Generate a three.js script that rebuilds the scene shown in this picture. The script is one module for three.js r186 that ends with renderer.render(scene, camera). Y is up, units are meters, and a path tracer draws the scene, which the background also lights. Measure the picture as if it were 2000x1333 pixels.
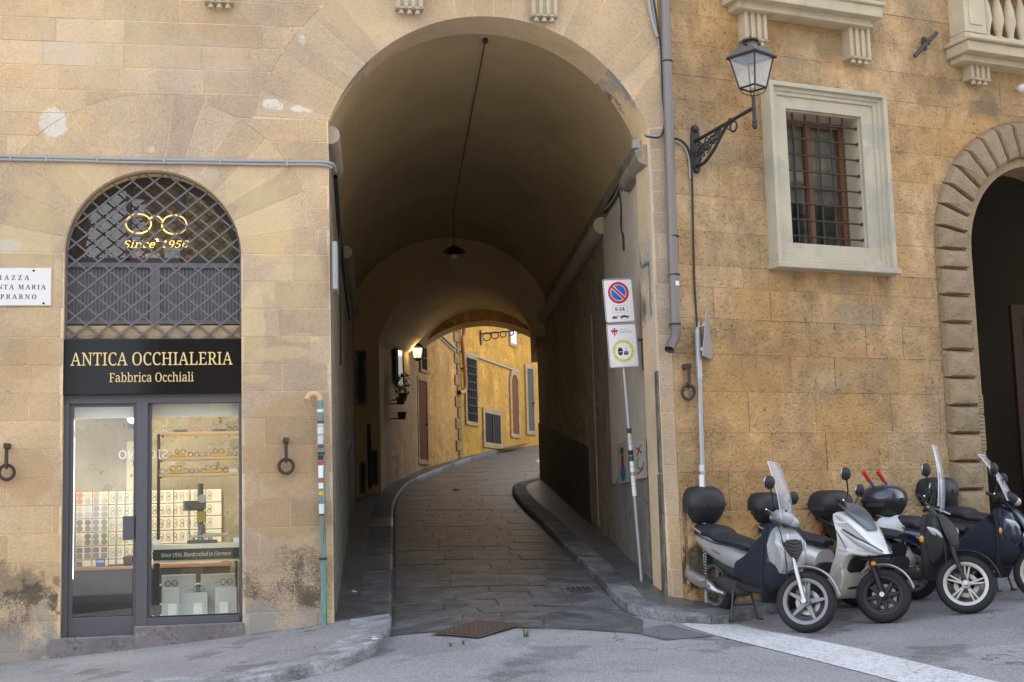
import * as THREE from 'three';
import { mergeGeometries, toCreasedNormals } from 'three/addons/utils/BufferGeometryUtils.js';
import { RoundedBoxGeometry } from 'three/addons/geometries/RoundedBoxGeometry.js';
import { RectAreaLightUniformsLib } from 'three/addons/lights/RectAreaLightUniformsLib.js';
import { FontLoader } from 'three/addons/loaders/FontLoader.js';
import { TextGeometry } from 'three/addons/geometries/TextGeometry.js';

// ---------- camera ----------
const scene = new THREE.Scene();
const F = 2750, PITCH = 0.1283, ROLL = 0.02875;             // focal length in photograph pixels (2000 x 1333)
const camera = new THREE.PerspectiveCamera(2 * Math.atan(666.5 / F) * 180 / Math.PI, 1024 / 682, 0.1, 600);
const CAM = new THREE.Vector3(0, 1.6, 0);
camera.position.copy(CAM);
camera.rotation.set(PITCH, 0, -ROLL, 'XYZ');
camera.updateMatrixWorld(true);

// ---------- sky, sun, exposure ----------
const SUN = new THREE.Vector3(-0.3, 0.88, -0.37).normalize();
{
  const w = 512, h = 256, d = new Float32Array(w * h * 4);
  for (let j = 0; j < h; j++) for (let i = 0; i < w; i++) {
    const el = ((j + 0.5) / h - 0.5) * Math.PI, az = (i + 0.5) / w * Math.PI * 2;
    const up = Math.max(0, Math.sin(el)), t = Math.pow(up, 0.6);
    let c = [1.5 - 1.1 * t, 1.5 - 0.96 * t, 1.52 - 0.7 * t];
    const cl = 0.5 + 0.5 * Math.sin(az * 5 + 3 * Math.sin(el * 7)) * Math.sin(az * 3 - el * 9 + 1.3);
    const k = Math.max(0, cl - 0.45) * 0.9 * Math.min(1, up * 4);
    c = c.map(v => v + (1.15 - v) * k);
    const o = (j * w + i) * 4;
    if (el < 0) c = [0.35, 0.33, 0.3];
    d[o] = c[0]; d[o + 1] = c[1]; d[o + 2] = c[2]; d[o + 3] = 1;
  }
  const t = new THREE.DataTexture(d, w, h, THREE.RGBAFormat, THREE.FloatType);
  t.mapping = THREE.EquirectangularReflectionMapping; t.magFilter = THREE.LinearFilter; t.minFilter = THREE.LinearFilter;
  t.wrapS = THREE.RepeatWrapping; t.needsUpdate = true;
  scene.background = t; scene.environment = t;
}
const sun = new THREE.DirectionalLight(new THREE.Color().setRGB(1, 0.93, 0.82), 5);
sun.position.copy(SUN).multiplyScalar(60).add(new THREE.Vector3(0, 0, -14)); sun.target.position.set(0, 0, -14);
sun.castShadow = true; Object.assign(sun.shadow.camera, { left: -40, right: 40, top: 40, bottom: -40, near: 1, far: 160 });
sun.shadow.mapSize.set(2048, 2048); sun.shadow.bias = -0.0005;
scene.add(sun, sun.target);
const renderer = new THREE.WebGLRenderer({ antialias: true });
renderer.setSize(1024, 682);
renderer.toneMapping = THREE.LinearToneMapping;
renderer.toneMappingExposure = 2.0;
renderer.shadowMap.enabled = true; renderer.shadowMap.type = THREE.PCFSoftShadowMap;
RectAreaLightUniformsLib.init();
const fontSerif = await new FontLoader().loadAsync('fonts/droid/droid_serif_regular.typeface.json');
const fontSerifB = await new FontLoader().loadAsync('fonts/droid/droid_serif_bold.typeface.json');

// ---------- helpers ----------
function rng(s) { return () => { s |= 0; s = s + 0x6D2B79F5 | 0; let t = Math.imul(s ^ s >>> 15, 1 | s); t = t + Math.imul(t ^ t >>> 7, 61 | t) ^ t; return ((t ^ t >>> 14) >>> 0) / 4294967296; }; }
const V3 = (x, y, z) => new THREE.Vector3(x, y, z);
const lerp = (a, b, t) => a + (b - a) * t, clamp = (v, a = 0, b = 1) => Math.min(b, Math.max(a, v));
const sstep = (a, b, x) => { const t = clamp((x - a) / (b - a)); return t * t * (3 - 2 * t); };
const names = {};
function numbered(n) { const k = names[n] = (names[n] ?? -1) + 1; return k ? n + '_' + String(k).padStart(3, '0') : n; }
function tag(o, label, category, group, kind) { if (label) o.userData.label = label; if (category) o.userData.category = category; if (group) o.userData.group = group; if (kind) o.userData.kind = kind; return o; }
function thing(name, label, category, pos = [0, 0, 0], ry = 0, group) {
  const g = new THREE.Group(); g.name = numbered(name); g.position.set(...pos); g.rotation.y = ry; scene.add(g);
  return tag(g, label, category, group);
}
function struct(name, geo, m, label) { const o = mesh(name, geo, m, scene); o.name = numbered(name); return tag(o, label ?? null, null, null, 'structure'); }
function clean(g) {
  g = g.index ? g.toNonIndexed() : g;
  for (const k of Object.keys(g.attributes)) if (!['position', 'normal', 'uv'].includes(k)) g.deleteAttribute(k);
  if (!g.attributes.normal) g.computeVertexNormals();
  if (!g.attributes.uv) g.setAttribute('uv', new THREE.BufferAttribute(new Float32Array(g.attributes.position.count * 2), 2));
  g.clearGroups(); return g;
}
function triUV(g, ox = 0, oy = 0) {                      // uv in metres from the side a face looks to
  const p = g.attributes.position, n = g.attributes.normal, uv = new Float32Array(p.count * 2);
  for (let i = 0; i < p.count; i += 3) {
    const nx = Math.abs(n.getX(i) + n.getX(i + 1) + n.getX(i + 2)), ny = Math.abs(n.getY(i) + n.getY(i + 1) + n.getY(i + 2)), nz = Math.abs(n.getZ(i) + n.getZ(i + 1) + n.getZ(i + 2));
    for (let k = i; k < i + 3 && k < p.count; k++) {
      const x = p.getX(k), y = p.getY(k), z = p.getZ(k);
      const [a, b] = nz >= nx && nz >= ny ? [x, y] : nx >= ny ? [z, y] : [x, z];
      uv[k * 2] = a + ox; uv[k * 2 + 1] = b + oy;
    }
  }
  g.setAttribute('uv', new THREE.BufferAttribute(uv, 2)); return g;
}
function mesh(name, geo, m, parent) {
  let g = Array.isArray(geo) ? (geo.length > 1 ? mergeGeometries(geo.map(clean)) : clean(geo[0])) : geo;
  if (m.userData.tri) g = triUV(clean(g));
  const o = new THREE.Mesh(g, m); o.name = name; o.castShadow = o.receiveShadow = true;
  (parent || scene).add(o); return o;
}
function one(name, geo, m, label, category, group) { const o = mesh(name, geo, m, scene); o.name = numbered(name); return tag(o, label, category, group); }
const place = (g, x = 0, y = 0, z = 0, rx = 0, ry = 0, rz = 0) => { if (rx) g.rotateX(rx); if (ry) g.rotateY(ry); if (rz) g.rotateZ(rz); return g.translate(x, y, z); };
const box = (w, h, d, x, y, z, rx, ry, rz) => place(new THREE.BoxGeometry(w, h, d), x, y, z, rx, ry, rz);
const rbox = (w, h, d, r, x, y, z, rx, ry, rz) => place(new RoundedBoxGeometry(w, h, d, 2, Math.min(r, w / 2.01, h / 2.01, d / 2.01)), x, y, z, rx, ry, rz);
const cyl = (r0, r1, h, x, y, z, rx, ry, rz, seg = 16) => place(new THREE.CylinderGeometry(r0, r1, h, seg), x, y, z, rx, ry, rz);
const sph = (r, x, y, z, sx = 1, sy = 1, sz = 1, seg = 16) => new THREE.SphereGeometry(r, seg, Math.round(seg * 0.7)).scale(sx, sy, sz).translate(x, y, z);
const tor = (R, r, x, y, z, rx, ry, rz, a = Math.PI * 2, s = 24, q = 8) => place(new THREE.TorusGeometry(R, r, q, s, a), x, y, z, rx, ry, rz);
const tube = (pts, r, seg, rs = 8) => new THREE.TubeGeometry(new THREE.CatmullRomCurve3(pts.map(p => p.isVector3 ? p : V3(...p)), false, 'centripetal'), seg || pts.length * 8, r, rs, false);
function bar(a, b, r, rs = 8) { a = a.isVector3 ? a : V3(...a); b = b.isVector3 ? b : V3(...b); const d = b.clone().sub(a), g = new THREE.CylinderGeometry(r, r, d.length(), rs); g.applyQuaternion(new THREE.Quaternion().setFromUnitVectors(V3(0, 1, 0), d.clone().normalize())); return g.translate((a.x + b.x) / 2, (a.y + b.y) / 2, (a.z + b.z) / 2); }
const lathe = (pts, seg = 24) => new THREE.LatheGeometry(pts.map(p => new THREE.Vector2(p[0], p[1])), seg);
function ext(pts, depth, bevel = 0, holes = [], curve = 12) {   // outline in x,y; front face at z = depth
  const s = pts instanceof THREE.Shape ? pts : new THREE.Shape(pts.map(p => new THREE.Vector2(p[0], p[1])));
  for (const h of holes) s.holes.push(h instanceof THREE.Path ? h : new THREE.Path(h.map(p => new THREE.Vector2(p[0], p[1]))));
  return new THREE.ExtrudeGeometry(s, { depth: depth - 2 * bevel, bevelEnabled: bevel > 0, bevelSize: bevel, bevelOffset: -bevel, bevelThickness: bevel, bevelSegments: 1, curveSegments: curve }).translate(0, 0, bevel);
}
// grid surface from a function (i/n, j/m) -> Vector3, uv from a function or in 0..1
function grid(n, m, fn, uvfn) {
  const pos = [], uv = [], idx = [];
  for (let j = 0; j <= m; j++) for (let i = 0; i <= n; i++) { const p = fn(i / n, j / m); pos.push(p.x, p.y, p.z); const q = uvfn ? uvfn(i / n, j / m, p) : [i / n, j / m]; uv.push(...q); }
  for (let j = 0; j < m; j++) for (let i = 0; i < n; i++) { const a = j * (n + 1) + i, b = a + 1, c = a + n + 1, d = c + 1; idx.push(a, b, d, a, d, c); }
  const g = new THREE.BufferGeometry(); g.setAttribute('position', new THREE.Float32BufferAttribute(pos, 3)); g.setAttribute('uv', new THREE.Float32BufferAttribute(uv, 2)); g.setIndex(idx); g.computeVertexNormals(); return g;
}
// loft along a path in the x,y plane: stations {x, y, a: half size across the path, b: half width in z, n: squareness, z}
function loft(st, seg = 20, sub = 3) {
  const S = [];
  const cr = (p0, p1, p2, p3, t) => 0.5 * (2 * p1 + (p2 - p0) * t + (2 * p0 - 5 * p1 + 4 * p2 - p3) * t * t + (3 * p1 - p0 - 3 * p2 + p3) * t * t * t);
  for (let i = 0; i < st.length - 1; i++) for (let k = 0; k < sub; k++) {
    const A = st[Math.max(0, i - 1)], B = st[i], C = st[i + 1], D = st[Math.min(st.length - 1, i + 2)], t = k / sub, o = {};
    for (const q of ['x', 'y', 'a', 'b']) o[q] = cr(A[q], B[q], C[q], D[q], t);
    o.a = Math.max(0.002, o.a); o.b = Math.max(0.002, o.b);
    o.n = lerp(B.n ?? 2.5, C.n ?? 2.5, t); o.z = lerp(B.z ?? 0, C.z ?? 0, t); S.push(o);
  }
  const L = st[st.length - 1]; S.push({ ...L, n: L.n ?? 2.5, z: L.z ?? 0 });
  const pos = [], idx = [], N = S.length, uv = [];
  S.forEach((s, i) => {
    const p = S[Math.max(0, i - 1)], q = S[Math.min(N - 1, i + 1)]; let tx = q.x - p.x, ty = q.y - p.y; const l = Math.hypot(tx, ty) || 1; tx /= l; ty /= l;
    for (let k = 0; k < seg; k++) {
      const th = k / seg * Math.PI * 2, c = Math.cos(th), d = Math.sin(th), e = 2 / s.n;
      const u = Math.sign(c) * Math.pow(Math.abs(c), e) * s.a, w = Math.sign(d) * Math.pow(Math.abs(d), e) * s.b;
      pos.push(s.x - ty * u, s.y + tx * u, s.z + w); uv.push(k / seg, i / N);
    }
  });
  for (let i = 0; i < N - 1; i++) for (let k = 0; k < seg; k++) { const a = i * seg + k, b = i * seg + (k + 1) % seg, c = a + seg, d = b + seg; idx.push(a, b, d, a, d, c); }
  for (const [i, f] of [[0, 1], [N - 1, 0]]) { const c = pos.length / 3; pos.push(S[i].x, S[i].y, S[i].z); uv.push(0, 0); for (let k = 0; k < seg; k++) { const a = i * seg + k, b = i * seg + (k + 1) % seg; f ? idx.push(c, b, a) : idx.push(c, a, b); } }
  const g = new THREE.BufferGeometry(); g.setAttribute('position', new THREE.Float32BufferAttribute(pos, 3)); g.setAttribute('uv', new THREE.Float32BufferAttribute(uv, 2)); g.setIndex(idx);
  return toCreasedNormals(g, 0.7);
}
// ---------- noise and textures ----------
function vnoise(seed, P) {
  const r = rng(seed), t = new Float32Array(P * P); for (let i = 0; i < t.length; i++) t[i] = r();
  return (x, y) => { x = ((x % 1) + 1) % 1 * P; y = ((y % 1) + 1) % 1 * P; const i = x | 0, j = y | 0; let fx = x - i, fy = y - j; fx *= fx * (3 - 2 * fx); fy *= fy * (3 - 2 * fy); const i1 = (i + 1) % P, j1 = (j + 1) % P; const a = t[j % P * P + i % P], b = t[j % P * P + i1], c = t[j1 * P + i % P], d = t[j1 * P + i1]; return a + (b - a) * fx + (c - a + (a - b - c + d) * fx) * fy; };
}
function fbm(seed, P, oct, gain = 0.5) { const f = []; for (let o = 0; o < oct; o++) f.push(vnoise(seed + o * 17, P << o)); return (x, y) => { let s = 0, a = 1, n = 0; for (const q of f) { s += q(x, y) * a; n += a; a *= gain; } return s / n; }; }
function tex(w, h, fn, srgb = true) {
  const d = new Uint8Array(w * h * 4);
  for (let j = 0; j < h; j++) for (let i = 0; i < w; i++) { const c = fn((i + 0.5) / w, (j + 0.5) / h), o = (j * w + i) * 4; if (c.length) { d[o] = clamp(c[0]) * 255; d[o + 1] = clamp(c[1]) * 255; d[o + 2] = clamp(c[2]) * 255; } else d[o] = d[o + 1] = d[o + 2] = clamp(c) * 255; d[o + 3] = 255; }
  const t = new THREE.DataTexture(d, w, h); t.wrapS = t.wrapT = THREE.RepeatWrapping; t.magFilter = THREE.LinearFilter; t.minFilter = THREE.LinearMipmapLinearFilter; t.generateMipmaps = true;
  if (srgb) t.colorSpace = THREE.SRGBColorSpace; t.needsUpdate = true; return t;
}
const rep = (t, mx, my = mx) => { const c = t.clone(); c.repeat.set(1 / mx, 1 / my); c.needsUpdate = true; return c; };
function canvasTex(w, h, draw) { const c = document.createElement('canvas'); c.width = w; c.height = h; const g = c.getContext('2d'); draw(g, w, h); const t = new THREE.CanvasTexture(c); t.colorSpace = THREE.SRGBColorSpace; return t; }
const lin = (r, g, b) => new THREE.Color().setRGB(r, g, b);
function M(c, rough = 0.8, o = {}) { const { tri, ...q } = o; const m = new (q.clearcoat || q.transmission || q.sheen || q.specularIntensity !== undefined ? THREE.MeshPhysicalMaterial : THREE.MeshStandardMaterial)({ color: Array.isArray(c) ? lin(...c) : new THREE.Color(c), roughness: rough, ...q }); if (tri) m.userData.tri = true; return m; }

// ---------- wall frames: u along the wall, v up, n out of it; turn a photograph pixel into a point of the wall ----------
function ray(px, py) { return V3((px - 1000) / F, -(py - 666.5) / F, -1).applyQuaternion(camera.quaternion); }
class Frame {
  constructor(x, z, a) { this.o = V3(x, 0, z); this.a = a; this.u = V3(Math.cos(a), 0, -Math.sin(a)); this.n = V3(Math.sin(a), 0, Math.cos(a)); }
  static between(x0, z0, x1, z1) { return new Frame(x0, z0, Math.atan2(-(z1 - z0), x1 - x0)); }
  px(x, y, off = 0) { const d = ray(x, y), O = this.o.clone().addScaledVector(this.n, off); const t = O.clone().sub(CAM).dot(this.n) / d.dot(this.n); const P = CAM.clone().addScaledVector(d, t); return [P.clone().sub(this.o).dot(this.u), P.y]; }
  w(u, v, n = 0) { return this.o.clone().addScaledVector(this.u, u).addScaledVector(this.n, n).setY(v); }
  thing(name, label, cat, u, v, n = 0, group) { return thing(name, label, cat, this.w(u, v, n).toArray(), this.a, group); }
  group(name, label, cat, group) { return thing(name, label, cat, this.o.toArray(), this.a, group); }
}
const FL = new Frame(1.718, -15.023, 0.190), FR = new Frame(1.718, -15.023, 0.4346);
// ---------- terrain: one smooth surface through known heights (road level) ----------
const CP = [[-1.85, -14.3, 0.56], [1.35, -15.05, 0.75], [2.1, -14.75, 0.54], [2.95, -15.05, 0.54], [3.7, -15.1, 0.575], [4.45, -15.4, 0.62], [2.79, -13.4, 0.465], [3.66, -13.9, 0.5], [4.5, -13.95, 0.56], [5.4, -14.6, 0.64], [5, -16.6, 0.74], [8, -18, 0.86],
  [-5, -13.75, 0.31], [-8, -13.2, 0.2], [-1.65, -11.4, 0.36], [0, -10.5, 0.405], [3.56, -10.3, 0.33], [-0.3, -13.2, 0.6], [0, 0, -0.15], [-12, 0, -0.3], [14, 0, 0.1], [16, -14, 1.0], [-16, -12, 0], [-20, 12, -0.6], [20, 12, -0.3], [0, 14, -0.7],
  [-2.1, -18.5, 1.12], [1.2, -18.5, 1.16], [-2.3, -22.5, 1.58], [0.9, -22.5, 1.6], [-2.6, -29, 2.36], [0.5, -29, 2.36], [-2.2, -33, 2.82], [1.5, -33, 2.82], [0, -41, 3.75], [4, -41, 3.75], [3, -48, 4.5], [9, -48, 4.5]];
const TPS = (() => {
  const n = CP.length, N = n + 3, A = [], U = r2 => r2 < 1e-9 ? 0 : 0.5 * r2 * Math.log(r2);
  for (let i = 0; i < N; i++) A.push(new Float64Array(N + 1));
  for (let i = 0; i < n; i++) { for (let j = 0; j < n; j++) A[i][j] = U((CP[i][0] - CP[j][0]) ** 2 + (CP[i][1] - CP[j][1]) ** 2) + (i === j ? 0.02 : 0); A[i][n] = A[n][i] = 1; A[i][n + 1] = A[n + 1][i] = CP[i][0]; A[i][n + 2] = A[n + 2][i] = CP[i][1]; A[i][N] = CP[i][2]; }
  for (let c = 0; c < N; c++) { let p = c; for (let r = c + 1; r < N; r++) if (Math.abs(A[r][c]) > Math.abs(A[p][c])) p = r; [A[c], A[p]] = [A[p], A[c]]; for (let r = 0; r < N; r++) if (r !== c) { const f = A[r][c] / A[c][c]; if (f) for (let k = c; k <= N; k++) A[r][k] -= f * A[c][k]; } }
  const w = A.map((r, i) => r[N] / r[i]);
  return (x, z) => { let s = w[n] + w[n + 1] * x + w[n + 2] * z; for (let i = 0; i < n; i++) s += w[i] * U((x - CP[i][0]) ** 2 + (z - CP[i][1]) ** 2); return s; };
})();
function H(x, z) { const cx = clamp(x, -14, 14), cz = clamp(z, -50, 12); return TPS(cx, cz); }
function gpx(px, py, h = 0) { const d = ray(px, py); let lo = 3, hi = 60; for (let t = 3; t < 60; t += 0.1) { const P = CAM.clone().addScaledVector(d, t); if (P.y < H(P.x, P.z) + h) { hi = t; lo = t - 0.1; break; } } for (let k = 0; k < 20; k++) { const t = (lo + hi) / 2, P = CAM.clone().addScaledVector(d, t); if (P.y < H(P.x, P.z) + h) hi = t; else lo = t; } const P = CAM.clone().addScaledVector(d, hi); return P; }
// resample an open polyline of [x,z] to n points
function resample(p, n) { const L = [0]; for (let i = 1; i < p.length; i++) L.push(L[i - 1] + Math.hypot(p[i][0] - p[i - 1][0], p[i][1] - p[i - 1][1])); const out = []; for (let k = 0; k < n; k++) { const s = L[L.length - 1] * k / (n - 1); let i = 1; while (i < L.length - 1 && L[i] < s) i++; const t = (s - L[i - 1]) / (L[i] - L[i - 1] || 1); out.push([lerp(p[i - 1][0], p[i][0], t), lerp(p[i - 1][1], p[i][1], t)]); } return out; }
const smoothLine = (p, n) => { const c = new THREE.CatmullRomCurve3(p.map(q => V3(q[0], 0, q[1])), false, 'centripetal'); return c.getSpacedPoints(n - 1).map(v => [v.x, v.z]); };

const nA = fbm(11, 8, 4), nB = fbm(23, 64, 3), nC = vnoise(31, 256), nD = vnoise(37, 512), nE = fbm(41, 4, 5);
const crackN = fbm(53, 5, 5, 0.55), crackM = fbm(59, 3, 4), patchA = fbm(61, 3, 5, 0.6);
const asphaltMap = tex(1600, 1600, (x, y) => {
  const g = nC(x * 3, y * 3), f = nD(x * 2, y * 2), k = nA(x, y), p = patchA(x, y); let v = 0.62 + (k - 0.5) * 0.12 + (f - 0.5) * 0.26;
  if (g > 0.86) v += 0.15; else if (g < 0.14) v -= 0.13;
  if (p > 0.56) v -= 0.05 * sstep(0.56, 0.59, p);                       // resurfaced patches
  const c = Math.abs(crackN(x, y) - 0.5); if (c < 0.0035 && crackM(x, y) > 0.5) v -= 0.2;      // cracks
  const o = nE(x * 2 + 0.4, y * 2); if (o > 0.66) v -= 0.1 * sstep(0.66, 0.72, o);   // oil spots
  return [v, v * 0.985, v * 0.985];
});
const asphaltBump = tex(1024, 1024, (x, y) => nD(x, y) * 0.6 + nC(x, y) * 0.4, false);
const wearMap = tex(1024, 1024, (x, y) => { const k = nE(x, y), f = nD(x, y), s = nB(x, y); const v = 0.8 + (k - 0.5) * 0.5 + (f - 0.5) * 0.16 + (s - 0.5) * 0.2; return [v, v, v]; });
const mAsphalt = M([1, 1, 1], 0.92, { map: rep(asphaltMap, 6.5), bumpMap: rep(asphaltBump, 1.6), bumpScale: 0.008 });
const slabMap = tex(1024, 1024, (x, y) => { const k = nA(x, y), s = nB(x, y), f = nD(x, y), e = nE(x + 0.3, y); const v = 0.42 + (k - 0.5) * 0.26 + (s - 0.5) * 0.16 + (f - 0.5) * 0.12 - (e > 0.6 ? 0.05 : 0); return [v, v * 1.0, v * 1.0]; });
const slabBump = tex(1024, 1024, (x, y) => nE(x, y) * 0.5 + nB(x, y) * 0.35 + nD(x, y) * 0.15, false);
const slabMats = [[0.9, 0.93, 0.96], [0.84, 0.86, 0.88], [0.98, 1.01, 1.04], [0.88, 0.89, 0.89]].map(c => M(c, 0.3, { map: rep(slabMap, 1.7), bumpMap: rep(slabBump, 0.9), bumpScale: 0.018, tri: true }));
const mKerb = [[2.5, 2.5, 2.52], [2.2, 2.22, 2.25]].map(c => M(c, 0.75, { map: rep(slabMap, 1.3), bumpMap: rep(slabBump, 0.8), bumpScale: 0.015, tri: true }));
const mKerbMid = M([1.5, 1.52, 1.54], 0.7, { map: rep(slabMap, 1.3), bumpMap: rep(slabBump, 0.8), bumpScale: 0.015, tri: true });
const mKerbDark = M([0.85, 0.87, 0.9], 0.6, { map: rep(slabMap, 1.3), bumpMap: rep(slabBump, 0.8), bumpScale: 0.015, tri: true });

// walls of the street in plan (x, z)
const WS = [[-2.62, -28.3], [-2.19, -32.6], [-1.38, -36.2], [0.05, -40.8], [3.4, -47.5]], WL = [[-1.872, -14.4], [-3.1, -27.2], [-2.62, -27.3], ...WS];
const WR = [[1.571, -14.99], [0.52, -29.3], [1.5, -31], [2.9, -35.5], [5.2, -41], [8, -46.5]];

{ // the ground sheet: fine near the picture, coarse out to the horizon
  const xs = [], zs = [];
  for (let x = -9; x <= 9.01; x += 0.3) xs.push(x);
  for (const x of [10, 11.5, 13.5, 17, 25, 45, 90, 200]) { xs.push(x); xs.unshift(-x); }
  for (let z = -50; z < -16; z += 0.6) zs.push(z); for (let z = -16; z <= 2; z += 0.3) zs.push(z);
  for (const z of [4, 7, 11, 16, 25, 45, 90, 200]) zs.push(z); for (const z of [-60, -90, -200]) zs.unshift(z);
  const g = grid(xs.length - 1, zs.length - 1, (i, j) => { const x = xs[Math.round(i * (xs.length - 1))], z = zs[zs.length - 1 - Math.round(j * (zs.length - 1))]; return V3(x, H(x, z) - (z < -15.2 ? 0.012 : 0), z); }, (i, j, p) => [p.x, p.z]);
  struct('road', g, mAsphalt, 'grey asphalt road of the sloping piazza');
}
// stone-paved lane: slabs as pieces, laid in slightly slanting rows between the kerbs
function slabMesh(quad, m, parent, name = 'paving_slab', lift = 0.012, dep = 0.05) {  // quad: 4 [x,z], split in 2x2 so it follows the slope
  const c = [quad.reduce((s, q) => s + q[0], 0) / 4, quad.reduce((s, q) => s + q[1], 0) / 4];
  const at = (u, v) => { const a = [lerp(quad[0][0], quad[1][0], u), lerp(quad[0][1], quad[1][1], u)], b = [lerp(quad[3][0], quad[2][0], u), lerp(quad[3][1], quad[2][1], u)]; return [lerp(a[0], b[0], v), lerp(a[1], b[1], v)]; };
  const P = [], cy = H(c[0], c[1]);
  const top = (u, v) => { const [x, z] = at(u, v); const e = (u === 0 || u === 1 || v === 0 || v === 1) ? 0.004 : 0; return V3(x - c[0], H(x, z) + lift - e - cy, z - c[1]); };
  const us = [0, 0.04, 0.5, 0.96, 1], vs = us, geo = grid(4, 4, (i, j) => top(us[Math.round(i * 4)], vs[Math.round(j * 4)]));
  const ring = [[0, 0], [1, 0], [1, 1], [0, 1], [0, 0]], side = grid(4, 1, (i, j) => { const [u, v] = ring[Math.round(i * 4)], p = top(u, v); p.y -= j * dep; return p; });
  let g = triUV(mergeGeometries([clean(geo), clean(side)]), c[0] * 1.37 + 3, c[1] * 0.77);
  const mm = m; const o = new THREE.Mesh(g, mm); o.name = name; o.position.set(c[0], cy, c[1]); o.castShadow = o.receiveShadow = true; parent.add(o); return o;
}
const kerbLpx = [[300, 1342], [400, 1332], [505, 1321.5], [596, 1300], [662, 1286], [701, 1271], [736, 1251], [757, 1227], [763, 1195], [764, 1165], [765, 1100], [766, 1030], [768, 985], [777, 964], [800, 940], [850, 918], [900, 900], [960, 882], [1035, 863]];
const KH = 0.1;
const kerbL = [[-14, -8.6], [-7.5, -9.3], ...kerbLpx.map(p => { const g = gpx(p[0], p[1], KH); return [g.x, g.z]; }), [4.5, -46]];
const kerbRpx = [[1009, 944], [1002, 954], [1019, 980], [1055, 1012], [1108, 1066], [1151, 1105], [1190, 1144], [1218, 1172], [1243, 1184], [1296, 1194], [1374, 1201]];
const kerbR = [[0.62, -29.9], ...kerbRpx.map(p => { const g = gpx(p[0], p[1], KH); return [g.x, g.z]; }), [2.65, -15.15], [4.2, -15.95]];
const KL = smoothLine(kerbL, 121), KR = smoothLine(kerbR, 61);
function atZ(line, z) { let best = line[0]; for (let i = 1; i < line.length; i++) { const a = line[i - 1], b = line[i]; if ((a[1] - z) * (b[1] - z) <= 0 && a[1] !== b[1]) return lerp(a[0], b[0], (z - a[1]) / (b[1] - a[1])); if (Math.abs(b[1] - z) < Math.abs(best[1] - z)) best = b; } return best[0]; }
{
  const base = struct('stone_lane', grid(6, 60, (i, j) => { const z = lerp(-14.2, -47, j), a = atZ(KL, z), b = z < -29.3 ? atZ(WR, z) : Math.max(a + 1, atZ(KR, z)); const x = lerp(a, b, i); return V3(x, H(x, z) + 0.002, z); }, (i, j, p) => [p.x, p.z]), M([0.8, 0.8, 0.8], 0.85, { map: rep(slabMap, 1.7) }), 'lane paved with dark stone slabs climbing through the archway');
  const r = rng(5); let z = -13.35, row = 0;
  while (z > -46) {
    const dz = z > -20 ? 0.38 + r() * 0.12 : z > -30 ? 0.42 : 0.58 + r() * 0.1, z1 = z - dz, sk = z > -15 ? 0.25 : 0.35;   // rows run a little slanted
    const edge = (zz, t) => { const a = atZ(KL, Math.min(zz, -13)) + 0.01, b = zz < -29.5 ? atZ(WR, zz) + 0.1 : (zz > -14.6 ? 1.25 + (zz + 14.6) * -0.1 : atZ(KR, zz)) - 0.01; return lerp(a, b, t); };
    const n = row % 2 ? 4 : 3; let t0 = 0;
    for (let k = 0; k < n; k++) {
      const t1 = k === n - 1 ? 1 : (k + 1) / n + (r() - 0.5) * 0.12;
      const g = 0.003, q = [[edge(z, t0) + g, z + sk * (t0 - 0.5) * 2 - g], [edge(z, t1) - g, z + sk * (t1 - 0.5) * 2 - g], [edge(z1, t1) - g, z1 + sk * (t1 - 0.5) * 2 + g], [edge(z1, t0) + g, z1 + sk * (t0 - 0.5) * 2 + g]];
      slabMesh(q, slabMats[(r() * 4) | 0], base, 'paving_slab', 0.012 + r() * 0.006); t0 = t1;
    }
    z = z1; row++;
  }
}
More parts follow.
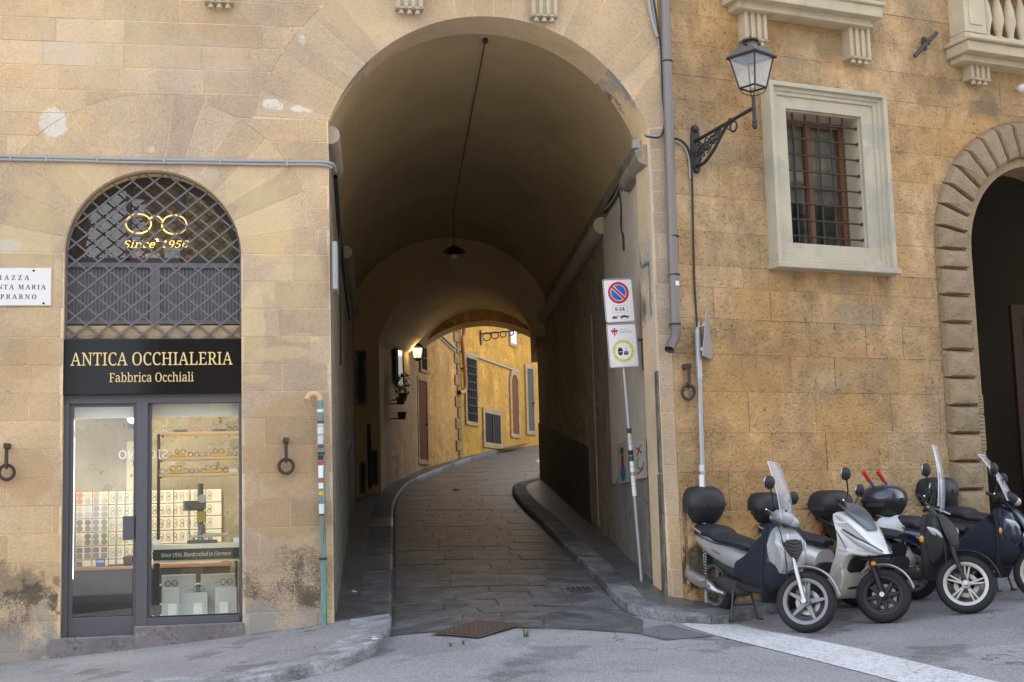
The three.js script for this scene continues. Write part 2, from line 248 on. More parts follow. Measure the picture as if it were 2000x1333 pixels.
// pavements with kerb stones
function pavement(name, label, outer, inner, m, kerbW, kMats, kLen, from, to, slabRows) {
  const n = outer.length, nrm = outer.map((p, i) => { const a = outer[Math.max(0, i - 1)], b = outer[Math.min(n - 1, i + 1)]; const l = Math.hypot(b[0] - a[0], b[1] - a[1]) || 1; let nx = -(b[1] - a[1]) / l, nz = (b[0] - a[0]) / l; const d = [inner[i][0] - p[0], inner[i][1] - p[1]]; if (nx * d[0] + nz * d[1] < 0) { nx = -nx; nz = -nz; } return [nx, nz]; });
  const off = (i, w) => [outer[i][0] + nrm[i][0] * w, outer[i][1] + nrm[i][1] * w];
  const s = struct(name, grid(n - 1, 10, (i, j) => { const k = Math.round(i * (n - 1)), a = off(k, kerbW * 0.9), b = inner[k]; const x = lerp(a[0], b[0], j), z = lerp(a[1], b[1], j); return V3(x, H(x, z) + KH - 0.004 , z); }, (i, j, p) => [p.x, p.z]), m, label);
  const r = rng(n + 3); let i = from;
  while (i < to) {
    const e = Math.min(to, i + kLen + ((r() * 2) | 0)), pts = [];
    const w = kerbW, sec = [[0.004, -0.16], [-0.012, KH - 0.03], [0.01, KH - 0.006], [0.035, KH], [w, KH]];
    const c0 = off((i + e) >> 1, w / 2), cy = H(c0[0], c0[1]), steps = e - i;
    const jit = r() * 0.006;
    const g = grid(steps, sec.length - 1, (u, v) => { let k = i + u * steps; const kk = Math.round(k), q = sec[Math.round(v * (sec.length - 1))], p = off(kk, q[0]); const en = u === 0 ? 0.004 : u === 1 ? -0.004 : 0; const a = outer[Math.max(0, kk - 1)], b = outer[Math.min(n - 1, kk + 1)], l = Math.hypot(b[0] - a[0], b[1] - a[1]) || 1; const x = p[0] + (b[0] - a[0]) / l * en, z = p[1] + (b[1] - a[1]) / l * en; return V3(x - c0[0], H(x, z) + q[1] + (q[1] > 0 ? jit : 0) - cy, z - c0[1]); });
    const o = new THREE.Mesh(triUV(clean(g), c0[0] * 1.3, c0[1] * 0.7), kMats[(r() * kMats.length) | 0]); o.name = 'kerb_stone'; o.position.set(c0[0], cy, c0[1]); o.castShadow = o.receiveShadow = true; s.add(o); i = e;
  }
  return s;
}
{
  // left: asphalt footway in front of the shop, wrapping into the lane
  const inner = KL.map((p, i) => { const t = i / (KL.length - 1); return p; });
  const fac = u => { const w = FL.w(u, 0, 0.0); return [w.x, w.z]; };
  // inner edge: facade line, then the lane's left wall
  const IN = resample([fac(-14), fac(-3.66), ...WL.map(p => [p[0] - 0.02, p[1]])], 400);
  let last = 0;
  const inn = KL.map(p => { let b = last, bd = 1e9; for (let k = last; k < IN.length; k++) { const d = (IN[k][0] - p[0]) ** 2 + (IN[k][1] - p[1]) ** 2; if (d < bd) { bd = d; b = k; } } last = b; return IN[b]; });
  const mouth = KL.findIndex(p => p[1] < -14.0);
  const mFoot = M([0.92, 0.9, 0.88], 0.92, { map: rep(asphaltMap, 5.1), bumpMap: rep(asphaltBump, 1.2), bumpScale: 0.006 });
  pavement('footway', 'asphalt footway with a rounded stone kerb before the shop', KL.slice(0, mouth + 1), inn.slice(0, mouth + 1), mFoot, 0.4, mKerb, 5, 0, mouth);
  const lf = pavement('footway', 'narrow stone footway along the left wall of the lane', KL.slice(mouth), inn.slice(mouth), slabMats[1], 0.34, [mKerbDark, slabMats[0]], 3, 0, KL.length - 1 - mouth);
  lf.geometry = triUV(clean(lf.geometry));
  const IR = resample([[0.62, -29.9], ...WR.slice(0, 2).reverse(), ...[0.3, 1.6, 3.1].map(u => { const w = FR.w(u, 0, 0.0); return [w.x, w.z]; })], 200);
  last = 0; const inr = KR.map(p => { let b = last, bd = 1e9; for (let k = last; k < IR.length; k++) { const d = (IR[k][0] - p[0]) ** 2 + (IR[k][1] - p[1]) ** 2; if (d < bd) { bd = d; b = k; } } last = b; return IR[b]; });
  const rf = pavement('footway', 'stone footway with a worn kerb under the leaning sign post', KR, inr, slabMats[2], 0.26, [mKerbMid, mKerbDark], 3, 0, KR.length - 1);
  rf.geometry = triUV(clean(rf.geometry));
}
// painted line, tar patch
function sheet(name, quadPx, h, m, label, nu = 10, nv = 2) {
  const q = quadPx.map(p => { const g = gpx(p[0], p[1], h); return [g.x, g.z]; });
  return struct(name, grid(nu, nv, (u, v) => { const x = lerp(lerp(q[0][0], q[1][0], u), lerp(q[3][0], q[2][0], u), v), z = lerp(lerp(q[0][1], q[1][1], u), lerp(q[3][1], q[2][1], u), v); return V3(x, H(x, z) + h, z); }, (i, j, p) => [p.x, p.z]), m, label);
}
const linePaint = tex(1024, 512, (x, y) => { const k = nE(x * 1.7, y * 0.9), f = nD(x, y * 0.5), c = nC(x * 2, y); let v = 0.9 + (k - 0.5) * 0.1 + (f - 0.5) * 0.08; const wear = nB(x * 1.3, y * 0.7) * 0.6 + c * 0.4; if (wear > 0.6) v -= 0.34 * sstep(0.6, 0.7, wear); if (Math.abs(crackN(x * 1.3, y) - 0.5) < 0.004) v -= 0.25; return [v, v, v * 1.005]; });
sheet('painted_line', [[1419, 1211], [1960, 1335], [1765, 1335], [1328, 1219]], 0.006, M([0.88, 0.87, 0.85], 0.8, { map: rep(linePaint, 2.2, 1.1), bumpMap: rep(asphaltBump, 1.6), bumpScale: 0.003 }), 'worn white painted line on the road', 24, 4);
sheet('tar_patch', [[1225, 1232], [1310, 1220], [1395, 1243], [1300, 1251]], 0.006, M([0.5, 0.5, 0.51], 0.9, { map: rep(asphaltMap, 4.3), bumpMap: rep(asphaltBump, 1.2), bumpScale: 0.004 }), 'dark asphalt patch beside the painted line', 8, 4);
// ---------- stone textures ----------
const hN = fbm(101, 6, 5, 0.55), hM = fbm(131, 24, 3), hF = vnoise(151, 512), hG = vnoise(157, 256), hS = fbm(171, 3, 3);
const patchN = fbm(191, 12, 6, 0.72);
// facade colour: u, v in metres -> sRGB; patches are ragged stains, plaster and repairs read off the photograph
function facadeTex(W, Ht, px, fn) { return tex(px, Math.round(px * Ht / W), (x, y) => fn((x - 1) * W, y * Ht, x, y)); }
function applyPatches(c, list, u, v, x, y) {
  for (const p of list) {
    const du = (u - p.u) / p.ru, dv = (v - p.v) / p.rv; if (Math.abs(du) > 1.6 || Math.abs(dv) > 1.6) continue;
    const d = (p.box ? Math.max(Math.abs(du), Math.abs(dv)) : Math.hypot(du, dv)) + (patchN(x * (p.f || 1), y * (p.f || 1)) - 0.5) * (p.rag ?? 1.3) * (p.f ? 1.7 : 1);
    const k = (1 - sstep(0.72, p.soft ? 1.15 : 1.02, d)) * p.k * (p.f ? sstep(0.3, 0.62, hM(x * 1.5, y * 1.5) * 0.65 + hF(x * 2, y * 2) * 0.35) * 1.6 : 0.75 + 0.5 * hM(x * 2, y * 2));
    if (k > 0) for (let i = 0; i < 3; i++) c[i] = lerp(c[i], p.c[i], clamp(k));
  }
}
const PL = (x, y, ru, rv, c, k, o = {}) => { const [u, v] = FL.px(x, y); return { u, v, ru, rv, c, k, ...o }; };
const PR = (x, y, ru, rv, c, k, o = {}) => { const [u, v] = FR.px(x, y); return { u, v, ru, rv, c, k, ...o }; };
const WHITE = [0.86, 0.83, 0.77], CREAM = [0.86, 0.77, 0.58], GREYP = [0.62, 0.6, 0.55], DIRT = [0.36, 0.32, 0.27], CEM = [0.63, 0.61, 0.58];
const patchesL = [
  PL(105, 242, 0.13, 0.14, WHITE, 1, { f: 2 }), PL(540, 205, 0.2, 0.06, WHITE, 0.85, { rag: 1.8, f: 2 }), PL(580, 212, 0.16, 0.04, WHITE, 0.8, { rag: 1.8, f: 2 }), PL(590, 75, 0.05, 0.08, WHITE, 0.8, { f: 2 }), PL(295, 293, 0.06, 0.05, WHITE, 0.7, { f: 2 }),
  PL(520, 430, 0.35, 0.55, CREAM, 0.6), PL(60, 480, 0.35, 0.7, CREAM, 0.5), PL(480, 360, 0.25, 0.25, CREAM, 0.5), PL(160, 350, 0.3, 0.25, CREAM, 0.45), PL(560, 560, 0.3, 0.3, CREAM, 0.45), PL(495, 640, 0.12, 0.5, CREAM, 0.55), PL(600, 520, 0.2, 0.25, CREAM, 0.5), PL(60, 620, 0.3, 0.12, CREAM, 0.4),
  PL(20, 480, 0.14, 0.08, [0.8, 0.78, 0.74], 0.6), PL(410, 340, 0.1, 0.07, WHITE, 0.35), PL(200, 90, 0.9, 0.5, [0.84, 0.76, 0.64], 0.35, { soft: 1 }), PL(370, 110, 0.5, 0.25, [0.8, 0.72, 0.64], 0.4, { soft: 1 }), PL(120, 100, 0.3, 0.14, [0.8, 0.74, 0.68], 0.4),
  PL(560, 690, 0.3, 0.07, CREAM, 0.6), PL(590, 660, 0.2, 0.06, CREAM, 0.5), PL(500, 740, 0.16, 0.05, CREAM, 0.5), PL(700, 20, 0.5, 0.3, [0.82, 0.72, 0.55], 0.4, { soft: 1 }),
  // dirt splashed up from the pavement, cement skirts
  PL(550, 1145, 0.55, 0.26, DIRT, 0.55, { f: 2 }), PL(600, 1095, 0.3, 0.2, DIRT, 0.35, { f: 3 }), PL(500, 1150, 0.25, 0.24, DIRT, 0.4, { f: 3 }), PL(40, 1180, 0.5, 0.25, DIRT, 0.55, { f: 2 }), PL(25, 1130, 0.4, 0.16, DIRT, 0.3, { f: 3 }), PL(0, 1220, 0.5, 0.2, [0.5, 0.48, 0.46], 0.5, { f: 2 }),
  PL(540, 1215, 0.5, 0.14, CEM, 0.85, { f: 2, rag: 1 }), PL(505, 1190, 0.14, 0.14, CEM, 0.7, { f: 2 }), PL(30, 1262, 0.6, 0.18, [0.56, 0.55, 0.53], 0.8, { f: 2 }), PL(85, 1215, 0.12, 0.2, [0.7, 0.66, 0.6], 0.6, { f: 3 }), PL(-60, 1270, 0.6, 0.16, CEM, 0.7, { f: 2 }),
  PL(530, 955, 0.16, 0.03, [0.8, 0.68, 0.52], 0.4, { f: 4 }), PL(450, 60, 0.4, 0.15, [0.74, 0.62, 0.48], 0.35), PL(40, 925, 0.3, 0.3, [0.74, 0.6, 0.42], 0.4), PL(60, 700, 0.3, 0.3, [0.75, 0.62, 0.44], 0.4), PL(560, 880, 0.5, 0.5, [0.71, 0.57, 0.39], 0.4), PL(560, 1010, 0.5, 0.25, [0.68, 0.55, 0.38], 0.4)];
const WLF = 7.8, HLF = 8.2;
const stoneMapL = facadeTex(WLF, HLF, 1400, (u, v, x, y) => {
  const a = hN(x, y), b = hM(x, y), f = hF(x * 1.5, y * 1.5), s = hS(x * 4, y * 0.6);
  let k = 1 + (a - 0.5) * 0.3 + (b - 0.5) * 0.12 + (f - 0.5) * 0.12 + (s - 0.5) * 0.1; const w = (a - 0.5) * 0.16;
  const c = [0.785 * k, (0.69 - w * 0.3) * k, (0.56 - w) * k];
  if (hG(x * 2, y * 2) > 0.93) for (let i = 0; i < 3; i++) c[i] *= 0.84;
  applyPatches(c, patchesL, u, v, x, y); return c;
});
stoneMapL.wrapS = stoneMapL.wrapT = THREE.MirroredRepeatWrapping; stoneMapL.repeat.set(1 / WLF, 1 / HLF); stoneMapL.offset.set(1, 0);
const stoneBump = tex(1024, 1024, (x, y) => hM(x, y) * 0.45 + hF(x, y) * 0.2 + hN(x, y) * 0.35 - (hG(x, y) > 0.9 ? 0.25 : 0), false);
const tones = [[1, 1, 1], [0.92, 0.91, 0.905], [1.05, 1.045, 1.04], [0.97, 0.94, 0.9], [1.02, 0.985, 0.93], [0.89, 0.88, 0.865]];
const mStoneL = tones.map(c => M(c, 0.92, { map: stoneMapL, bumpMap: rep(stoneBump, 1.6), bumpScale: 0.012 }));
const mortarL = M([1.36, 1.36, 1.34], 0.95, { map: stoneMapL, bumpMap: rep(stoneBump, 0.7), bumpScale: 0.008 });

// blocks in courses; bottom(u, y0, y1) gives the lowest free height at u within the course (or Infinity)
const BT = 0.001;
function blockMesh(poly, mats, r, parent, name, dep, bev) {
  const o = mesh(name, clean(ext(poly, dep, bev)), mats[(r() * mats.length) | 0], parent); o.position.z = -BT + (r() - 0.4) * 0.003; return o;
}
function courses(parent, lines, u0, u1, wmin, wmax, bottom, mats, seed, o = {}) {
  const r = rng(seed), j = o.joint ?? 0.011; let count = 0;
  for (let i = 0; i < lines.length - 1; i++) {
    const y0 = lines[i] + j / 2, y1 = lines[i + 1] - j / 2; let u = u0 - r() * wmax;
    while (u < u1) {
      const w = wmin + r() * (wmax - wmin), a = Math.max(u0, u) + j / 2, b = Math.min(u1, u + w) - j / 2; u += w; if (b - a < 0.04) continue;
      const us = new Set([a, b]); for (let k = 1; k < 24; k++) us.add(lerp(a, b, k / 24)); for (const c of o.crit || []) { if (c > a && c < b) { us.add(c - 1e-4); us.add(c + 1e-4); } }
      let run = [];
      const flush = () => {
        if (run.length > 1 && run[run.length - 1][0] - run[0][0] > 0.035) {
          const flat = run.every(q => Math.abs(q[1] - y0) < 1e-6);
          let bot = flat ? [run[0], run[run.length - 1]] : run.filter((q, n) => n === 0 || n === run.length - 1 || !(Math.abs(q[1] - y0) < 1e-6 && Math.abs(run[n - 1][1] - y0) < 1e-6 && Math.abs(run[n + 1][1] - y0) < 1e-6));
          const A = run[0], B = run[run.length - 1]; const poly = [...bot]; if (y1 - B[1] > 0.012) poly.push([B[0], y1]); else B[1] = y1; if (y1 - A[1] > 0.012) poly.push([A[0], y1]);
          if (poly.length >= 3) { blockMesh(poly, mats, r, parent, 'stone_block', BT + (o.proud ? r() * o.proud : 0) + 0.002, 0.0012); count++; }
        } run = [];
      };
      for (const q of [...us].sort((m, n) => m - n)) { const h = bottom(q, y0, y1); if (h < y1 - 0.006) run.push([q, Math.max(y0, h)]); else flush(); }
      flush();
    }
  }
  return count;
}
function voussoirs(parent, cu, cv, Ri, Ro, a0, a1, n, mats, seed, o = {}) {
  const r = rng(seed), j = (o.joint ?? 0.009) / 2; let k = 0, a = a0;
  const ws = Array.from({ length: n }, () => 0.8 + r() * 0.4), S = ws.reduce((p, q) => p + q, 0);
  for (const w of ws) {
    const b = a + (a1 - a0) * w / S, ro = Ro + (o.vary ? (r() - 0.5) * o.vary : 0), pts = [], m = 4;
    const g = R => j / R;
    for (let t = 0; t <= m; t++) { const q = lerp(a + g(Ri), b - g(Ri), t / m); pts.push([cu + Math.cos(q) * Ri, cv + Math.sin(q) * Ri]); }
    const flatLow = o.flat;   // last stones end on a level bed
    for (let t = m; t >= 0; t--) { const q = lerp(a + g(ro), b - g(ro), t / m); pts.push([cu + Math.cos(q) * ro, cv + Math.sin(q) * ro]); }
    const pp = o.clip ? o.clip(pts) : pts; if (pp.length > 3) blockMesh(pp, mats, r, parent, 'arch_stone', o.dep ?? BT + 0.002, o.bev ?? 0.0012); a = b; k++;
  }
}
// ---------- corner building with shop and archway ----------
const ARCH = { u: -1.90, hw: 1.745, R: 1.852, cv: 5.19, spring: 5.84, Ro: 2.6, ow: 2.517 };
const SHOP = { u: -5.415, hw: 0.868, R: 0.868, cv: 4.4, Ro: 1.66 };
{
  const L = FL.group('corner_palazzo', 'pale sandstone corner building with arched shopfront and vaulted street archway', 'building');
  const s = new THREE.Shape(); s.moveTo(-14, -0.4); s.lineTo(SHOP.u - SHOP.hw, -0.4); s.lineTo(SHOP.u - SHOP.hw, SHOP.cv); s.absarc(SHOP.u, SHOP.cv, SHOP.R, Math.PI, 0, true); s.lineTo(SHOP.u + SHOP.hw, -0.4);
  s.lineTo(ARCH.u - ARCH.hw, -0.4); s.lineTo(ARCH.u - ARCH.hw, ARCH.spring); const a = Math.atan2(ARCH.spring - ARCH.cv, ARCH.hw); s.absarc(ARCH.u, ARCH.cv, ARCH.R, Math.PI - a, a, true); s.lineTo(ARCH.u + ARCH.hw, -0.4);
  s.lineTo(0.02, -0.4); s.lineTo(0.02, 13.5); s.lineTo(-14, 13.5);
  mesh('wall', ext(s, 0.55, 0, [], 40).translate(0, 0, -0.55 - BT), mortarL, L);
  const free = (u, y0, y1) => {
    let h = -9; const d = Math.abs(u - SHOP.u);
    if (y0 >= SHOP.cv - 0.01) { if (d < SHOP.Ro) h = Math.max(h, SHOP.cv + Math.sqrt(SHOP.Ro ** 2 - d * d) + 0.004); } else if (d < SHOP.hw + 0.002) return Infinity;
    const e = Math.abs(u - ARCH.u);
    if (y0 >= ARCH.spring - 0.01) { if (e < ARCH.ow) h = Math.max(h, ARCH.cv + Math.sqrt(ARCH.Ro ** 2 - e * e) + 0.004); } else if (e < ARCH.hw + 0.002) return Infinity;
    return h;
  };
  const lines = [-0.1, 0.22, 0.5, 0.78, 1.06, 1.34, 1.62, 1.89, 2.16, 2.44, 2.72, 2.99, 3.27, 3.55, 3.84, 4.12, 4.4, 4.66, 4.9, 5.13, 5.37, 5.6, 5.84, 6.09, 6.34, 6.59, 6.84, 7.09, 7.36, 7.65];
  courses(L, lines, -7.7, 0.0, 0.45, 1.0, free, mStoneL, 77, { crit: [SHOP.u - SHOP.hw, SHOP.u + SHOP.hw, ARCH.u - ARCH.hw, ARCH.u + ARCH.hw], proud: 0.002 });
  voussoirs(L, SHOP.u, SHOP.cv, SHOP.R, SHOP.Ro, 0.004, Math.PI - 0.004, 15, mStoneL, 9);
  const clip = pts => { const q = pts.map(p => [Math.min(p[0], 0.0), Math.max(p[1], ARCH.spring + 0.003)]); return q.filter((p, i) => { const n = q[(i + 1) % q.length]; return Math.hypot(p[0] - n[0], p[1] - n[1]) > 0.002; }); };
  voussoirs(L, ARCH.u, ARCH.cv, ARCH.R, ARCH.Ro, 0.262, Math.PI - 0.262, 25, mStoneL, 19, { clip });
  mesh('back_wall', box(10.4, 13.9, 0.3, -8.9, 6.55, -3.4), mortarL, L);
  // roof and sides close the building
  mesh('roof', box(16, 0.3, 15.5, -6, 13.65, -7.4), M([0.35, 0.18, 0.12], 0.9), L);
  mesh('side_wall', box(0.5, 13.9, 17, -13.75, 6.55, -9.1), mortarL, L);
}
// ---------- carved brackets under the window ledges ----------
const trimN = fbm(281, 5, 5, 0.55), trimMap = tex(512, 512, (x, y) => { const a = trimN(x, y), f = hF(x, y), st = hS(x * 5, y); let v = 0.86 + (a - 0.5) * 0.16 + (f - 0.5) * 0.07 + (st - 0.5) * 0.08; if (a > 0.63) v -= 0.07; return [v, v * 0.985, v * 0.955]; });
const trimGreyMap = tex(512, 512, (x, y) => { const a = trimN(x, y), f = hF(x, y), k = sstep(0.5, 0.56, trimN(x + 0.4, y + 0.1)); let v = 0.85 + (a - 0.5) * 0.14 + (f - 0.5) * 0.07; return [v * lerp(1, 0.93, k), v * lerp(0.975, 0.935, k), v * lerp(0.9, 0.9, k)]; });
const mTrim = M([0.8, 0.71, 0.54], 0.9, { map: rep(trimMap, 1.9), bumpMap: rep(stoneBump, 0.9), bumpScale: 0.006, tri: true });
const mTrimGrey = M([0.78, 0.74, 0.66], 0.9, { map: rep(trimGreyMap, 1.7), bumpMap: rep(stoneBump, 0.9), bumpScale: 0.006, tri: true });
function bracket(fr, u, v, w, h, label, d = 0.16) {
  const t = fr.thing('carved_bracket', label, 'bracket', u, v, 0);
  const fl = [], n = 3, bw = w / (n * 2 + 1);
  mesh('block', [ext([[-w / 2, 0.05], [w / 2, 0.05], [w / 2, h], [-w / 2, h]], d - 0.03)], mTrim, t);
  for (let i = 0; i <= n; i++) mesh('fillet', box(bw, h - 0.05, 0.03, -w / 2 + bw / 2 + i * bw * 2, h / 2 + 0.025, d - 0.015), mTrim, t);
  mesh('cap', rbox(w + 0.06, 0.05, d + 0.05, 0.01, 0, h + 0.02, d / 2), mTrim, t);
  mesh('foot', box(w + 0.02, 0.02, d, 0, 0.055, d / 2), mTrim, t);
  for (let i = 0; i < 3; i++) mesh('drop', place(new THREE.CylinderGeometry(0.018, 0.033, 0.055, 8), (i - 1) * w * 0.31, 0.02, d - 0.04), mTrim, t);
  return t;
}
{
  const b = [[428, 13, 'carved stone bracket above the courses left of the archway'], [800, 25, 'carved stone bracket over the left half of the archway'], [1064, 40, 'carved stone bracket over the right half of the archway']];
  for (const [x, y, l] of b) { const [u, v] = FL.px(x, y, 0.1); bracket(FL, u, v, 0.28, 0.42, l, 0.12); }
  for (const [x0, x1, l] of [[330, 470, 'stone window ledge high above the shop'], [760, 1110, 'stone window ledge high above the archway']]) {
    const a = FL.px(x0, 0)[0], c = FL.px(x1, 0)[0], t = FL.thing('window_ledge', l, 'ledge', (a + c) / 2, 7.68, 0); mesh('slab', rbox(c - a + 0.5, 0.12, 0.42, 0.02, 0, 0.06, 0.2), mTrim, t); mesh('moulding', rbox(c - a + 0.4, 0.08, 0.32, 0.02, 0, -0.03, 0.16), mTrim, t);
  }
}
// ---------- right-hand palazzo: rough ochre stone, portal, barred window ----------
const rP = fbm(211, 40, 3, 0.6), rQ = fbm(223, 10, 4, 0.6), rR = vnoise(229, 340);
const GR = [0.6, 0.55, 0.46], GRD = [0.52, 0.46, 0.38], OR = [0.765, 0.615, 0.41], PALE = [0.8, 0.7, 0.52];
const patchesR = [
  PR(1640, 90, 0.35, 0.13, GR, 0.6, { box: 1, rag: 0.5 }), PR(1560, 80, 0.2, 0.12, GR, 0.5, { box: 1, rag: 0.5 }), PR(1555, 120, 0.25, 0.12, GR, 0.5, { rag: 0.6 }), PR(1680, 620, 0.35, 0.16, GR, 0.55, { box: 1, rag: 0.7 }), PR(1640, 560, 0.4, 0.1, GR, 0.45), PR(1380, 290, 0.4, 0.3, GR, 0.35), PR(1790, 30, 0.3, 0.2, GR, 0.4, { box: 1, rag: 0.6 }), PR(1850, 170, 0.2, 0.12, GRD, 0.4, { box: 1, rag: 0.6 }), PR(1920, 215, 0.28, 0.14, GRD, 0.6, { box: 1, rag: 0.6 }), PR(1930, 200, 0.2, 0.2, GRD, 0.45), PR(1870, 140, 0.3, 0.1, PALE, 0.4), PR(1765, 70, 0.14, 0.07, PALE, 0.7, { box: 1, rag: 0.6 }),
  PR(1500, 600, 0.5, 0.4, OR, 0.5), PR(1340, 480, 0.25, 0.5, OR, 0.45), PR(1440, 760, 0.6, 0.4, OR, 0.55), PR(1340, 860, 0.3, 0.4, OR, 0.5), PR(1650, 830, 0.6, 0.5, [0.77, 0.61, 0.39], 0.45), PR(1350, 900, 0.25, 0.12, GR, 0.35), PR(1320, 690, 0.2, 0.08, GR, 0.4), PR(1340, 855, 0.2, 0.12, GRD, 0.3, { box: 1, rag: 0.5 }),
  PR(1600, 700, 0.9, 0.2, [0.7, 0.55, 0.36], 0.4), PR(1500, 480, 0.2, 0.5, PALE, 0.3), PR(1760, 480, 0.25, 0.5, [0.72, 0.57, 0.4], 0.4), PR(1770, 750, 0.3, 0.5, OR, 0.35), PR(1560, 940, 0.7, 0.2, [0.7, 0.56, 0.36], 0.5), PR(1920, 230, 0.2, 0.05, [0.8, 0.58, 0.4], 0.7, { rag: 0.5 }),
  PR(1290, 500, 0.12, 2, [0.72, 0.63, 0.48], 0.4, { rag: 0.8 }), PR(1345, 1115, 0.3, 0.25, DIRT, 0.7, { f: 2 }), PR(1375, 1090, 0.3, 0.2, DIRT, 0.4, { f: 3 }), PR(1420, 1130, 0.5, 0.25, DIRT, 0.6, { f: 2 }), PR(1315, 1070, 0.04, 0.55, CEM, 0.8, { rag: 0.6, f: 2 }), PR(1600, 1130, 1, 0.25, DIRT, 0.6, { f: 2 }), PR(1800, 1110, 1, 0.3, DIRT, 0.6, { f: 2 })];
const WRF = 7.2, HRF = 9;
const stoneMapR = tex(1280, 1600, (x, y) => {
  const u = x * WRF - 0.3, v = y * HRF, a = rQ(x, y), b = rP(x, y), f = hF(x * 1.7, y * 1.9), g = hM(x, y);
  let k = 1 + (a - 0.5) * 0.34 + (b - 0.5) * 0.3 + (f - 0.5) * 0.12; const w = (hN(x, y) - 0.5) * 0.2;
  const c = [0.72 * k, (0.6 - w * 0.4) * k, (0.44 - w * 0.9) * k];
  if (rR(x, y) > 0.9 && b < 0.52) for (let i = 0; i < 3; i++) c[i] *= 0.72;
  applyPatches(c, patchesR, u, v, x, y); return c;
});
stoneMapR.wrapS = stoneMapR.wrapT = THREE.MirroredRepeatWrapping; stoneMapR.repeat.set(1 / WRF, 1 / HRF); stoneMapR.offset.set(0.3 / WRF, 0);
const roughBump = tex(1024, 1024, (x, y) => { const a = rP(x, y), b = rQ(x, y); return clamp(0.36 * a + 0.56 * b + 0.08 * hF(x, y) - (a < 0.4 ? (0.4 - a) * 1.2 : 0) + 0.08); }, false);
const mStoneR = tones.map(c => M([c[0], c[1] * 0.995, c[2] * 0.98], 0.95, { map: stoneMapR, bumpMap: rep(roughBump, 1.0), bumpScale: 0.028 }));
const mWallR = M([0.97, 0.96, 0.94], 0.95, { map: stoneMapR, bumpMap: rep(roughBump, 1.0), bumpScale: 0.028 });
const mRust = [[1, 1, 1], [0.92, 0.92, 0.92], [1.08, 1.06, 1.02]].map(c => M([0.48 * c[0], 0.375 * c[1], 0.255 * c[2]], 0.92, { map: rep(trimMap, 1.1), bumpMap: rep(roughBump, 0.9), bumpScale: 0.02, tri: true }));
const [wu0, wv1] = FR.px(1525, 216), [wu1] = FR.px(1672, 240), [, wv0] = FR.px(1540, 478);
const POR = { u: 5.41, cv: 4.72, Ri: 1.13, Rb: 1.24, Ro: 1.7 };
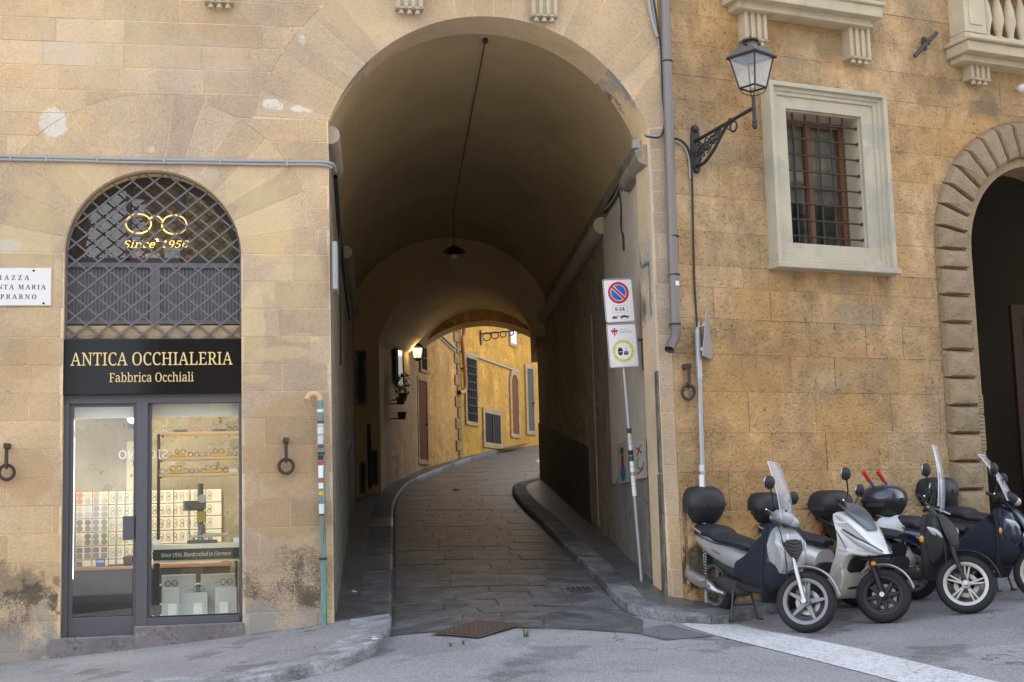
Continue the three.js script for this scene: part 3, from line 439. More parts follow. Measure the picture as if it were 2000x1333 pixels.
{
  const R = FR.group('rough_stone_palazzo', 'rough ochre stone palazzo with barred window and rusticated arched portal', 'building');
  const out = [[0.0, -0.4], [POR.u - POR.Ri, -0.4], [POR.u - POR.Ri, POR.cv]];
  const s = new THREE.Shape(); s.moveTo(0, -0.4); s.lineTo(POR.u - POR.Ri, -0.4); s.lineTo(POR.u - POR.Ri, POR.cv); s.absarc(POR.u, POR.cv, POR.Ri, Math.PI, 0, true); s.lineTo(POR.u + POR.Ri, -0.4); s.lineTo(17, -0.4); s.lineTo(17, 13.5); s.lineTo(0, 13.5);
  s.holes.push(new THREE.Path([[wu0, wv0], [wu1, wv0], [wu1, wv1], [wu0, wv1]].map(p => new THREE.Vector2(...p))));
  mesh('wall', ext(s, 0.5, 0, [], 40).translate(0, 0, -0.5 - BT), mWallR, R);
  const [fu0, fv1] = FR.px(1484, 165), [fu1] = FR.px(1712, 195), [, fv0] = FR.px(1502, 526);
  const lines = [-0.2, 0.3, 0.72, 1.15, 1.66, 2.08, 2.5, 2.95, 3.36, 3.75, 4.1, fv0, 4.72, 5.12, 5.5, 5.86, 6.2, fv1, 6.85, 7.2, 7.56, 7.95, 8.35];
  const plinth = y0 => y0 < 1.6;
  courses(R, lines, 0.0, 7.2, 0.5, 1.25, (u, y0) => { const d = Math.abs(u - POR.u); if (y0 > POR.cv - 0.05) { if (d < POR.Ro) return POR.cv + Math.sqrt(POR.Ro ** 2 - d * d) + 0.004; } else if (d < POR.Ro) return Infinity; if (u > fu0 + 0.02 && u < fu1 - 0.02 && y0 > fv0 - 0.03 && y0 < fv1 - 0.03) return Infinity; return -9; }, mStoneR, 31, { joint: 0.0025, proud: 0.006, crit: [fu0 + 0.02, fu1 - 0.02, POR.u - POR.Ro, POR.u + POR.Ro] });
  mesh('plinth', [ext([[0.05, -0.3], [3.68, -0.3], [3.68, 1.66], [0.05, 1.66]], 0.05, 0.012)], M([1.0, 0.98, 0.92], 0.95, { map: stoneMapR, bumpMap: rep(roughBump, 1.8), bumpScale: 0.02 }), R);
  mesh('roof', box(18, 0.3, 7, 8.6, 13.65, -3.1), M([0.35, 0.18, 0.12], 0.9), R);
  mesh('side_wall', box(0.5, 13.9, 5.4, 16.7, 6.55, -3.2), mWallR, R);
  mesh('back_wall', box(13.6, 13.9, 0.3, 10.2, 6.55, -6), mWallR, R);
  // portal: smooth inner band and cushioned blocks
  const band = []; for (let k = 0; k <= 32; k++) { const q = Math.PI * k / 32; band.push([POR.u + Math.cos(q) * POR.Rb, POR.cv + Math.sin(q) * POR.Rb]); } band.push([POR.u - POR.Rb, -0.3], [POR.u - POR.Ri, -0.3]); for (let k = 32; k >= 0; k--) { const q = Math.PI * k / 32; band.push([POR.u + Math.cos(q) * POR.Ri, POR.cv + Math.sin(q) * POR.Ri]); } band.push([POR.u + POR.Ri, -0.3], [POR.u + POR.Rb, -0.3]);
  mesh('portal_band', ext(band, 0.34, 0.008).translate(0, 0, -0.32), mRust[2], R);
  const r = rng(4);
  const cushion = (poly, i) => {        // pillow-faced block: outline on the wall, shrunken face in front, the face sags to its lower edge
    const cx = poly.reduce((s, p) => s + p[0], 0) / poly.length, cy = poly.reduce((s, p) => s + p[1], 0) / poly.length, n = poly.length, tr = [];
    const rings = [[1.0, -0.02], [0.99, 0.035], [0.94, 0.09], [0.8, 0.12], [0.35, 0.135]].map(([k, z]) => poly.map(p => [cx + (p[0] - cx) * k, cy + (p[1] - cy) * k - z * 0.25, z + (r() - 0.5) * (k < 1 ? 0.012 : 0)]));
    for (let a = 0; a < rings.length - 1; a++) for (let k = 0; k < n; k++) { const A = rings[a][k], B = rings[a][(k + 1) % n], C = rings[a + 1][(k + 1) % n], D = rings[a + 1][k]; tr.push(...A, ...B, ...C, ...A, ...C, ...D); }
    const T = rings[rings.length - 1]; for (let k = 0; k < n; k++) tr.push(...T[k], ...T[(k + 1) % n], cx, cy - 0.035, 0.138);
    const g = new THREE.BufferGeometry(); g.setAttribute('position', new THREE.Float32BufferAttribute(tr, 3)); g.computeVertexNormals();
    mesh('portal_block', toCreasedNormals(clean(g), 0.5), mRust[(r() * 3) | 0], R);
  };
  const sub = (a, b, n) => Array.from({ length: n }, (_, k) => [lerp(a[0], b[0], k / n), lerp(a[1], b[1], k / n)]);
  for (const sd of [-1, 1]) { let v = 0.2, k = 0; while (v < POR.cv - 0.05) { const h = Math.min(0.33, POR.cv - v), x0 = POR.u + sd * (POR.Rb + 0.012), x1 = POR.u + sd * (POR.Ro - 0.005); const a = Math.min(x0, x1), b = Math.max(x0, x1), t = v + h - 0.012, P = [[a, v + 0.006], [b, v + 0.006], [b, t], [a, t]]; cushion([...sub(P[0], P[1], 4), ...sub(P[1], P[2], 3), ...sub(P[2], P[3], 4), ...sub(P[3], P[0], 3)]); v += 0.33; k++; } }
  const nv = 19; for (let k = 0; k < nv; k++) { const a = Math.PI * k / nv + 0.006, b = Math.PI * (k + 1) / nv - 0.006, q = (R, t) => [POR.u + Math.cos(t) * R, POR.cv + Math.sin(t) * R]; cushion([...sub(q(POR.Rb + 0.012, b), q(POR.Rb + 0.012, a), 3), ...sub(q(POR.Rb + 0.012, a), q(POR.Ro, a), 4), ...sub(q(POR.Ro, a), q(POR.Ro, b), 3), ...sub(q(POR.Ro, b), q(POR.Rb + 0.012, b), 4)]); }
  // dark entrance hall behind the portal
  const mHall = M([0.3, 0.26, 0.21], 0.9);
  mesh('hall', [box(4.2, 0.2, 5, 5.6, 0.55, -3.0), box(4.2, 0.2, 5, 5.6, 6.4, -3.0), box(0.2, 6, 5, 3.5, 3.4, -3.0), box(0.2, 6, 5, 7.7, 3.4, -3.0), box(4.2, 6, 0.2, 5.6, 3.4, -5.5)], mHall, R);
}
{ // open leaf of the great door, seen inside the portal
  const mW = M([0.05, 0.032, 0.022], 0.6), t = FR.thing('portal_door_leaf', 'dark panelled timber door leaf folded back inside the arched portal', 'door', POR.u - POR.Ri + 0.12, 0.7, -0.55); t.rotation.y += 1.15;
  mesh('leaf', rbox(1.05, 4.2, 0.09, 0.01, 0.53, 2.1, 0), mW, t);
  for (let i = 0; i < 5; i++) for (let j = 0; j < 2; j++) mesh('panel', rbox(0.4, 0.62, 0.05, 0.02, 0.29 + j * 0.48, 0.5 + i * 0.78, 0.045), mW, t);
  const t2 = FR.thing('portal_door_leaf', 'reddish timber door leaf deep inside the arched portal', 'door', FR.px(1987, 800, -1.2)[0], 0.7, -1.2); t2.rotation.y -= 0.2;
  const mW2 = M([0.055, 0.03, 0.02], 0.6);
  mesh('leaf', rbox(1.2, 3.6, 0.08, 0.01, 0.6, 1.8, 0), mW2, t2); for (let i = 0; i < 4; i++) mesh('panel', rbox(0.9, 0.7, 0.05, 0.02, 0.6, 0.5 + i * 0.86, 0.04), mW2, t2);
  const bulb = new THREE.MeshStandardMaterial({ color: 0xffffff, emissive: new THREE.Color(1, 0.72, 0.4), emissiveIntensity: 2.5 });
  for (const [x, y, s] of [[1965, 574, 0.05], [1950, 582, 0.022], [1914, 594, 0.03]]) {
    const [u, v] = FR.px(x, y, -4.2), l = FR.thing('hall_lamp', s > 0.04 ? 'square hall lamp glowing deep inside the portal' : s > 0.025 ? 'round hall lamp glowing beside the open door leaf' : 'tiny lamp glowing next to the square hall lamp', 'lamp', u, v, -4.2);
    mesh('bulb', sph(s, 0, 0, 0), bulb, l); mesh('fitting', cyl(s * 1.1, s * 0.7, s, 0, s * 1.3, 0), M([0.1, 0.1, 0.1], 0.5), l); const rod = 6.3 - v; mesh('rod', cyl(0.006, 0.006, rod - s, 0, s + rod / 2, 0), M([0.1, 0.1, 0.1], 0.5), l);
    const pl = new THREE.PointLight(new THREE.Color(1, 0.7, 0.4), s > 0.04 ? 0.6 : 0.12); pl.position.set(0, 0, s + 0.04); pl.castShadow = true; l.add(pl);
  }
  // name plates on the jamb
  const mBr = M([0.28, 0.24, 0.15], 0.35, { metalness: 0.7 });
  const plate = (x, y0, y1, label, rows) => { const [u, a] = FR.px(x, y1, 0.02), [, b] = FR.px(x, y0, 0.02), p = FR.thing('name_plate', label, 'plate', POR.u - POR.Ri - 0.055, a, 0.022); mesh('plate', box(0.1, b - a, 0.012, 0, (b - a) / 2, 0.006), mBr, p); for (let k = 0; k < rows; k++) mesh('name_strip', box(0.08, (b - a) / rows * 0.45, 0.005, 0, (b - a) * (k + 0.5) / rows, 0.014), M([0.16, 0.13, 0.08], 0.5, { metalness: 0.5 }), p); };
  plate(1918, 772, 808, 'small brass name plate with rows on the portal jamb', 6); plate(1920, 812, 880, 'tall brass bell plate below the name plate on the portal jamb', 9);
}
{ // barred window with stone surround
  const [fu0, fv1] = FR.px(1484, 165), [fu1] = FR.px(1712, 195), [, fv0] = FR.px(1502, 526), cu = (wu0 + wu1) / 2;
  const W = FR.thing('barred_window', 'tall barred window in a grey moulded stone frame above the scooters', 'window', cu, fv0, 0);
  const l = fu0 - cu, r = fu1 - cu, h = fv1 - fv0, ol = wu0 - cu, or = wu1 - cu, ob = wv0 - fv0, ot = wv1 - fv0;
  const frame = (g0, g1, z, d) => [[l * g0 + ol * (1 - g0), 0], 0];
  const ring = (k0, k1, d) => { const P = k => [[lerp(ol, l, k), lerp(ob, 0, k)], [lerp(or, r, k), lerp(ob, 0, k)], [lerp(or, r, k), lerp(ot, h, k)], [lerp(ol, l, k), lerp(ot, h, k)]]; return ext(P(k1), d, 0.004, [P(k0).reverse()]); };
  mesh('stone_frame', [ring(0, 0.55, 0.1)], mTrimGrey, W); mesh('inner_moulding', [ring(0.5, 0.68, 0.125)], mTrimGrey, W); mesh('outer_moulding', [ring(0.66, 0.86, 0.145), ring(0.82, 1.0, 0.19)], mTrimGrey, W);
  mesh('reveal_lining', [box(0.02, ot - ob, 0.3, ol + 0.004, (ot + ob) / 2, -0.1), box(0.02, ot - ob, 0.3, or - 0.004, (ot + ob) / 2, -0.1), box(or - ol, 0.02, 0.3, (ol + or) / 2, ot - 0.004, -0.1), box(or - ol, 0.02, 0.3, (ol + or) / 2, ob + 0.004, -0.1)], mTrim, W); mesh('sill', rbox(r - l + 0.06, 0.06, 0.23, 0.01, (l + r) / 2, 0.02, 0.11), mTrimGrey, W);
  const mWood = M([0.2, 0.085, 0.035], 0.5), mGl = M([0.9, 0.95, 1], 0.03, { transmission: 1, thickness: 0, ior: 1.5 });
  const ow = or - ol, oh = ot - ob, oc = (ol + or) / 2, z = -0.26;
  const cas = mesh('casement', [box(0.09, oh, 0.06, oc, ob + oh / 2, z), box(0.06, oh, 0.05, ol + 0.03, ob + oh / 2, z), box(0.075, oh, 0.05, or - 0.04, ob + oh / 2, z), box(ow, 0.08, 0.05, oc, ot - 0.04, z), box(ow, 0.08, 0.05, oc, ob + 0.04, z), box(ow, 0.03, 0.04, oc, ob + oh * 0.48, z)], mWood, W);
  for (const s of [-1, 1]) for (const k of [0, 1]) mesh('pane', box(ow / 2 - 0.11, k ? oh * 0.46 : oh * 0.42, 0.004, oc + s * ow * 0.235, ob + (k ? oh * 0.72 : oh * 0.265), z), mGl, cas);
  mesh('blind', box(ow, oh * 0.62, 0.01, oc, ob + oh * 0.68, z - 0.06), M([0.2, 0.16, 0.1], 0.9), W); mesh('room', [box(ow + 0.6, oh + 0.6, 0.04, oc, ob + oh / 2, z - 2.2), box(0.04, oh + 0.6, 2.0, ol - 0.3, ob + oh / 2, z - 1.2), box(0.04, oh + 0.6, 2.0, or + 0.3, ob + oh / 2, z - 1.2), box(ow + 0.6, 0.04, 2.0, oc, ot + 0.3, z - 1.2), box(ow + 0.6, 0.04, 2.0, oc, ob - 0.3, z - 1.2)], M([0.45, 0.4, 0.33], 0.9), W);
  const mIron = M([0.06, 0.05, 0.045], 0.7, { metalness: 0.4 });
  for (let i = 0; i < 5; i++) mesh('upright_bar', cyl(0.0125, 0.0125, oh, ol + ow * (i + 1) / 6 - 0.02, ob + oh / 2, 0.0, 0, 0, 0, 8), mIron, W);
  for (let i = 0; i < 8; i++) mesh('cross_bar', [place(cyl(0.011, 0.011, ow + 0.0, 0, 0, 0, 0, 0, Math.PI / 2, 8), oc, ob + oh * (i + 0.55) / 8.2, 0.012), sph(0.021, or - 0.02, ob + oh * (i + 0.55) / 8.2, 0.018)], mIron, W);
}
// cornice of the window above, balcony, brackets
{
  const [u0] = FR.px(1440, 20, 0.3), [u1, vb] = FR.px(1720, 48, 0.3), w = u1 - u0;
  const t = FR.thing('window_ledge', 'long moulded stone window ledge above the barred window', 'ledge', (u0 + u1) / 2, vb, 0);
  mesh('soffit', rbox(w - 0.14, 0.1, 0.24, 0.02, 0, 0.03, 0.12), mTrim, t); mesh('corona', rbox(w, 0.14, 0.36, 0.015, 0, 0.13, 0.18), mTrim, t); mesh('cyma', rbox(w + 0.06, 0.05, 0.4, 0.02, 0, 0.22, 0.2), mTrim, t); mesh('plinth_course', rbox(w - 0.24, 0.16, 0.22, 0.01, 0, 0.32, 0.11), mTrim, t); mesh('upper_frame', rbox(w - 0.5, 1.2, 0.12, 0.01, 0, 0.98, 0.06), mTrim, t);
  for (const [x, y, l] of [[1474, 88, 'fluted stone bracket half hidden behind the wall lantern'], [1678, 124, 'fluted stone bracket at the far end of the long window ledge'], [1912, 165, 'fluted stone bracket under the balcony corner']]) { const [u, v] = FR.px(x, y, 0.1); bracket(FR, u, v, 0.3, 0.44, l, 0.15); }
  const [b0, bv] = FR.px(1888, 105, 0.35), B = FR.thing('balcony', 'stone balcony with balusters above the arched portal', 'balcony', b0, bv, 0);
  mesh('soffit', rbox(2.9, 0.08, 0.26, 0.02, 1.5, 0.0, 0.13), mTrim, B); mesh('slab', rbox(3.0, 0.13, 0.4, 0.015, 1.5, 0.1, 0.2), mTrim, B); mesh('edge_moulding', rbox(3.06, 0.05, 0.46, 0.02, 1.5, 0.19, 0.23), mTrim, B);
  mesh('base_course', rbox(2.86, 0.1, 0.28, 0.01, 1.5, 0.265, 0.14), mTrim, B);
  for (const x of [0.25, 2.75]) mesh('pedestal', [rbox(0.34, 0.9, 0.28, 0.01, x, 0.77, 0.14), rbox(0.2, 0.7, 0.02, 0.004, x, 0.77, 0.285)], mTrim, B);
  const prof = [[0, 0], [0.065, 0], [0.065, 0.04], [0.04, 0.06], [0.05, 0.12], [0.085, 0.26], [0.07, 0.4], [0.035, 0.55], [0.03, 0.62], [0.05, 0.66], [0.06, 0.7], [0, 0.7]];
  for (let i = 0; i < 11; i++) mesh('baluster', lathe(prof, 12).translate(0.55 + i * 0.195, 0.315, 0.14), mTrim, B);
  mesh('rail', rbox(3.0, 0.12, 0.34, 0.02, 1.5, 1.08, 0.16), mTrim, B);
  // white security lamp/camera dome at the edge of the frame
  const [cu, cv] = FR.px(1998, 172, 0.12), cam = FR.thing('security_camera', 'white dome camera on the wall under the balcony', 'camera', cu, cv, 0);
  mesh('dome', sph(0.07, 0, 0, 0.12, 1, 0.8, 1), M([0.8, 0.8, 0.78], 0.3), cam); mesh('arm', cyl(0.02, 0.02, 0.12, 0, 0.03, 0.06, Math.PI / 2), M([0.7, 0.7, 0.7], 0.4), cam);
  // iron rod holder high on the wall
  const [ru, rv] = FR.px(1787, 110, 0.06), rod = FR.thing('flag_holder', 'slanting iron flag holder on the rough wall', 'flag holder', ru, rv, 0), mI = M([0.09, 0.085, 0.085], 0.7, { metalness: 0.3 });
  mesh('socket', bar([0, 0, 0.06], [0.3, 0.31, 0.14], 0.026, 10), mI, rod); mesh('clamp', [box(0.04, 0.16, 0.05, 0.17, 0.18, 0.05), tor(0.035, 0.012, 0.19, 0.195, 0.11, 0, 0.6, 0)], mI, rod);
}
// ---------- vaulted passage and the lane beyond ----------
const plN = fbm(301, 6, 5, 0.6), plS = fbm(311, 3, 4);
const plasterMap = tex(768, 768, (x, y) => { const a = plN(x, y), s = plS(x * 3, y * 0.5), f = hF(x, y), b = hM(x, y); let v = 0.8 + (a - 0.5) * 0.28 + (s - 0.5) * 0.14 + (f - 0.5) * 0.08; if (a * 0.6 + b * 0.4 > 0.6) v -= 0.12; const pe = plS(x + 0.37, y + 0.2) * 0.75 + b * 0.25; if (pe > 0.6) v += 0.09; if (Math.abs(plN(x + 0.5, y * 0.7) - 0.5) < 0.003) v -= 0.25; return [v, v * 0.985, v * 0.96]; });
const plasterBump = tex(512, 512, (x, y) => plN(x, y) * 0.7 + hF(x, y) * 0.1 + hM(x, y) * 0.2, false);
const plasterSoft = tex(768, 768, (x, y) => { const a = plN(x, y), s = plS(x * 3, y * 0.5), f = hF(x, y); let v = 0.84 + (a - 0.5) * 0.12 + (s - 0.5) * 0.07 + (f - 0.5) * 0.05; if (Math.abs(plN(x + 0.5, y * 0.7) - 0.5) < 0.0015) v -= 0.15; return [v, v * 0.985, v * 0.96]; });
const soft = c => M(c, 0.95, { map: rep(plasterSoft, 3.1), bumpMap: rep(plasterBump, 1.8), bumpScale: 0.008, tri: true });
const plaster = (c, rough = 0.95, b = 0.012, m = 3.1) => M(c, rough, { map: rep(plasterMap, m), bumpMap: rep(plasterBump, m * 0.6), bumpScale: b, tri: true });
const roughWall = (c, b = 0.05) => M(c, 0.95, { map: rep(plasterMap, 1.7), bumpMap: rep(roughBump, 1.3), bumpScale: b, tri: true });
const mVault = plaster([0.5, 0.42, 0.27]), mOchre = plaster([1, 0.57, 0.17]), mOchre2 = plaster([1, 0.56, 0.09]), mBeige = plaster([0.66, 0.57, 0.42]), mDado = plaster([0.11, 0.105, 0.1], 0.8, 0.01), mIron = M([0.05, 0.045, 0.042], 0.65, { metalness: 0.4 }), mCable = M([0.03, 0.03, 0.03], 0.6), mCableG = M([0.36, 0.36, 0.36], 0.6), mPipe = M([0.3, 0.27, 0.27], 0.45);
const mStoneT = M([1.3, 1.2, 1.0], 0.9, { map: rep(slabMap, 1.4), bumpMap: rep(slabBump, 0.8), bumpScale: 0.02, tri: true });
const TL = Frame.between(...WL[0], ...WL[1]), TR = Frame.between(...WR[1], ...WR[0]);
const S1 = Frame.between(...WS[0], ...WS[1]), S2 = Frame.between(...WS[1], ...WS[2]), S3 = Frame.between(...WS[2], ...WS[3]), S4 = Frame.between(...WS[3], ...WS[4]), FA = Frame.between(-3.1, -27.2, 0.75, -27.35), FB = Frame.between(-2.32, -31.7, 1.9, -31.9);
const len = (p, q) => Math.hypot(p[0] - q[0], p[1] - q[1]);
const lTL = len(WL[0], WL[1]), lTR = len(WR[0], WR[1]), lS1 = len(WS[0], WS[1]), lS2 = len(WS[1], WS[2]), lS3 = len(WS[2], WS[3]), lS4 = len(WS[3], WS[4]);
// a slab of wall on a frame between pixel-free limits, bottom below ground
const slabOn = (u0, u1, v0, v1, n0, n1) => box(u1 - u0, v1 - v0, n1 - n0, (u0 + u1) / 2, (v0 + v1) / 2, (n0 + n1) / 2);
{
  const t = TL.group('passage_vault', 'long plastered barrel vault covering the street archway', 'vault');
  const inv = new THREE.Matrix4().makeRotationY(-TL.a).multiply(new THREE.Matrix4().makeTranslation(-TL.o.x, 0, -TL.o.z));
  const at = (p, q, s) => [lerp(p[0], q[0], s), lerp(p[1], q[1], s)];
  const g = grid(40, 30, (i, j) => { const s = j * 1.0, A = at(WL[0], WL[1], s), B = at(WR[0], WR[1], s), tau = -Math.cos(i * Math.PI), du = tau * 1.79; const v = ARCH.cv + Math.sqrt(1.905 ** 2 - du * du) + s * 0.12; const ex = 0.03; const x = lerp(A[0] - ex, B[0] + ex, (tau + 1) / 2), z = lerp(A[1], B[1], (tau + 1) / 2) - (1 - s) * 0.15; return V3(x, v, z).applyMatrix4(inv); }, (i, j) => [i * 5.2, j * 14]);
  mesh('vault', g, M([0.84, 0.66, 0.39], 0.95, { map: rep(plasterSoft, 4.3), bumpMap: rep(plasterBump, 2.4), bumpScale: 0.012 }), t);
  const W = TL.group('passage_left_wall', 'plastered left wall of the vaulted passage with a dark dado', 'wall');
  mesh('wall', slabOn(0.0, lTL, -0.5, 6.0, -0.3, 0), mBeige, W);
  const vg = u => { const w = TL.w(u, 0); return H(w.x, w.z) + KH; };
  const dado = (u0, u1, h) => ext([[u0, vg(u0) - 0.4], [u1, vg(u1) - 0.4], [u1, vg(u1) + h], [u0, vg(u0) + h]], 0.012, 0.003);
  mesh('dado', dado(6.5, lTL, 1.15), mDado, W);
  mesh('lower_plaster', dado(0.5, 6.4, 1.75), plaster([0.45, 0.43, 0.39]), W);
  const [i0] = [0.2]; mesh('impost', [place(cyl(0.1, 0.1, 1.5, 0, 0, 0, 0, 0, Math.PI / 2, 14), 0.82, 5.72, 0.02), place(cyl(0.1, 0.1, 5.8, 0, 0, 0, 0, 0, Math.PI / 2, 14), 9.5, 5.74, 0.02)], soft([0.7, 0.62, 0.5]), W);
  // openings in the left wall
  const op = (fr, x0, x1, y0, y1, name, label, cat, m, o = {}) => { const a = fr.px(x0, (y0 + y1) / 2), b = fr.px(x1, (y0 + y1) / 2), xm = (x0 + x1) / 2, lo = fr.px(xm, y1)[1], hi = fr.px(xm, y0)[1], w = b[0] - a[0], h = hi - lo, T = fr.thing(name, label, cat, (a[0] + b[0]) / 2, lo, 0, o.group); const f = o.f ?? 0.08, d = o.d ?? 0.04;
    mesh('frame', [ext([[-w / 2 - f, -(o.sill ?? f)], [w / 2 + f, -(o.sill ?? f)], [w / 2 + f, h + f], [-w / 2 - f, h + f]], d, 0.005, [[[-w / 2, 0], [-w / 2, h], [w / 2, h], [w / 2, 0]]])], o.fm ?? mStoneT, T);
    mesh(o.leaf ?? 'leaf', box(w, h, 0.02, 0, h / 2, 0.012), m, T); return [T, w, h]; };
  const mDark = M([0.035, 0.03, 0.028], 0.7), mWoodD = M([0.14, 0.065, 0.035], 0.6), mShut = M([0.13, 0.11, 0.08], 0.7);
  op(FA, 700, 711, 690, 788, 'passage_window', 'tall dark shuttered window in the left wall of the passage', 'window', mDark, { f: 0.05 });
  op(FA, 705, 712, 905, 962, 'cellar_hatch', 'narrow dark cellar hatch low in the passage dado', 'hatch', mDark, { f: 0.03 });
  op(FA, 727, 736, 882, 945, 'cellar_hatch', 'low cellar hatch beside the white pipe in the passage', 'hatch', mDark, { f: 0.03 });
  { const [u, v] = FA.px(722, 945, 0.06), p = FA.thing('wall_pipe', 'thin dark pipe rising from the dado in the passage', 'pipe', u, v - 0.05); const q = FA.px(721, 828, 0.06)[1]; mesh('pipe', cyl(0.035, 0.035, q - v + 0.1, 0, (q - v) / 2, 0.04), mIron, p); mesh('clamp', box(0.1, 0.03, 0.06, 0, (q - v) * 0.7, 0.03), mIron, p); }
  // right wall: pale render near the mouth, rough stone, dark dado deep inside
  const R = TR.group('passage_right_wall', 'right wall of the vaulted passage, pale render near the mouth then rough stone', 'wall');
  mesh('wall', slabOn(0, lTR - 0.3, -0.5, 6.0, -0.3, 0), roughWall([0.62, 0.54, 0.41]), R);
  const ua = TR.px(1186, 600)[0], ub = lTR - 0.02, hg = u => { const w = TR.w(u, 0); return H(w.x, w.z) + KH; };
  const uc = TR.px(1186, 880)[0], vc = TR.px(1250, 935)[1];
  mesh('pale_render', ext([[ua, vc], [ub, vc], [ub, 5.6], [ua, 5.6]], 0.02, 0.004), soft([0.96, 0.88, 0.75]), R);
  mesh('cement_skirt', ext([[ua + 0.4, hg(ua) - 0.3], [ub, hg(ub) - 0.3], [ub, vc], [ua + 0.4, vc + 0.05]], 0.024, 0.004), plaster([0.5, 0.49, 0.46], 0.9, 0.02), R);
  mesh('corner_stone', ext([[ub - 0.28, 0.2], [ub + 0.01, 0.2], [ub + 0.01, vc], [ub - 0.28, vc]], 0.034, 0.006), mStoneT, R);
  mesh('corner_stone', ext([[ub - 0.22, vc + 0.01], [ub + 0.01, vc + 0.01], [ub + 0.01, vc + 1.1], [ub - 0.22, vc + 1.1]], 0.03, 0.006), mStoneT, R);
  mesh('ochre_render', ext([[4.2, hg(4.2) + 0.2], [ua - 1.6, hg(ua) + 0.25], [ua - 1.6, 4.6], [4.2, 4.9]], 0.018, 0.004), plaster([0.66, 0.52, 0.33]), R);
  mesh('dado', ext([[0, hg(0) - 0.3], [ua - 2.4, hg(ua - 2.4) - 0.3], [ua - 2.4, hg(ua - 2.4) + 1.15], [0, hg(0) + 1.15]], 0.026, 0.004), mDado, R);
  const m0 = TR.px(1232, 330)[0], m1 = TR.px(1180, 428)[0];
  mesh('impost', [place(cyl(0.115, 0.115, ub - m0 - 0.05, 0, 0, 0, 0, 0, Math.PI / 2, 18), (m0 + ub) / 2 - 0.02, 5.56, 0.03)], plaster([0.5, 0.44, 0.34]), R);
  mesh('impost', [place(cyl(0.12, 0.12, m1, 0, 0, 0, 0, 0, Math.PI / 2, 18), m1 / 2, 5.56, 0.03)], soft([0.7, 0.62, 0.5]), R);
  for (const [x, y0, y1] of [[1262, 660, 720], [1270, 515, 620]]) { const [u, a] = TR.px(x, y1, 0.02), b = TR.px(x, y0, 0.02)[1]; mesh('meter_cover', [rbox(0.34, b - a, 0.02, 0.006, u, (a + b) / 2, 0.028), box(0.36, 0.03, 0.06, u, b + 0.01, 0.04)], plaster([0.45, 0.4, 0.33]), R); }
  // cables slung under the impost
  const cb = TR.thing('cable_bundle', 'sagging bundle of old cables below the right impost', 'cable', 0, 0, 0); cb.position.copy(TR.o); const P = (x, y, n = 0.04) => { const [u, v] = TR.px(x, y, n); return [u, v, n]; };
  mesh('cable', tube([P(1230, 322), P(1222, 345), P(1207, 368), P(1190, 396), P(1180, 415)], 0.022), mCable, cb); mesh('cable', tube([P(1236, 318, 0.07), P(1216, 352, 0.05), P(1200, 385, 0.05), P(1180, 412, 0.05)], 0.012), mCableG, cb); mesh('drop', tube([P(1208, 366), P(1213, 400), P(1213, 440), P(1217, 465), P(1218, 490)], 0.012), mCable, cb); mesh('drop', tube([P(1211, 366, 0.03), P(1217, 410, 0.03), P(1217, 462, 0.03)], 0.01), mCableG, cb);
  // flood lamp tucked behind the impost
  { const [u, v] = TR.px(1243, 283, 0.1), f = TR.thing('junction_box', 'small grey junction box behind the right impost', 'box', u, v, 0.1); mesh('body', rbox(0.1, 0.1, 0.1, 0.01, 0, 0, 0), mCableG, f); mesh('conduit', bar([0, -0.04, 0], [0.1, -0.12, -0.06], 0.012), mCableG, f); }
  // mural tiles stuck on the skirt
  const art = (draw, x0, x1, y0, y1, label) => { const [u0, v0] = TR.px(x0, y1, 0.04), [u1, v1] = TR.px(x1, y0, 0.04); const T = TR.thing('paste_up', label, 'poster', (u0 + u1) / 2, v0, 0.035); const w = u1 - u0, h = v1 - v0; const g = new THREE.PlaneGeometry(w, h).translate(0, h / 2, 0.0065); mesh('print', g, new THREE.MeshStandardMaterial({ map: canvasTex(64, 128, draw), roughness: 0.8 }), T); mesh('paper', box(w, h, 0.006, 0, h / 2, 0.002), M([0.6, 0.6, 0.55], 0.9), T); };
  art((g, w, h) => { g.fillStyle = '#b3ac9c'; g.fillRect(0, 0, w, h); g.fillStyle = '#2f6fa0'; g.beginPath(); g.ellipse(34, 98, 16, 24, 0, 0, 7); g.fill(); g.fillStyle = '#8c2f2a'; g.fillRect(26, 40, 16, 40); g.fillStyle = '#35506b'; g.beginPath(); g.arc(32, 26, 12, 0, 7); g.fill(); }, 1208, 1224, 862, 946, 'blue and red paste-up figure on the passage wall');
  art((g, w, h) => { g.fillStyle = '#cfcaba'; g.fillRect(0, 0, w, h); g.strokeStyle = '#b43a38'; g.lineWidth = 6; g.beginPath(); g.moveTo(16, 20); g.lineTo(44, 44); g.moveTo(40, 16); g.lineTo(18, 50); g.stroke(); g.strokeStyle = '#4f9068'; g.beginPath(); g.arc(34, 76, 18, 0, 4.5); g.stroke(); g.strokeStyle = '#b43a38'; g.beginPath(); g.moveTo(14, 112); g.lineTo(50, 96); g.stroke(); }, 1240, 1260, 857, 938, 'pale paste-up with red and green strokes behind the sign post');
  // lower arches at the far end of the passage
  const arcWall = (name, label, fr, u0, u1, p, topv, depth, m, foot, pier) => { // circle through three pixels
    const [A, B, C] = p.map(q => fr.px(q[0], q[1])); const D = 2 * (A[0] * (B[1] - C[1]) + B[0] * (C[1] - A[1]) + C[0] * (A[1] - B[1])), s = q => q[0] ** 2 + q[1] ** 2; const cx = (s(A) * (B[1] - C[1]) + s(B) * (C[1] - A[1]) + s(C) * (A[1] - B[1])) / D, cy = (s(A) * (C[0] - B[0]) + s(B) * (A[0] - C[0]) + s(C) * (B[0] - A[0])) / D, Rr = Math.hypot(A[0] - cx, A[1] - cy);
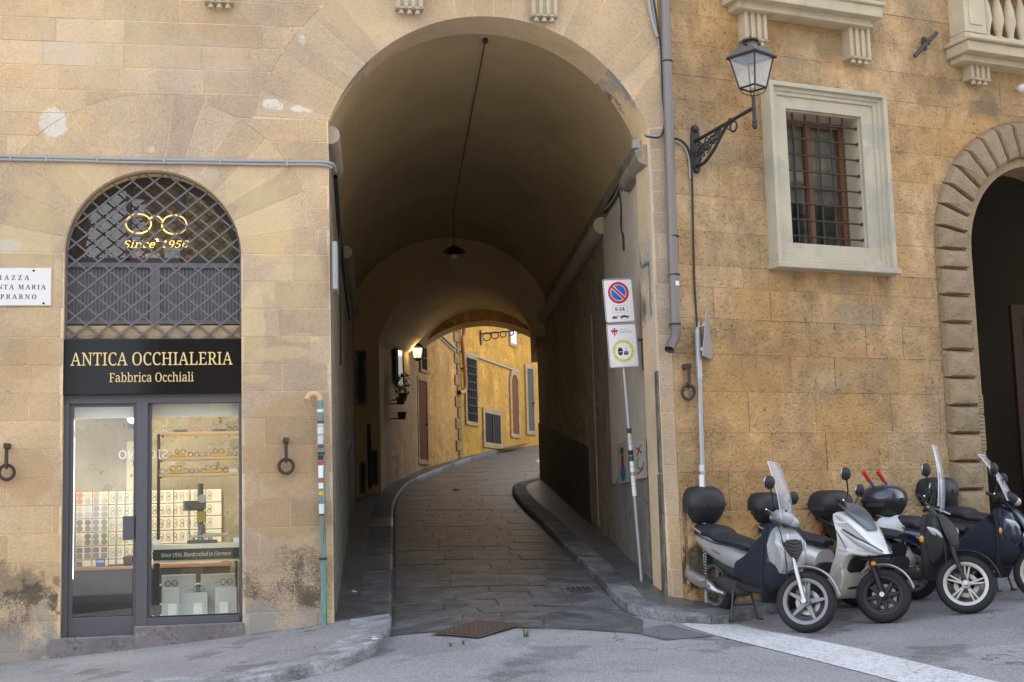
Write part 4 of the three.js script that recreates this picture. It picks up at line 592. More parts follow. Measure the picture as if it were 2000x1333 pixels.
    const pts = []; const n = 28; if (pier) pts.push([u0, 1.2], [pier, 1.2]), u0 = pier; for (let k = 0; k <= n; k++) { const u = lerp(u0, u1, k / n), d = Rr * Rr - (u - cx) ** 2; let v = d > 0 ? cy + Math.sqrt(d) : foot; if (v < foot) v = foot; pts.push([u, v]); } pts.push([u1, topv], [pier ? -0.15 : u0, topv]);
    const T = fr.group(name, label, 'arch'); const eg = ext(pts, depth, 0).translate(0, 0, -depth), ep = eg.attributes.position; if (pier) for (let i = 0; i < ep.count; i++) ep.setX(i, ep.getX(i) - ep.getZ(i) * 0.13 * clamp((ep.getY(i) - 5.1) / 0.5)); eg.computeVertexNormals(); mesh('arch_wall', eg, m, T); return T; };   // the soffit turns a little with the lane
  arcWall('lower_arch', 'low plastered arch closing the far end of the dark vault', FA, -0.15, 4.1, [[740, 695], [880, 541], [1036, 640]], 7.7, 4.5, soft([0.74, 0.56, 0.3]), 5.2, 0.5);
  arcWall('lower_arch', 'second low ochre arch where the passage meets the sunny lane', FB, -0.1, 4.3, [[803, 695], [870, 644], [955, 627]], 8, 0.9, plaster([0.8, 0.5, 0.16]), 4.6);
  const cl = thing('passage_ceiling', 'dark ceiling between the two low arches', 'ceiling', [-0.8, 7.7, -30.6]); mesh('slab', box(6.5, 0.2, 7.6, 0, 0, 0), mVault, cl); 
  const pr = thing('passage_pier', 'dark pier at the far right end of the passage', 'pier', [0.52, 0, -29.3]); mesh('pier', ext([[0, 0], [0.15, -2], [2.6, -2], [2.6, 1.7], [1.0, 1.7]], 12, 0).rotateX(-Math.PI / 2).scale(1, 1, 1), plaster([0.66, 0.5, 0.28]), pr); pr.children[0].scale.set(1, 0.72, 1);
}
{ // lane walls beyond: two ochre houses on the left, garden wall on the right
  const house = (name, label, segs, m, top) => { const T = thing(name, label, 'house', segs[0].o.toArray()); segs.forEach((f, i) => { const o = mesh('wall', slabOn(-0.02, segs.l[i] + (i ? 0 : 0.02), -0.5, top, -0.4, 0), m, T); o.position.copy(f.o.clone().sub(segs[0].o)); o.rotation.y = f.a; }); mesh('roof', box(7, 0.3, 9, -3.2, top + 0.1, -1), M([0.35, 0.18, 0.12], 0.9), T); return T; };
  const a = [S1]; a.l = [lS1]; house('lane_house', 'dull beige house wall between the two low arches', a, plaster([0.8, 0.55, 0.26]), 9);
  const b = [S2]; b.l = [lS2]; const hb = house('lane_house', 'peach ochre house with a plain door in the lane beyond the arch', b, mOchre, 7.8);
  const c = [S3, S4]; c.l = [lS3, lS4]; const hc = house('lane_house', 'bright yellow house with grilled windows in the lane beyond the arch', c, mOchre2, 7.6);
  // weathered corner stones between the houses
  const qs = FR && rng(8); for (let i = 0; i < 14; i++) { const w = 0.3 + (i % 2) * 0.22, q = mesh('corner_stone', rbox(w, 0.26, 0.05, 0.012, lS2 - w / 2 - 0.02, 3.3 + i * 0.28, 0.012), plaster([0.55, 0.4, 0.18]), hb); q.rotation.y = S2.a; }
  const mDark = M([0.05, 0.045, 0.04], 0.95, { specularIntensity: 0.15 }), mWoodD = M([0.2, 0.085, 0.04], 0.95, { specularIntensity: 0.15 }), mGr = plaster([0.72, 0.55, 0.3]);
  const op = (fr, x0, x1, y0, y1, name, label, cat, m, o = {}) => { const a = fr.px(x0, (y0 + y1) / 2), b = fr.px(x1, (y0 + y1) / 2), xm = (x0 + x1) / 2, lo = fr.px(xm, y1)[1], hi = fr.px(xm, y0)[1], w = b[0] - a[0], h = hi - lo, T = fr.thing(name, label, cat, (a[0] + b[0]) / 2, lo, 0); const f = (o.f ?? 0.12) * 0.65, d = 0.05;
    const out = o.arch ? (k => { const q = []; for (let i = 0; i <= 12; i++) { const t = Math.PI * i / 12; q.push([Math.cos(t) * (w / 2 + k), h - w / 2 + Math.sin(t) * (w / 2 + k)]); } q.push([-w / 2 - k, k > 0 ? -0.12 : 0], [w / 2 + k, k > 0 ? -0.12 : 0]); return q; }) : (k => [[-w / 2 - k, o.door ? (k > 0 ? -0.12 : 0) : -k], [w / 2 + k, o.door ? (k > 0 ? -0.12 : 0) : -k], [w / 2 + k, h + k], [-w / 2 - k, h + k]]);
    mesh('frame', ext(out(f), d, 0.006, [out(0).reverse()]), o.fm ?? mGr, T); mesh(o.part ?? 'leaf', ext(out(-0.002), 0.03), m, T);
    if (o.bars) { for (let i = 1; i <= o.bars; i++) mesh('upright_bar', cyl(0.012, 0.012, h, -w / 2 + w * i / (o.bars + 1), h / 2, 0.06, 0, 0, 0, 6), mIron, T); const m = Math.round(h / 0.22); for (let i = 1; i < m; i++) mesh('cross_bar', box(w, 0.02, 0.02, 0, h * i / m, 0.06), mIron, T); }
    if (o.split) mesh('stile', box(0.05, h, 0.03, 0, h / 2, 0.04), mIron, T);
    if (o.door && !o.arch) mesh('handle', sph(0.03, w * 0.35, h * 0.45, 0.06), mIron, T); return T; };
  op(S2, 815, 831, 745, 898, 'house_door', 'narrow dark brown door in the peach ochre house', 'door', mWoodD, { door: 1, f: 0.14 });
  op(S2, 820, 830, 680, 722, 'small_window', 'small dark window above the narrow brown door', 'window', mDark, { bars: 2 });
  op(S2, 804, 810, 890, 912, 'cellar_vent', 'small dark cellar vent beside the narrow brown door', 'vent', mDark, { f: 0.03 });
  op(S3, 909, 929, 702, 824, 'grilled_window', 'tall grilled window in the bright yellow house', 'window', mDark, { bars: 4, f: 0.16 });
  op(S3, 945, 975, 810, 866, 'cellar_shutter', 'low double shutter in a grey stone frame at street level', 'shutter', mDark, { split: 1, f: 0.22 });
  op(S3, 998, 1010, 733, 848, 'arched_door', 'arched timber door in a stone frame on the bright yellow house', 'door', mWoodD, { arch: 1, door: 1, f: 0.25 });
  op(S4, 1029, 1040, 722, 842, 'house_door', 'grey green tall door at the far bend of the lane', 'door', M([0.12, 0.12, 0.1], 0.95, { specularIntensity: 0.15 }), { door: 1, f: 0.2 });
  op(S3, 995, 1008, 636, 672, 'upper_window', 'pale upper window of the bright yellow house', 'window', M([0.6, 0.62, 0.6], 0.2), { f: 0.14 });
  // window with shutter and flower pots between the arches
  { const T = op(S1, 772, 784, 672, 755, 'house_window', 'window with pale curtain and dark shutter beside the hanging plant', 'window', M([0.55, 0.56, 0.55], 0.35), { f: 0.06, fm: mIron, part: 'curtain' }); mesh('shutter', rbox(0.3, 1.5, 0.05, 0.01, -0.55, 0.75, 0.05), mDark, T); }
  { const [u, v] = S1.px(783, 800, 0.25), p = S1.thing('hanging_plant', 'leafy green plant in hanging pots by the curtained window', 'plant', u, v, 0); const mLf = M([0.1, 0.26, 0.04], 0.6, { transmission: 0.3 }), r = rng(6), lv = [];
    for (const [dx, dy] of [[0, 0.1], [0.25, 0.2], [0.1, -0.2]]) mesh('pot', place(lathe([[0, 0], [0.07, 0], [0.1, 0.15], [0.085, 0.15], [0.08, 0.13], [0, 0.13]], 12), dx, dy, 0.25), M([0.09, 0.06, 0.05], 0.8), p);
    for (let i = 0; i < 110; i++) { const a = r() * 6.28, q = r(), l = new THREE.PlaneGeometry(0.05, 0.16, 1, 2); const pp = l.attributes.position; for (let k = 0; k < pp.count; k++) { if (Math.abs(pp.getY(k)) > 0.05) pp.setX(k, pp.getX(k) * 0.1); } place(l, 0, 0.08, 0, 0.6 + r() * 1.2, a, 0); l.translate(0.14 + (r() - 0.5) * 0.42, 0.27 + q * 0.38, 0.25 + (r() - 0.5) * 0.3); lv.push(l); }
    mesh('foliage', lv, mLf, p); for (const [x, y] of [[0, 0.12], [0.25, 0.22], [0.1, -0.18]]) mesh('bracket', bar([x, y, 0], [x, y, 0.25], 0.012), mIron, p); }
  // down pipes, cables, wall lamp arm
  const P = (f, x, y, n) => { const [u, v] = f.px(x, y, n); return [u, v, n]; };
  { const d = S3.group('drain_pipe', 'terracotta coloured drain pipe bent down the yellow house', 'pipe'); mesh('pipe', tube([P(S3, 899, 632, 0.1), P(S3, 906, 640, 0.1), P(S3, 906, 655, 0.1), P(S3, 903, 665, 0.1), P(S3, 905, 690, 0.1), P(S3, 909, 757, 0.1), P(S3, 906, 765, 0.1), P(S3, 897, 767, 0.1)], 0.055, 50), M([0.5, 0.22, 0.07], 0.5), d); mesh('clamp', box(0.16, 0.04, 0.12, ...P(S3, 907, 720, 0.06)), mIron, d); }
  { const d = S3.group('wall_cables', 'bundle of cables slanting across the yellow house', 'cable'); mesh('cable', tube([P(S3, 893, 683, 0.03), P(S3, 950, 704, 0.03), P(S3, 1000, 722, 0.03), P(S3, 1018, 730, 0.03)], 0.03), mCableG, d); mesh('drop', tube([P(S3, 1018, 730, 0.03), P(S3, 1019, 760, 0.03)], 0.02), mCableG, d); const e = S2.group('wall_cables', 'grey cables slanting over the peach ochre house', 'cable'); mesh('cable', tube([P(S2, 857, 650, 0.03), P(S2, 872, 664, 0.03), P(S2, 890, 681, 0.03)], 0.03), mCableG, e); mesh('cable', tube([P(S2, 857, 658, 0.03), P(S2, 890, 688, 0.03)], 0.015), mCableG, e); }
  { const [u, v] = S3.px(938, 660, 0), d = S3.thing('lamp_bracket', 'scrolled iron lamp bracket on the bright yellow house', 'bracket', u, v, 0); const L = 1.5; mesh('arm', bar([0, 0.1, 0], [0.25, 0.18, L], 0.02), mIron, d); mesh('wall_plate', box(0.1, 0.4, 0.03, 0, 0, 0.015), mIron, d); for (let i = 0; i < 5; i++) mesh('scroll', tor(0.11 - i * 0.014, 0.015, 0.03 + i * 0.035, 0.02 + i * 0.025, 0.18 + i * 0.22, 0, Math.PI / 2 + 0.16, 0, 6, 18, 6), mIron, d); mesh('hanger', bar([0.25, 0.18, L], [0.25, -0.12, L], 0.012), mIron, d); }
  // lit lantern between the arches, unlit shade under the crown
  const D = 31.2, dir = ray(815, 690), lp = CAM.clone().addScaledVector(dir, D / -dir.z);
  const ln = thing('hanging_lantern', 'small lit lantern hanging between the two low arches', 'lantern', lp.toArray()); const glow = new THREE.MeshStandardMaterial({ color: 0xfff0d0, emissive: new THREE.Color(1, 0.75, 0.4), emissiveIntensity: 0.5 });
  mesh('glass', cyl(0.13, 0.09, 0.2, 0, 0, 0, 0, 0, 0, 6), glow, ln); mesh('cap', cyl(0.03, 0.18, 0.12, 0, 0.18, 0, 0, 0, 0, 6), mIron, ln); mesh('base', cyl(0.1, 0.04, 0.06, 0, -0.15, 0, 0, 0, 0, 6), mIron, ln); for (let i = 0; i < 6; i++) { const q = i * Math.PI / 3; mesh('rib', bar([Math.sin(q) * 0.105, -0.12, Math.cos(q) * 0.105], [Math.sin(q) * 0.155, 0.12, Math.cos(q) * 0.155], 0.012, 5), mIron, ln); } mesh('chain', cyl(0.012, 0.012, 7.6 - lp.y - 0.24, 0, 0.24 + (7.6 - lp.y - 0.24) / 2, 0), mIron, ln);
  const pl = new THREE.PointLight(new THREE.Color(1, 0.75, 0.4), 0.25); pl.position.set(0, 0, 0.22); pl.castShadow = true; ln.add(pl);
  const d2 = ray(887, 492), q = CAM.clone().addScaledVector(d2, 24.5 / -d2.z), sh = thing('passage_lamp', 'unlit conical lamp hanging from the crown of the dark vault', 'lamp', q.toArray());
  mesh('shade', lathe([[0.02, 0.12], [0.05, 0.1], [0.21, 0.0], [0.2, -0.01], [0.04, 0.08]], 20), mIron, sh); mesh('bulb', sph(0.06, 0, -0.09, 0, 1, 0.8, 1), M([0.7, 0.68, 0.62], 0.3), sh); mesh('rod', cyl(0.006, 0.006, 0.75, 0, 0.5, 0), mIron, sh); mesh('socket', cyl(0.03, 0.03, 0.1, 0, -0.01, 0), mIron, sh);
  const cr = thing('crown_cable', 'thin cable running along the crown of the dark vault', 'cable', [0, 0, 0]); const pt = s => { const A = [lerp(WL[0][0], WL[1][0], s), lerp(WL[0][1], WL[1][1], s)], B = [lerp(WR[0][0], WR[1][0], s), lerp(WR[0][1], WR[1][1], s)]; return [(A[0] + B[0]) / 2, ARCH.cv + 1.905 + s * 0.12 - 0.03, (A[1] + B[1]) / 2 - (1 - s) * 0.15]; }; mesh('cable', tube([0.05, 0.2, 0.4, 0.6, 0.72].map(pt), 0.007), mCable, cr); mesh('ceiling_hook', sph(0.035, ...pt(0.05)), mIron, cr);
  // garden wall on the right of the lane, out of sight from the piazza
  for (let i = 2; i < 5; i++) { const f = Frame.between(...WR[i + 1 < WR.length ? i + 1 : i], ...WR[i]); if (i + 1 >= WR.length) break; const T = f.group('garden_wall', ['plastered garden wall along the lane just past the dark pier', 'plastered garden wall along the middle of the bending lane', 'plastered garden wall at the upper end of the bending lane'][i - 2], 'wall'); mesh('wall', slabOn(0, len(WR[i], WR[i + 1]), 1.5, 4.4, -0.3, 0), mBeige, T); mesh('coping', slabOn(0, len(WR[i], WR[i + 1]), 4.4, 4.5, -0.36, 0.06), mStoneT, T); }
}
// ---------- the optician's shop ----------
const mFrame = M([0.12, 0.12, 0.135], 0.5, { metalness: 0.3 }), mFrameD = M([0.035, 0.035, 0.04], 0.5), mGlass = M([0.97, 0.99, 0.98], 0.01, { transmission: 1, thickness: 0, ior: 1.5 }), mGold = M([0.85, 0.66, 0.3], 0.4, { metalness: 0.2 }), mBlackGloss = M([0.008, 0.009, 0.012], 0.08, { clearcoat: 0.01, specularIntensity: 0.45 }), mWhite = M([0.8, 0.79, 0.76], 0.6), mBlk = M([0.02, 0.02, 0.022], 0.5), mShelf = M([0.72, 0.5, 0.27], 0.5), mStep = M([0.36, 0.33, 0.35], 0.85, { map: rep(plasterMap, 1.3), bumpMap: rep(plasterBump, 0.6), bumpScale: 0.006, tri: true });
const SU0 = SHOP.u - SHOP.hw, SU1 = SHOP.u + SHOP.hw;
const sp = (x, y, n) => FL.px(x, y, n);
function textGeo(font, s, size, depth, shear = 0) { const g = new TextGeometry(s, { font, size, depth, curveSegments: 4, bevelEnabled: false }); g.computeBoundingBox(); g.translate(-(g.boundingBox.min.x + g.boundingBox.max.x) / 2, 0, 0); if (shear) g.applyMatrix4(new THREE.Matrix4().makeShear(0, 0, shear, 0, 0, 0)); return g; }
function fitText(font, s, w, cap, depth, shear) { const g = textGeo(font, s, 1, depth, shear); g.computeBoundingBox(); const b = g.boundingBox; const k = w / (b.max.x - b.min.x); const c = textGeo(font, 'H', 1, 0.01); c.computeBoundingBox(); return g.scale(k, cap / c.boundingBox.max.y, 1); }
{ // fascia
  const n = -0.02, [a, v1] = sp(117, 663, n), [b, v0] = sp(470, 768, n), cu = (SU0 + SU1) / 2, w = SU1 - SU0 - 0.01, h = v1 - v0;
  const T = FL.thing('shop_sign', 'glossy black shop fascia with gold serif lettering', 'sign', cu, v0, n);
  mesh('panel', rbox(w, h, 0.1, 0.006, 0, h / 2, -0.05), mBlackGloss, T);
  const [l0, lv] = sp(137, 715, n), [l1] = sp(454, 715, n), cap = sp(300, 690, n)[1] - sp(300, 715, n)[1];
  mesh('lettering', fitText(fontSerif, 'ANTICA OCCHIALERIA', l1 - l0, cap, 0.012).translate((l0 + l1) / 2 - cu, lv - v0, 0.001), mGold, T);
  const [k0, kv] = sp(213, 747, n), [k1] = sp(378, 747, n), cap2 = sp(300, 729.5, n)[1] - sp(300, 747, n)[1];
  mesh('lettering', fitText(fontSerif, 'Fabbrica Occhiali', k1 - k0, cap2, 0.01).translate((k0 + k1) / 2 - cu, kv - v0, 0.001), mGold, T);
}
const archIn = (u, v, m = 0) => Math.abs(u - SHOP.u) < SHOP.hw - m && (v < SHOP.cv || Math.hypot(u - SHOP.u, v - SHOP.cv) < SHOP.R - m);
{ // diamond grille over the fanlight
  const v0 = sp(300, 663, -0.1)[1], T = FL.thing('diamond_grille', 'arched diamond iron grille above the shop sign', 'grille', SHOP.u, v0, -0.1);
  const mBar = M([0.16, 0.15, 0.155], 0.55, { metalness: 0.3 }), du = 0.219, dv = 0.186;
  for (const s of [-1, 1]) for (let k = -14; k < 14; k++) {   // lines v - v0 = s * dv/du * (u - uk)
    let t0 = null, t1 = null; for (let i = 0; i <= 400; i++) { const u = SHOP.u - 1 + i * 0.005, v = v0 + 0.05 + s * dv / du * (u - SHOP.u - (k + 0.5) * du * 1); if (v > v0 && archIn(u, v, 0.004)) { if (t0 === null) t0 = [u, v]; t1 = [u, v]; } }
    if (t0 && Math.hypot(t1[0] - t0[0], t1[1] - t0[1]) > 0.06) { const L = Math.hypot(t1[0] - t0[0], t1[1] - t0[1]); const g = box(L, 0.017, 0.012, 0, 0, 0, 0, 0, Math.atan2(t1[1] - t0[1], t1[0] - t0[0])); mesh('diagonal_bar', g.translate((t0[0] + t1[0]) / 2 - SHOP.u, (t0[1] + t1[1]) / 2 - v0, s > 0 ? 0.007 : -0.007), mBar, T); }
  }
  // outer hoop
  const pts = []; for (let k = 0; k <= 24; k++) { const q = Math.PI * k / 24; pts.push([Math.cos(q) * (SHOP.R - 0.006), SHOP.cv - v0 + Math.sin(q) * (SHOP.R - 0.006), 0]); } mesh('hoop', tube([[SHOP.R - 0.006, 0, 0], [SHOP.R - 0.006, 0.4, 0], ...pts, [-SHOP.R + 0.006, 0.4, 0], [-SHOP.R + 0.006, 0, 0]], 0.009, 80, 6), mBar, T);
}
{ // fanlight window, ribbed panel, ledge, neon
  const n = -0.34, vS = sp(300, 663, n)[1], vT = sp(300, 517, n)[1], vB = sp(300, 640, n)[1], T = FL.thing('fanlight_window', 'arched dark framed fanlight with ribbed grey panel behind the grille', 'window', SHOP.u, vS, n), w = SHOP.hw * 2;
  const arc = (m, y0) => { const q = [[-SHOP.hw + m, y0]]; q.unshift([SHOP.hw - m, y0]); const o = []; for (let k = 0; k <= 28; k++) { const t = Math.PI * k / 28; o.push([Math.cos(t) * (SHOP.R - m), SHOP.cv - vS + Math.sin(t) * (SHOP.R - m)]); } return [[SHOP.hw - m, y0], ...o, [-SHOP.hw + m, y0]]; };
  const fr = mesh('frame', [ext(arc(-0.01, vT - vS), 0.06, 0.004, [arc(0.06, vT - vS + 0.06).reverse()]), box(0.05, 1.35, 0.06, 0.27, vT - vS + 0.7, 0.03), box(0.05, 1.35, 0.06, -0.27, vT - vS + 0.7, 0.03)], mFrameD, T);
  for (const [x0, x1] of [[-0.8, -0.3], [-0.24, 0.24], [0.3, 0.8]]) { const p = []; const y0 = vT - vS + 0.06; p.push([x0, y0], [x1, y0]); for (let k = 0; k <= 10; k++) { const u = lerp(x1, x0, k / 10); p.push([u, SHOP.cv - vS + Math.sqrt(Math.max(0.02, 0.8 ** 2 - u * u))]); } mesh('pane', ext(p, 0.005).translate(0, 0, 0.02), mGlass, fr); }
  const rib = []; const N = 96; for (let k = 0; k <= N; k++) { const u = lerp(-w / 2, w / 2, k / N), q = k % 2 ? 0.014 : 0; rib.push([u, q]); if (k < N) rib.push([lerp(-w / 2, w / 2, (k + 1) / N) - 0.001, q]); } rib.push([w / 2, -0.03], [-w / 2, -0.03]);
  const mRib = M([0.17, 0.17, 0.185], 0.55, { metalness: 0.2 });
  mesh('ribbed_panel', ext(rib.map(p => [p[0], -p[1]]), vT - vB - 0.1).rotateX(-Math.PI / 2).translate(0, vB - vS + 0.05, 0.05), mRib, T);
  mesh('panel_rail', [box(w, 0.05, 0.07, 0, vT - vS - 0.025, 0.06), box(w, 0.04, 0.07, 0, vB - vS + 0.04, 0.06), box(0.1, vT - vB, 0.075, 0, (vT + vB) / 2 - vS, 0.055)], mRib, T);
  mesh('ledge', rbox(w - 0.004, vB - vS + 0.02, 0.24, 0.01, 0, (vB - vS) / 2 - 0.02, 0.1), mStoneL[3], T);
  // dim room behind
  mesh('room', [box(w, 0.03, 1.2, 0, vT - vS - 0.06, -0.62), box(w + 0.2, 1.6, 0.03, 0, vT - vS + 0.7, -1.2), box(0.03, 1.6, 1.2, -0.92, vT - vS + 0.7, -0.62), box(0.03, 1.6, 1.2, 0.92, vT - vS + 0.7, -0.62), box(w + 0.2, 0.03, 1.2, 0, vT - vS + 1.5, -0.62)], M([0.4, 0.37, 0.33], 0.9), T);
  const boxes = [[-0.05, 0.14, 0.2, [0.7, 0.7, 0.75]], [0.17, 0.2, 0.26, [0.3, 0.4, 0.55]], [0.3, 0.14, 0.18, [0.5, 0.16, 0.08]], [-0.2, 0.12, 0.2, [0.45, 0.1, 0.1]]];
  boxes.forEach(([x, bw, bh, c], i) => { const b = FL.thing('stored_box', ['white paper box on the fanlight sill', 'blue carton on the fanlight sill', 'orange brown carton on the fanlight sill', 'dark red carton on the fanlight sill'][i], 'box', SHOP.u + x, vT - 0.045, n - 0.3); mesh('carton', rbox(bw, bh, 0.12, 0.004, 0, bh / 2, 0), M(c, 0.7), b); mesh('lid', rbox(bw + 0.008, 0.04, 0.128, 0.004, 0, bh - 0.01, 0), M(c.map(q => q * 0.85), 0.7), b); });
  // neon spectacles and lettering
  const neon = new THREE.MeshStandardMaterial({ color: 0xffdd99, emissive: new THREE.Color(1, 0.62, 0.16), emissiveIntensity: 0.45 });
  const nn = -0.24, q = (x, y) => sp(x, y, nn), c0 = q(305, 437), NS = FL.thing('neon_sign', 'golden neon spectacles over the lettering Since 1956', 'neon sign', c0[0], q(305, 488)[1], nn), rel = (x, y) => { const [u, v] = q(x, y); return [u - c0[0], v - NS.position.y, 0]; };
  const ell = (x, y, rx, ry) => { const p = []; for (let k = 0; k < 24; k++) { const a = k / 24 * Math.PI * 2; p.push(V3(...rel(x + Math.cos(a) * rx, y + Math.sin(a) * ry))); } return new THREE.TubeGeometry(new THREE.CatmullRomCurve3(p, true), 60, 0.0085, 6, true); };
  mesh('lens_tube', ell(270, 437, 24.5, 19), neon, NS); mesh('lens_tube', ell(340, 439, 24, 18.5), neon, NS); mesh('bridge_tube', tube([rel(291, 428), rel(299, 423), rel(308, 423), rel(317, 431)], 0.0085, 24, 6), neon, NS);
  const st = (s, x0, x1) => { const a = q(x0, 484), b = q(x1, 484); return fitText(fontSerif, s, b[0] - a[0], 0.075, 0.006, 0.28).translate((a[0] + b[0]) / 2 - c0[0] - 0.01, a[1] - NS.position.y, 0); };
  mesh('letter_tube', st('Since', 241, 303), neon, NS); mesh('letter_tube', st('1956', 314, 368), neon, NS);
  mesh('backing', [bar([-0.3, 0.33, -0.02], [0.3, 0.33, -0.02], 0.004), bar([-0.02, -0.02, -0.02], [-0.02, 0.4, -0.02], 0.004)], mFrameD, NS);
  const pl = new THREE.PointLight(new THREE.Color(1, 0.65, 0.25), 0.06); pl.position.set(0, 0.15, 0.06); pl.castShadow = true; NS.add(pl);
}
// door, display window, steps
const nDoor = -0.16, vDoorT = sp(200, 790, nDoor)[1], vDoorB = sp(200, 1242, nDoor)[1], vWinB = sp(380, 1218, nDoor)[1], uM0 = sp(266, 1000, nDoor)[0], uM1 = sp(288, 1000, nDoor)[0], vSignB = sp(300, 768, -0.02)[1];
{
  const T = FL.thing('shop_front_frame', 'dark grey metal frame around the shop door and display window', 'frame', SHOP.u, vDoorB, nDoor), h = vSignB + 0.03 - vDoorB, ht = vDoorT - vDoorB, o = SHOP.u;
  mesh('lintel', rbox(SU1 - SU0, h - ht, 0.12, 0.004, 0, (h + ht) / 2, 0.0), mFrame, T);
  mesh('jamb', box(0.055, ht, 0.12, SU0 + 0.028 - o, ht / 2, 0), mFrame, T); mesh('jamb', box(0.03, ht - (vWinB - vDoorB), 0.12, SU1 - 0.016 - o, (ht + vWinB - vDoorB) / 2, 0), mFrame, T);
  mesh('mullion', box(uM1 - uM0, ht, 0.13, (uM0 + uM1) / 2 - o, ht / 2, 0.0), mFrame, T); mesh('mullion_side', box(0.035, ht, 0.07, uM1 + 0.019 - o, ht / 2, -0.035), mFrame, T);
  mesh('window_rail', rbox(SU1 - uM1, 0.07, 0.12, 0.004, (SU1 + uM1) / 2 - o, vWinB - vDoorB + 0.035, 0), mFrame, T);
  const D = FL.thing('shop_door', 'glazed shop door with dark grey frame and square pull plate', 'door', (SU0 + 0.055 + uM0) / 2, vDoorB, nDoor), w = uM0 - SU0 - 0.06, rb = sp(200, 1207, nDoor)[1] - vDoorB;
  mesh('bottom_rail', box(w, rb, 0.06, 0, rb / 2 + 0.004, 0), mFrame, D); mesh('stile', box(0.035, ht - rb - 0.01, 0.06, -w / 2 + 0.018, (ht + rb) / 2, 0), mFrame, D); mesh('stile', box(0.025, ht - rb - 0.01, 0.06, w / 2 - 0.013, (ht + rb) / 2, 0), mFrame, D); mesh('top_rail', box(w, 0.025, 0.058, 0, ht - 0.014, 0), mFrame, D);
  mesh('pane', box(w - 0.07, ht - rb - 0.03, 0.006, 0, (ht + rb) / 2, 0), mGlass, D);
  const [hu, hv] = sp(250, 1032, nDoor + 0.06); const hd = mesh('pull_plate', rbox(0.11, 0.235, 0.012, 0.003, hu - D.position.clone().sub(FL.o).dot(FL.u), hv - vDoorB, 0.06), mFrame, D); mesh('stand_off', box(0.03, 0.2, 0.04, hu + 0.05 - D.position.clone().sub(FL.o).dot(FL.u), hv - vDoorB, 0.035), mFrameD, hd);
  const G = FL.thing('display_window', 'large fixed display window pane beside the shop door', 'window', (uM1 + SU1) / 2, vWinB + 0.07, nDoor); mesh('pane', box(SU1 - uM1 - 0.06, vDoorT - vWinB - 0.07, 0.006, 0.0, (vDoorT - vWinB - 0.07) / 2, 0.0), mGlass, G); mesh('bead', [box(SU1 - uM1 - 0.06, 0.015, 0.03, 0, 0.008, 0)], mFrameD, G);
  // white letters modelled on the glass in place of a sign's reflection
  { const [a, v] = sp(232, 897, nDoor - 0.02), [b] = sp(326, 897, nDoor - 0.02), L = FL.thing('reflection_letters', 'thin white letters SIGNO modelled on the shop glass as the reflection of a sign', 'lettering', (a + b) / 2, v, nDoor - 0.012); const fSans = await new FontLoader().loadAsync('fonts/droid/droid_sans_regular.typeface.json'), capH = sp(300, 879, nDoor)[1] - v; for (const [ch, x] of [['O', 239], ['N', 257], ['G', 297], ['I', 311], ['S', 322]]) { const lg = clean(textGeo(fSans, ch, 1, 0.02)); lg.computeBoundingBox(); const kk = capH / (lg.boundingBox.max.y); lg.scale(-kk, kk, 0.1); for (const key of ['position', 'normal', 'uv']) { const t = lg.attributes[key], m = t.itemSize, arr = t.array; for (let i = 0; i < t.count; i += 3) for (let d = 0; d < m; d++) { const w = arr[(i + 1) * m + d]; arr[(i + 1) * m + d] = arr[(i + 2) * m + d]; arr[(i + 2) * m + d] = w; } } lg.computeVertexNormals(); lg.translate(sp(x, 888, nDoor - 0.02)[0] - (a + b) / 2, 0, 0); mesh('letter', lg, M([0.85, 0.84, 0.82], 0.6), L); } }
  // steps
  const gL = H(FL.w(SU0, 0).x, FL.w(SU0, 0).z) - 0.1, s0 = FL.thing('door_step', 'mauve grey stone step under the shop door', 'step', (SU0 + uM0) / 2 - 0.04, gL, 0); mesh('step', rbox(uM0 - SU0 + 0.1, vDoorB - gL - 0.003, 0.34, 0.01, 0, (vDoorB - gL) / 2, -0.12), mStep, s0);
  const s1 = FL.thing('window_step', 'raised mauve grey stone block under the display window', 'step', (uM0 + SU1) / 2 + 0.005, gL, 0); mesh('step', rbox(SU1 - uM0 + 0.02, vWinB - gL - 0.003, 0.345, 0.01, 0, (vWinB - gL) / 2, -0.125), mStep, s1);
}
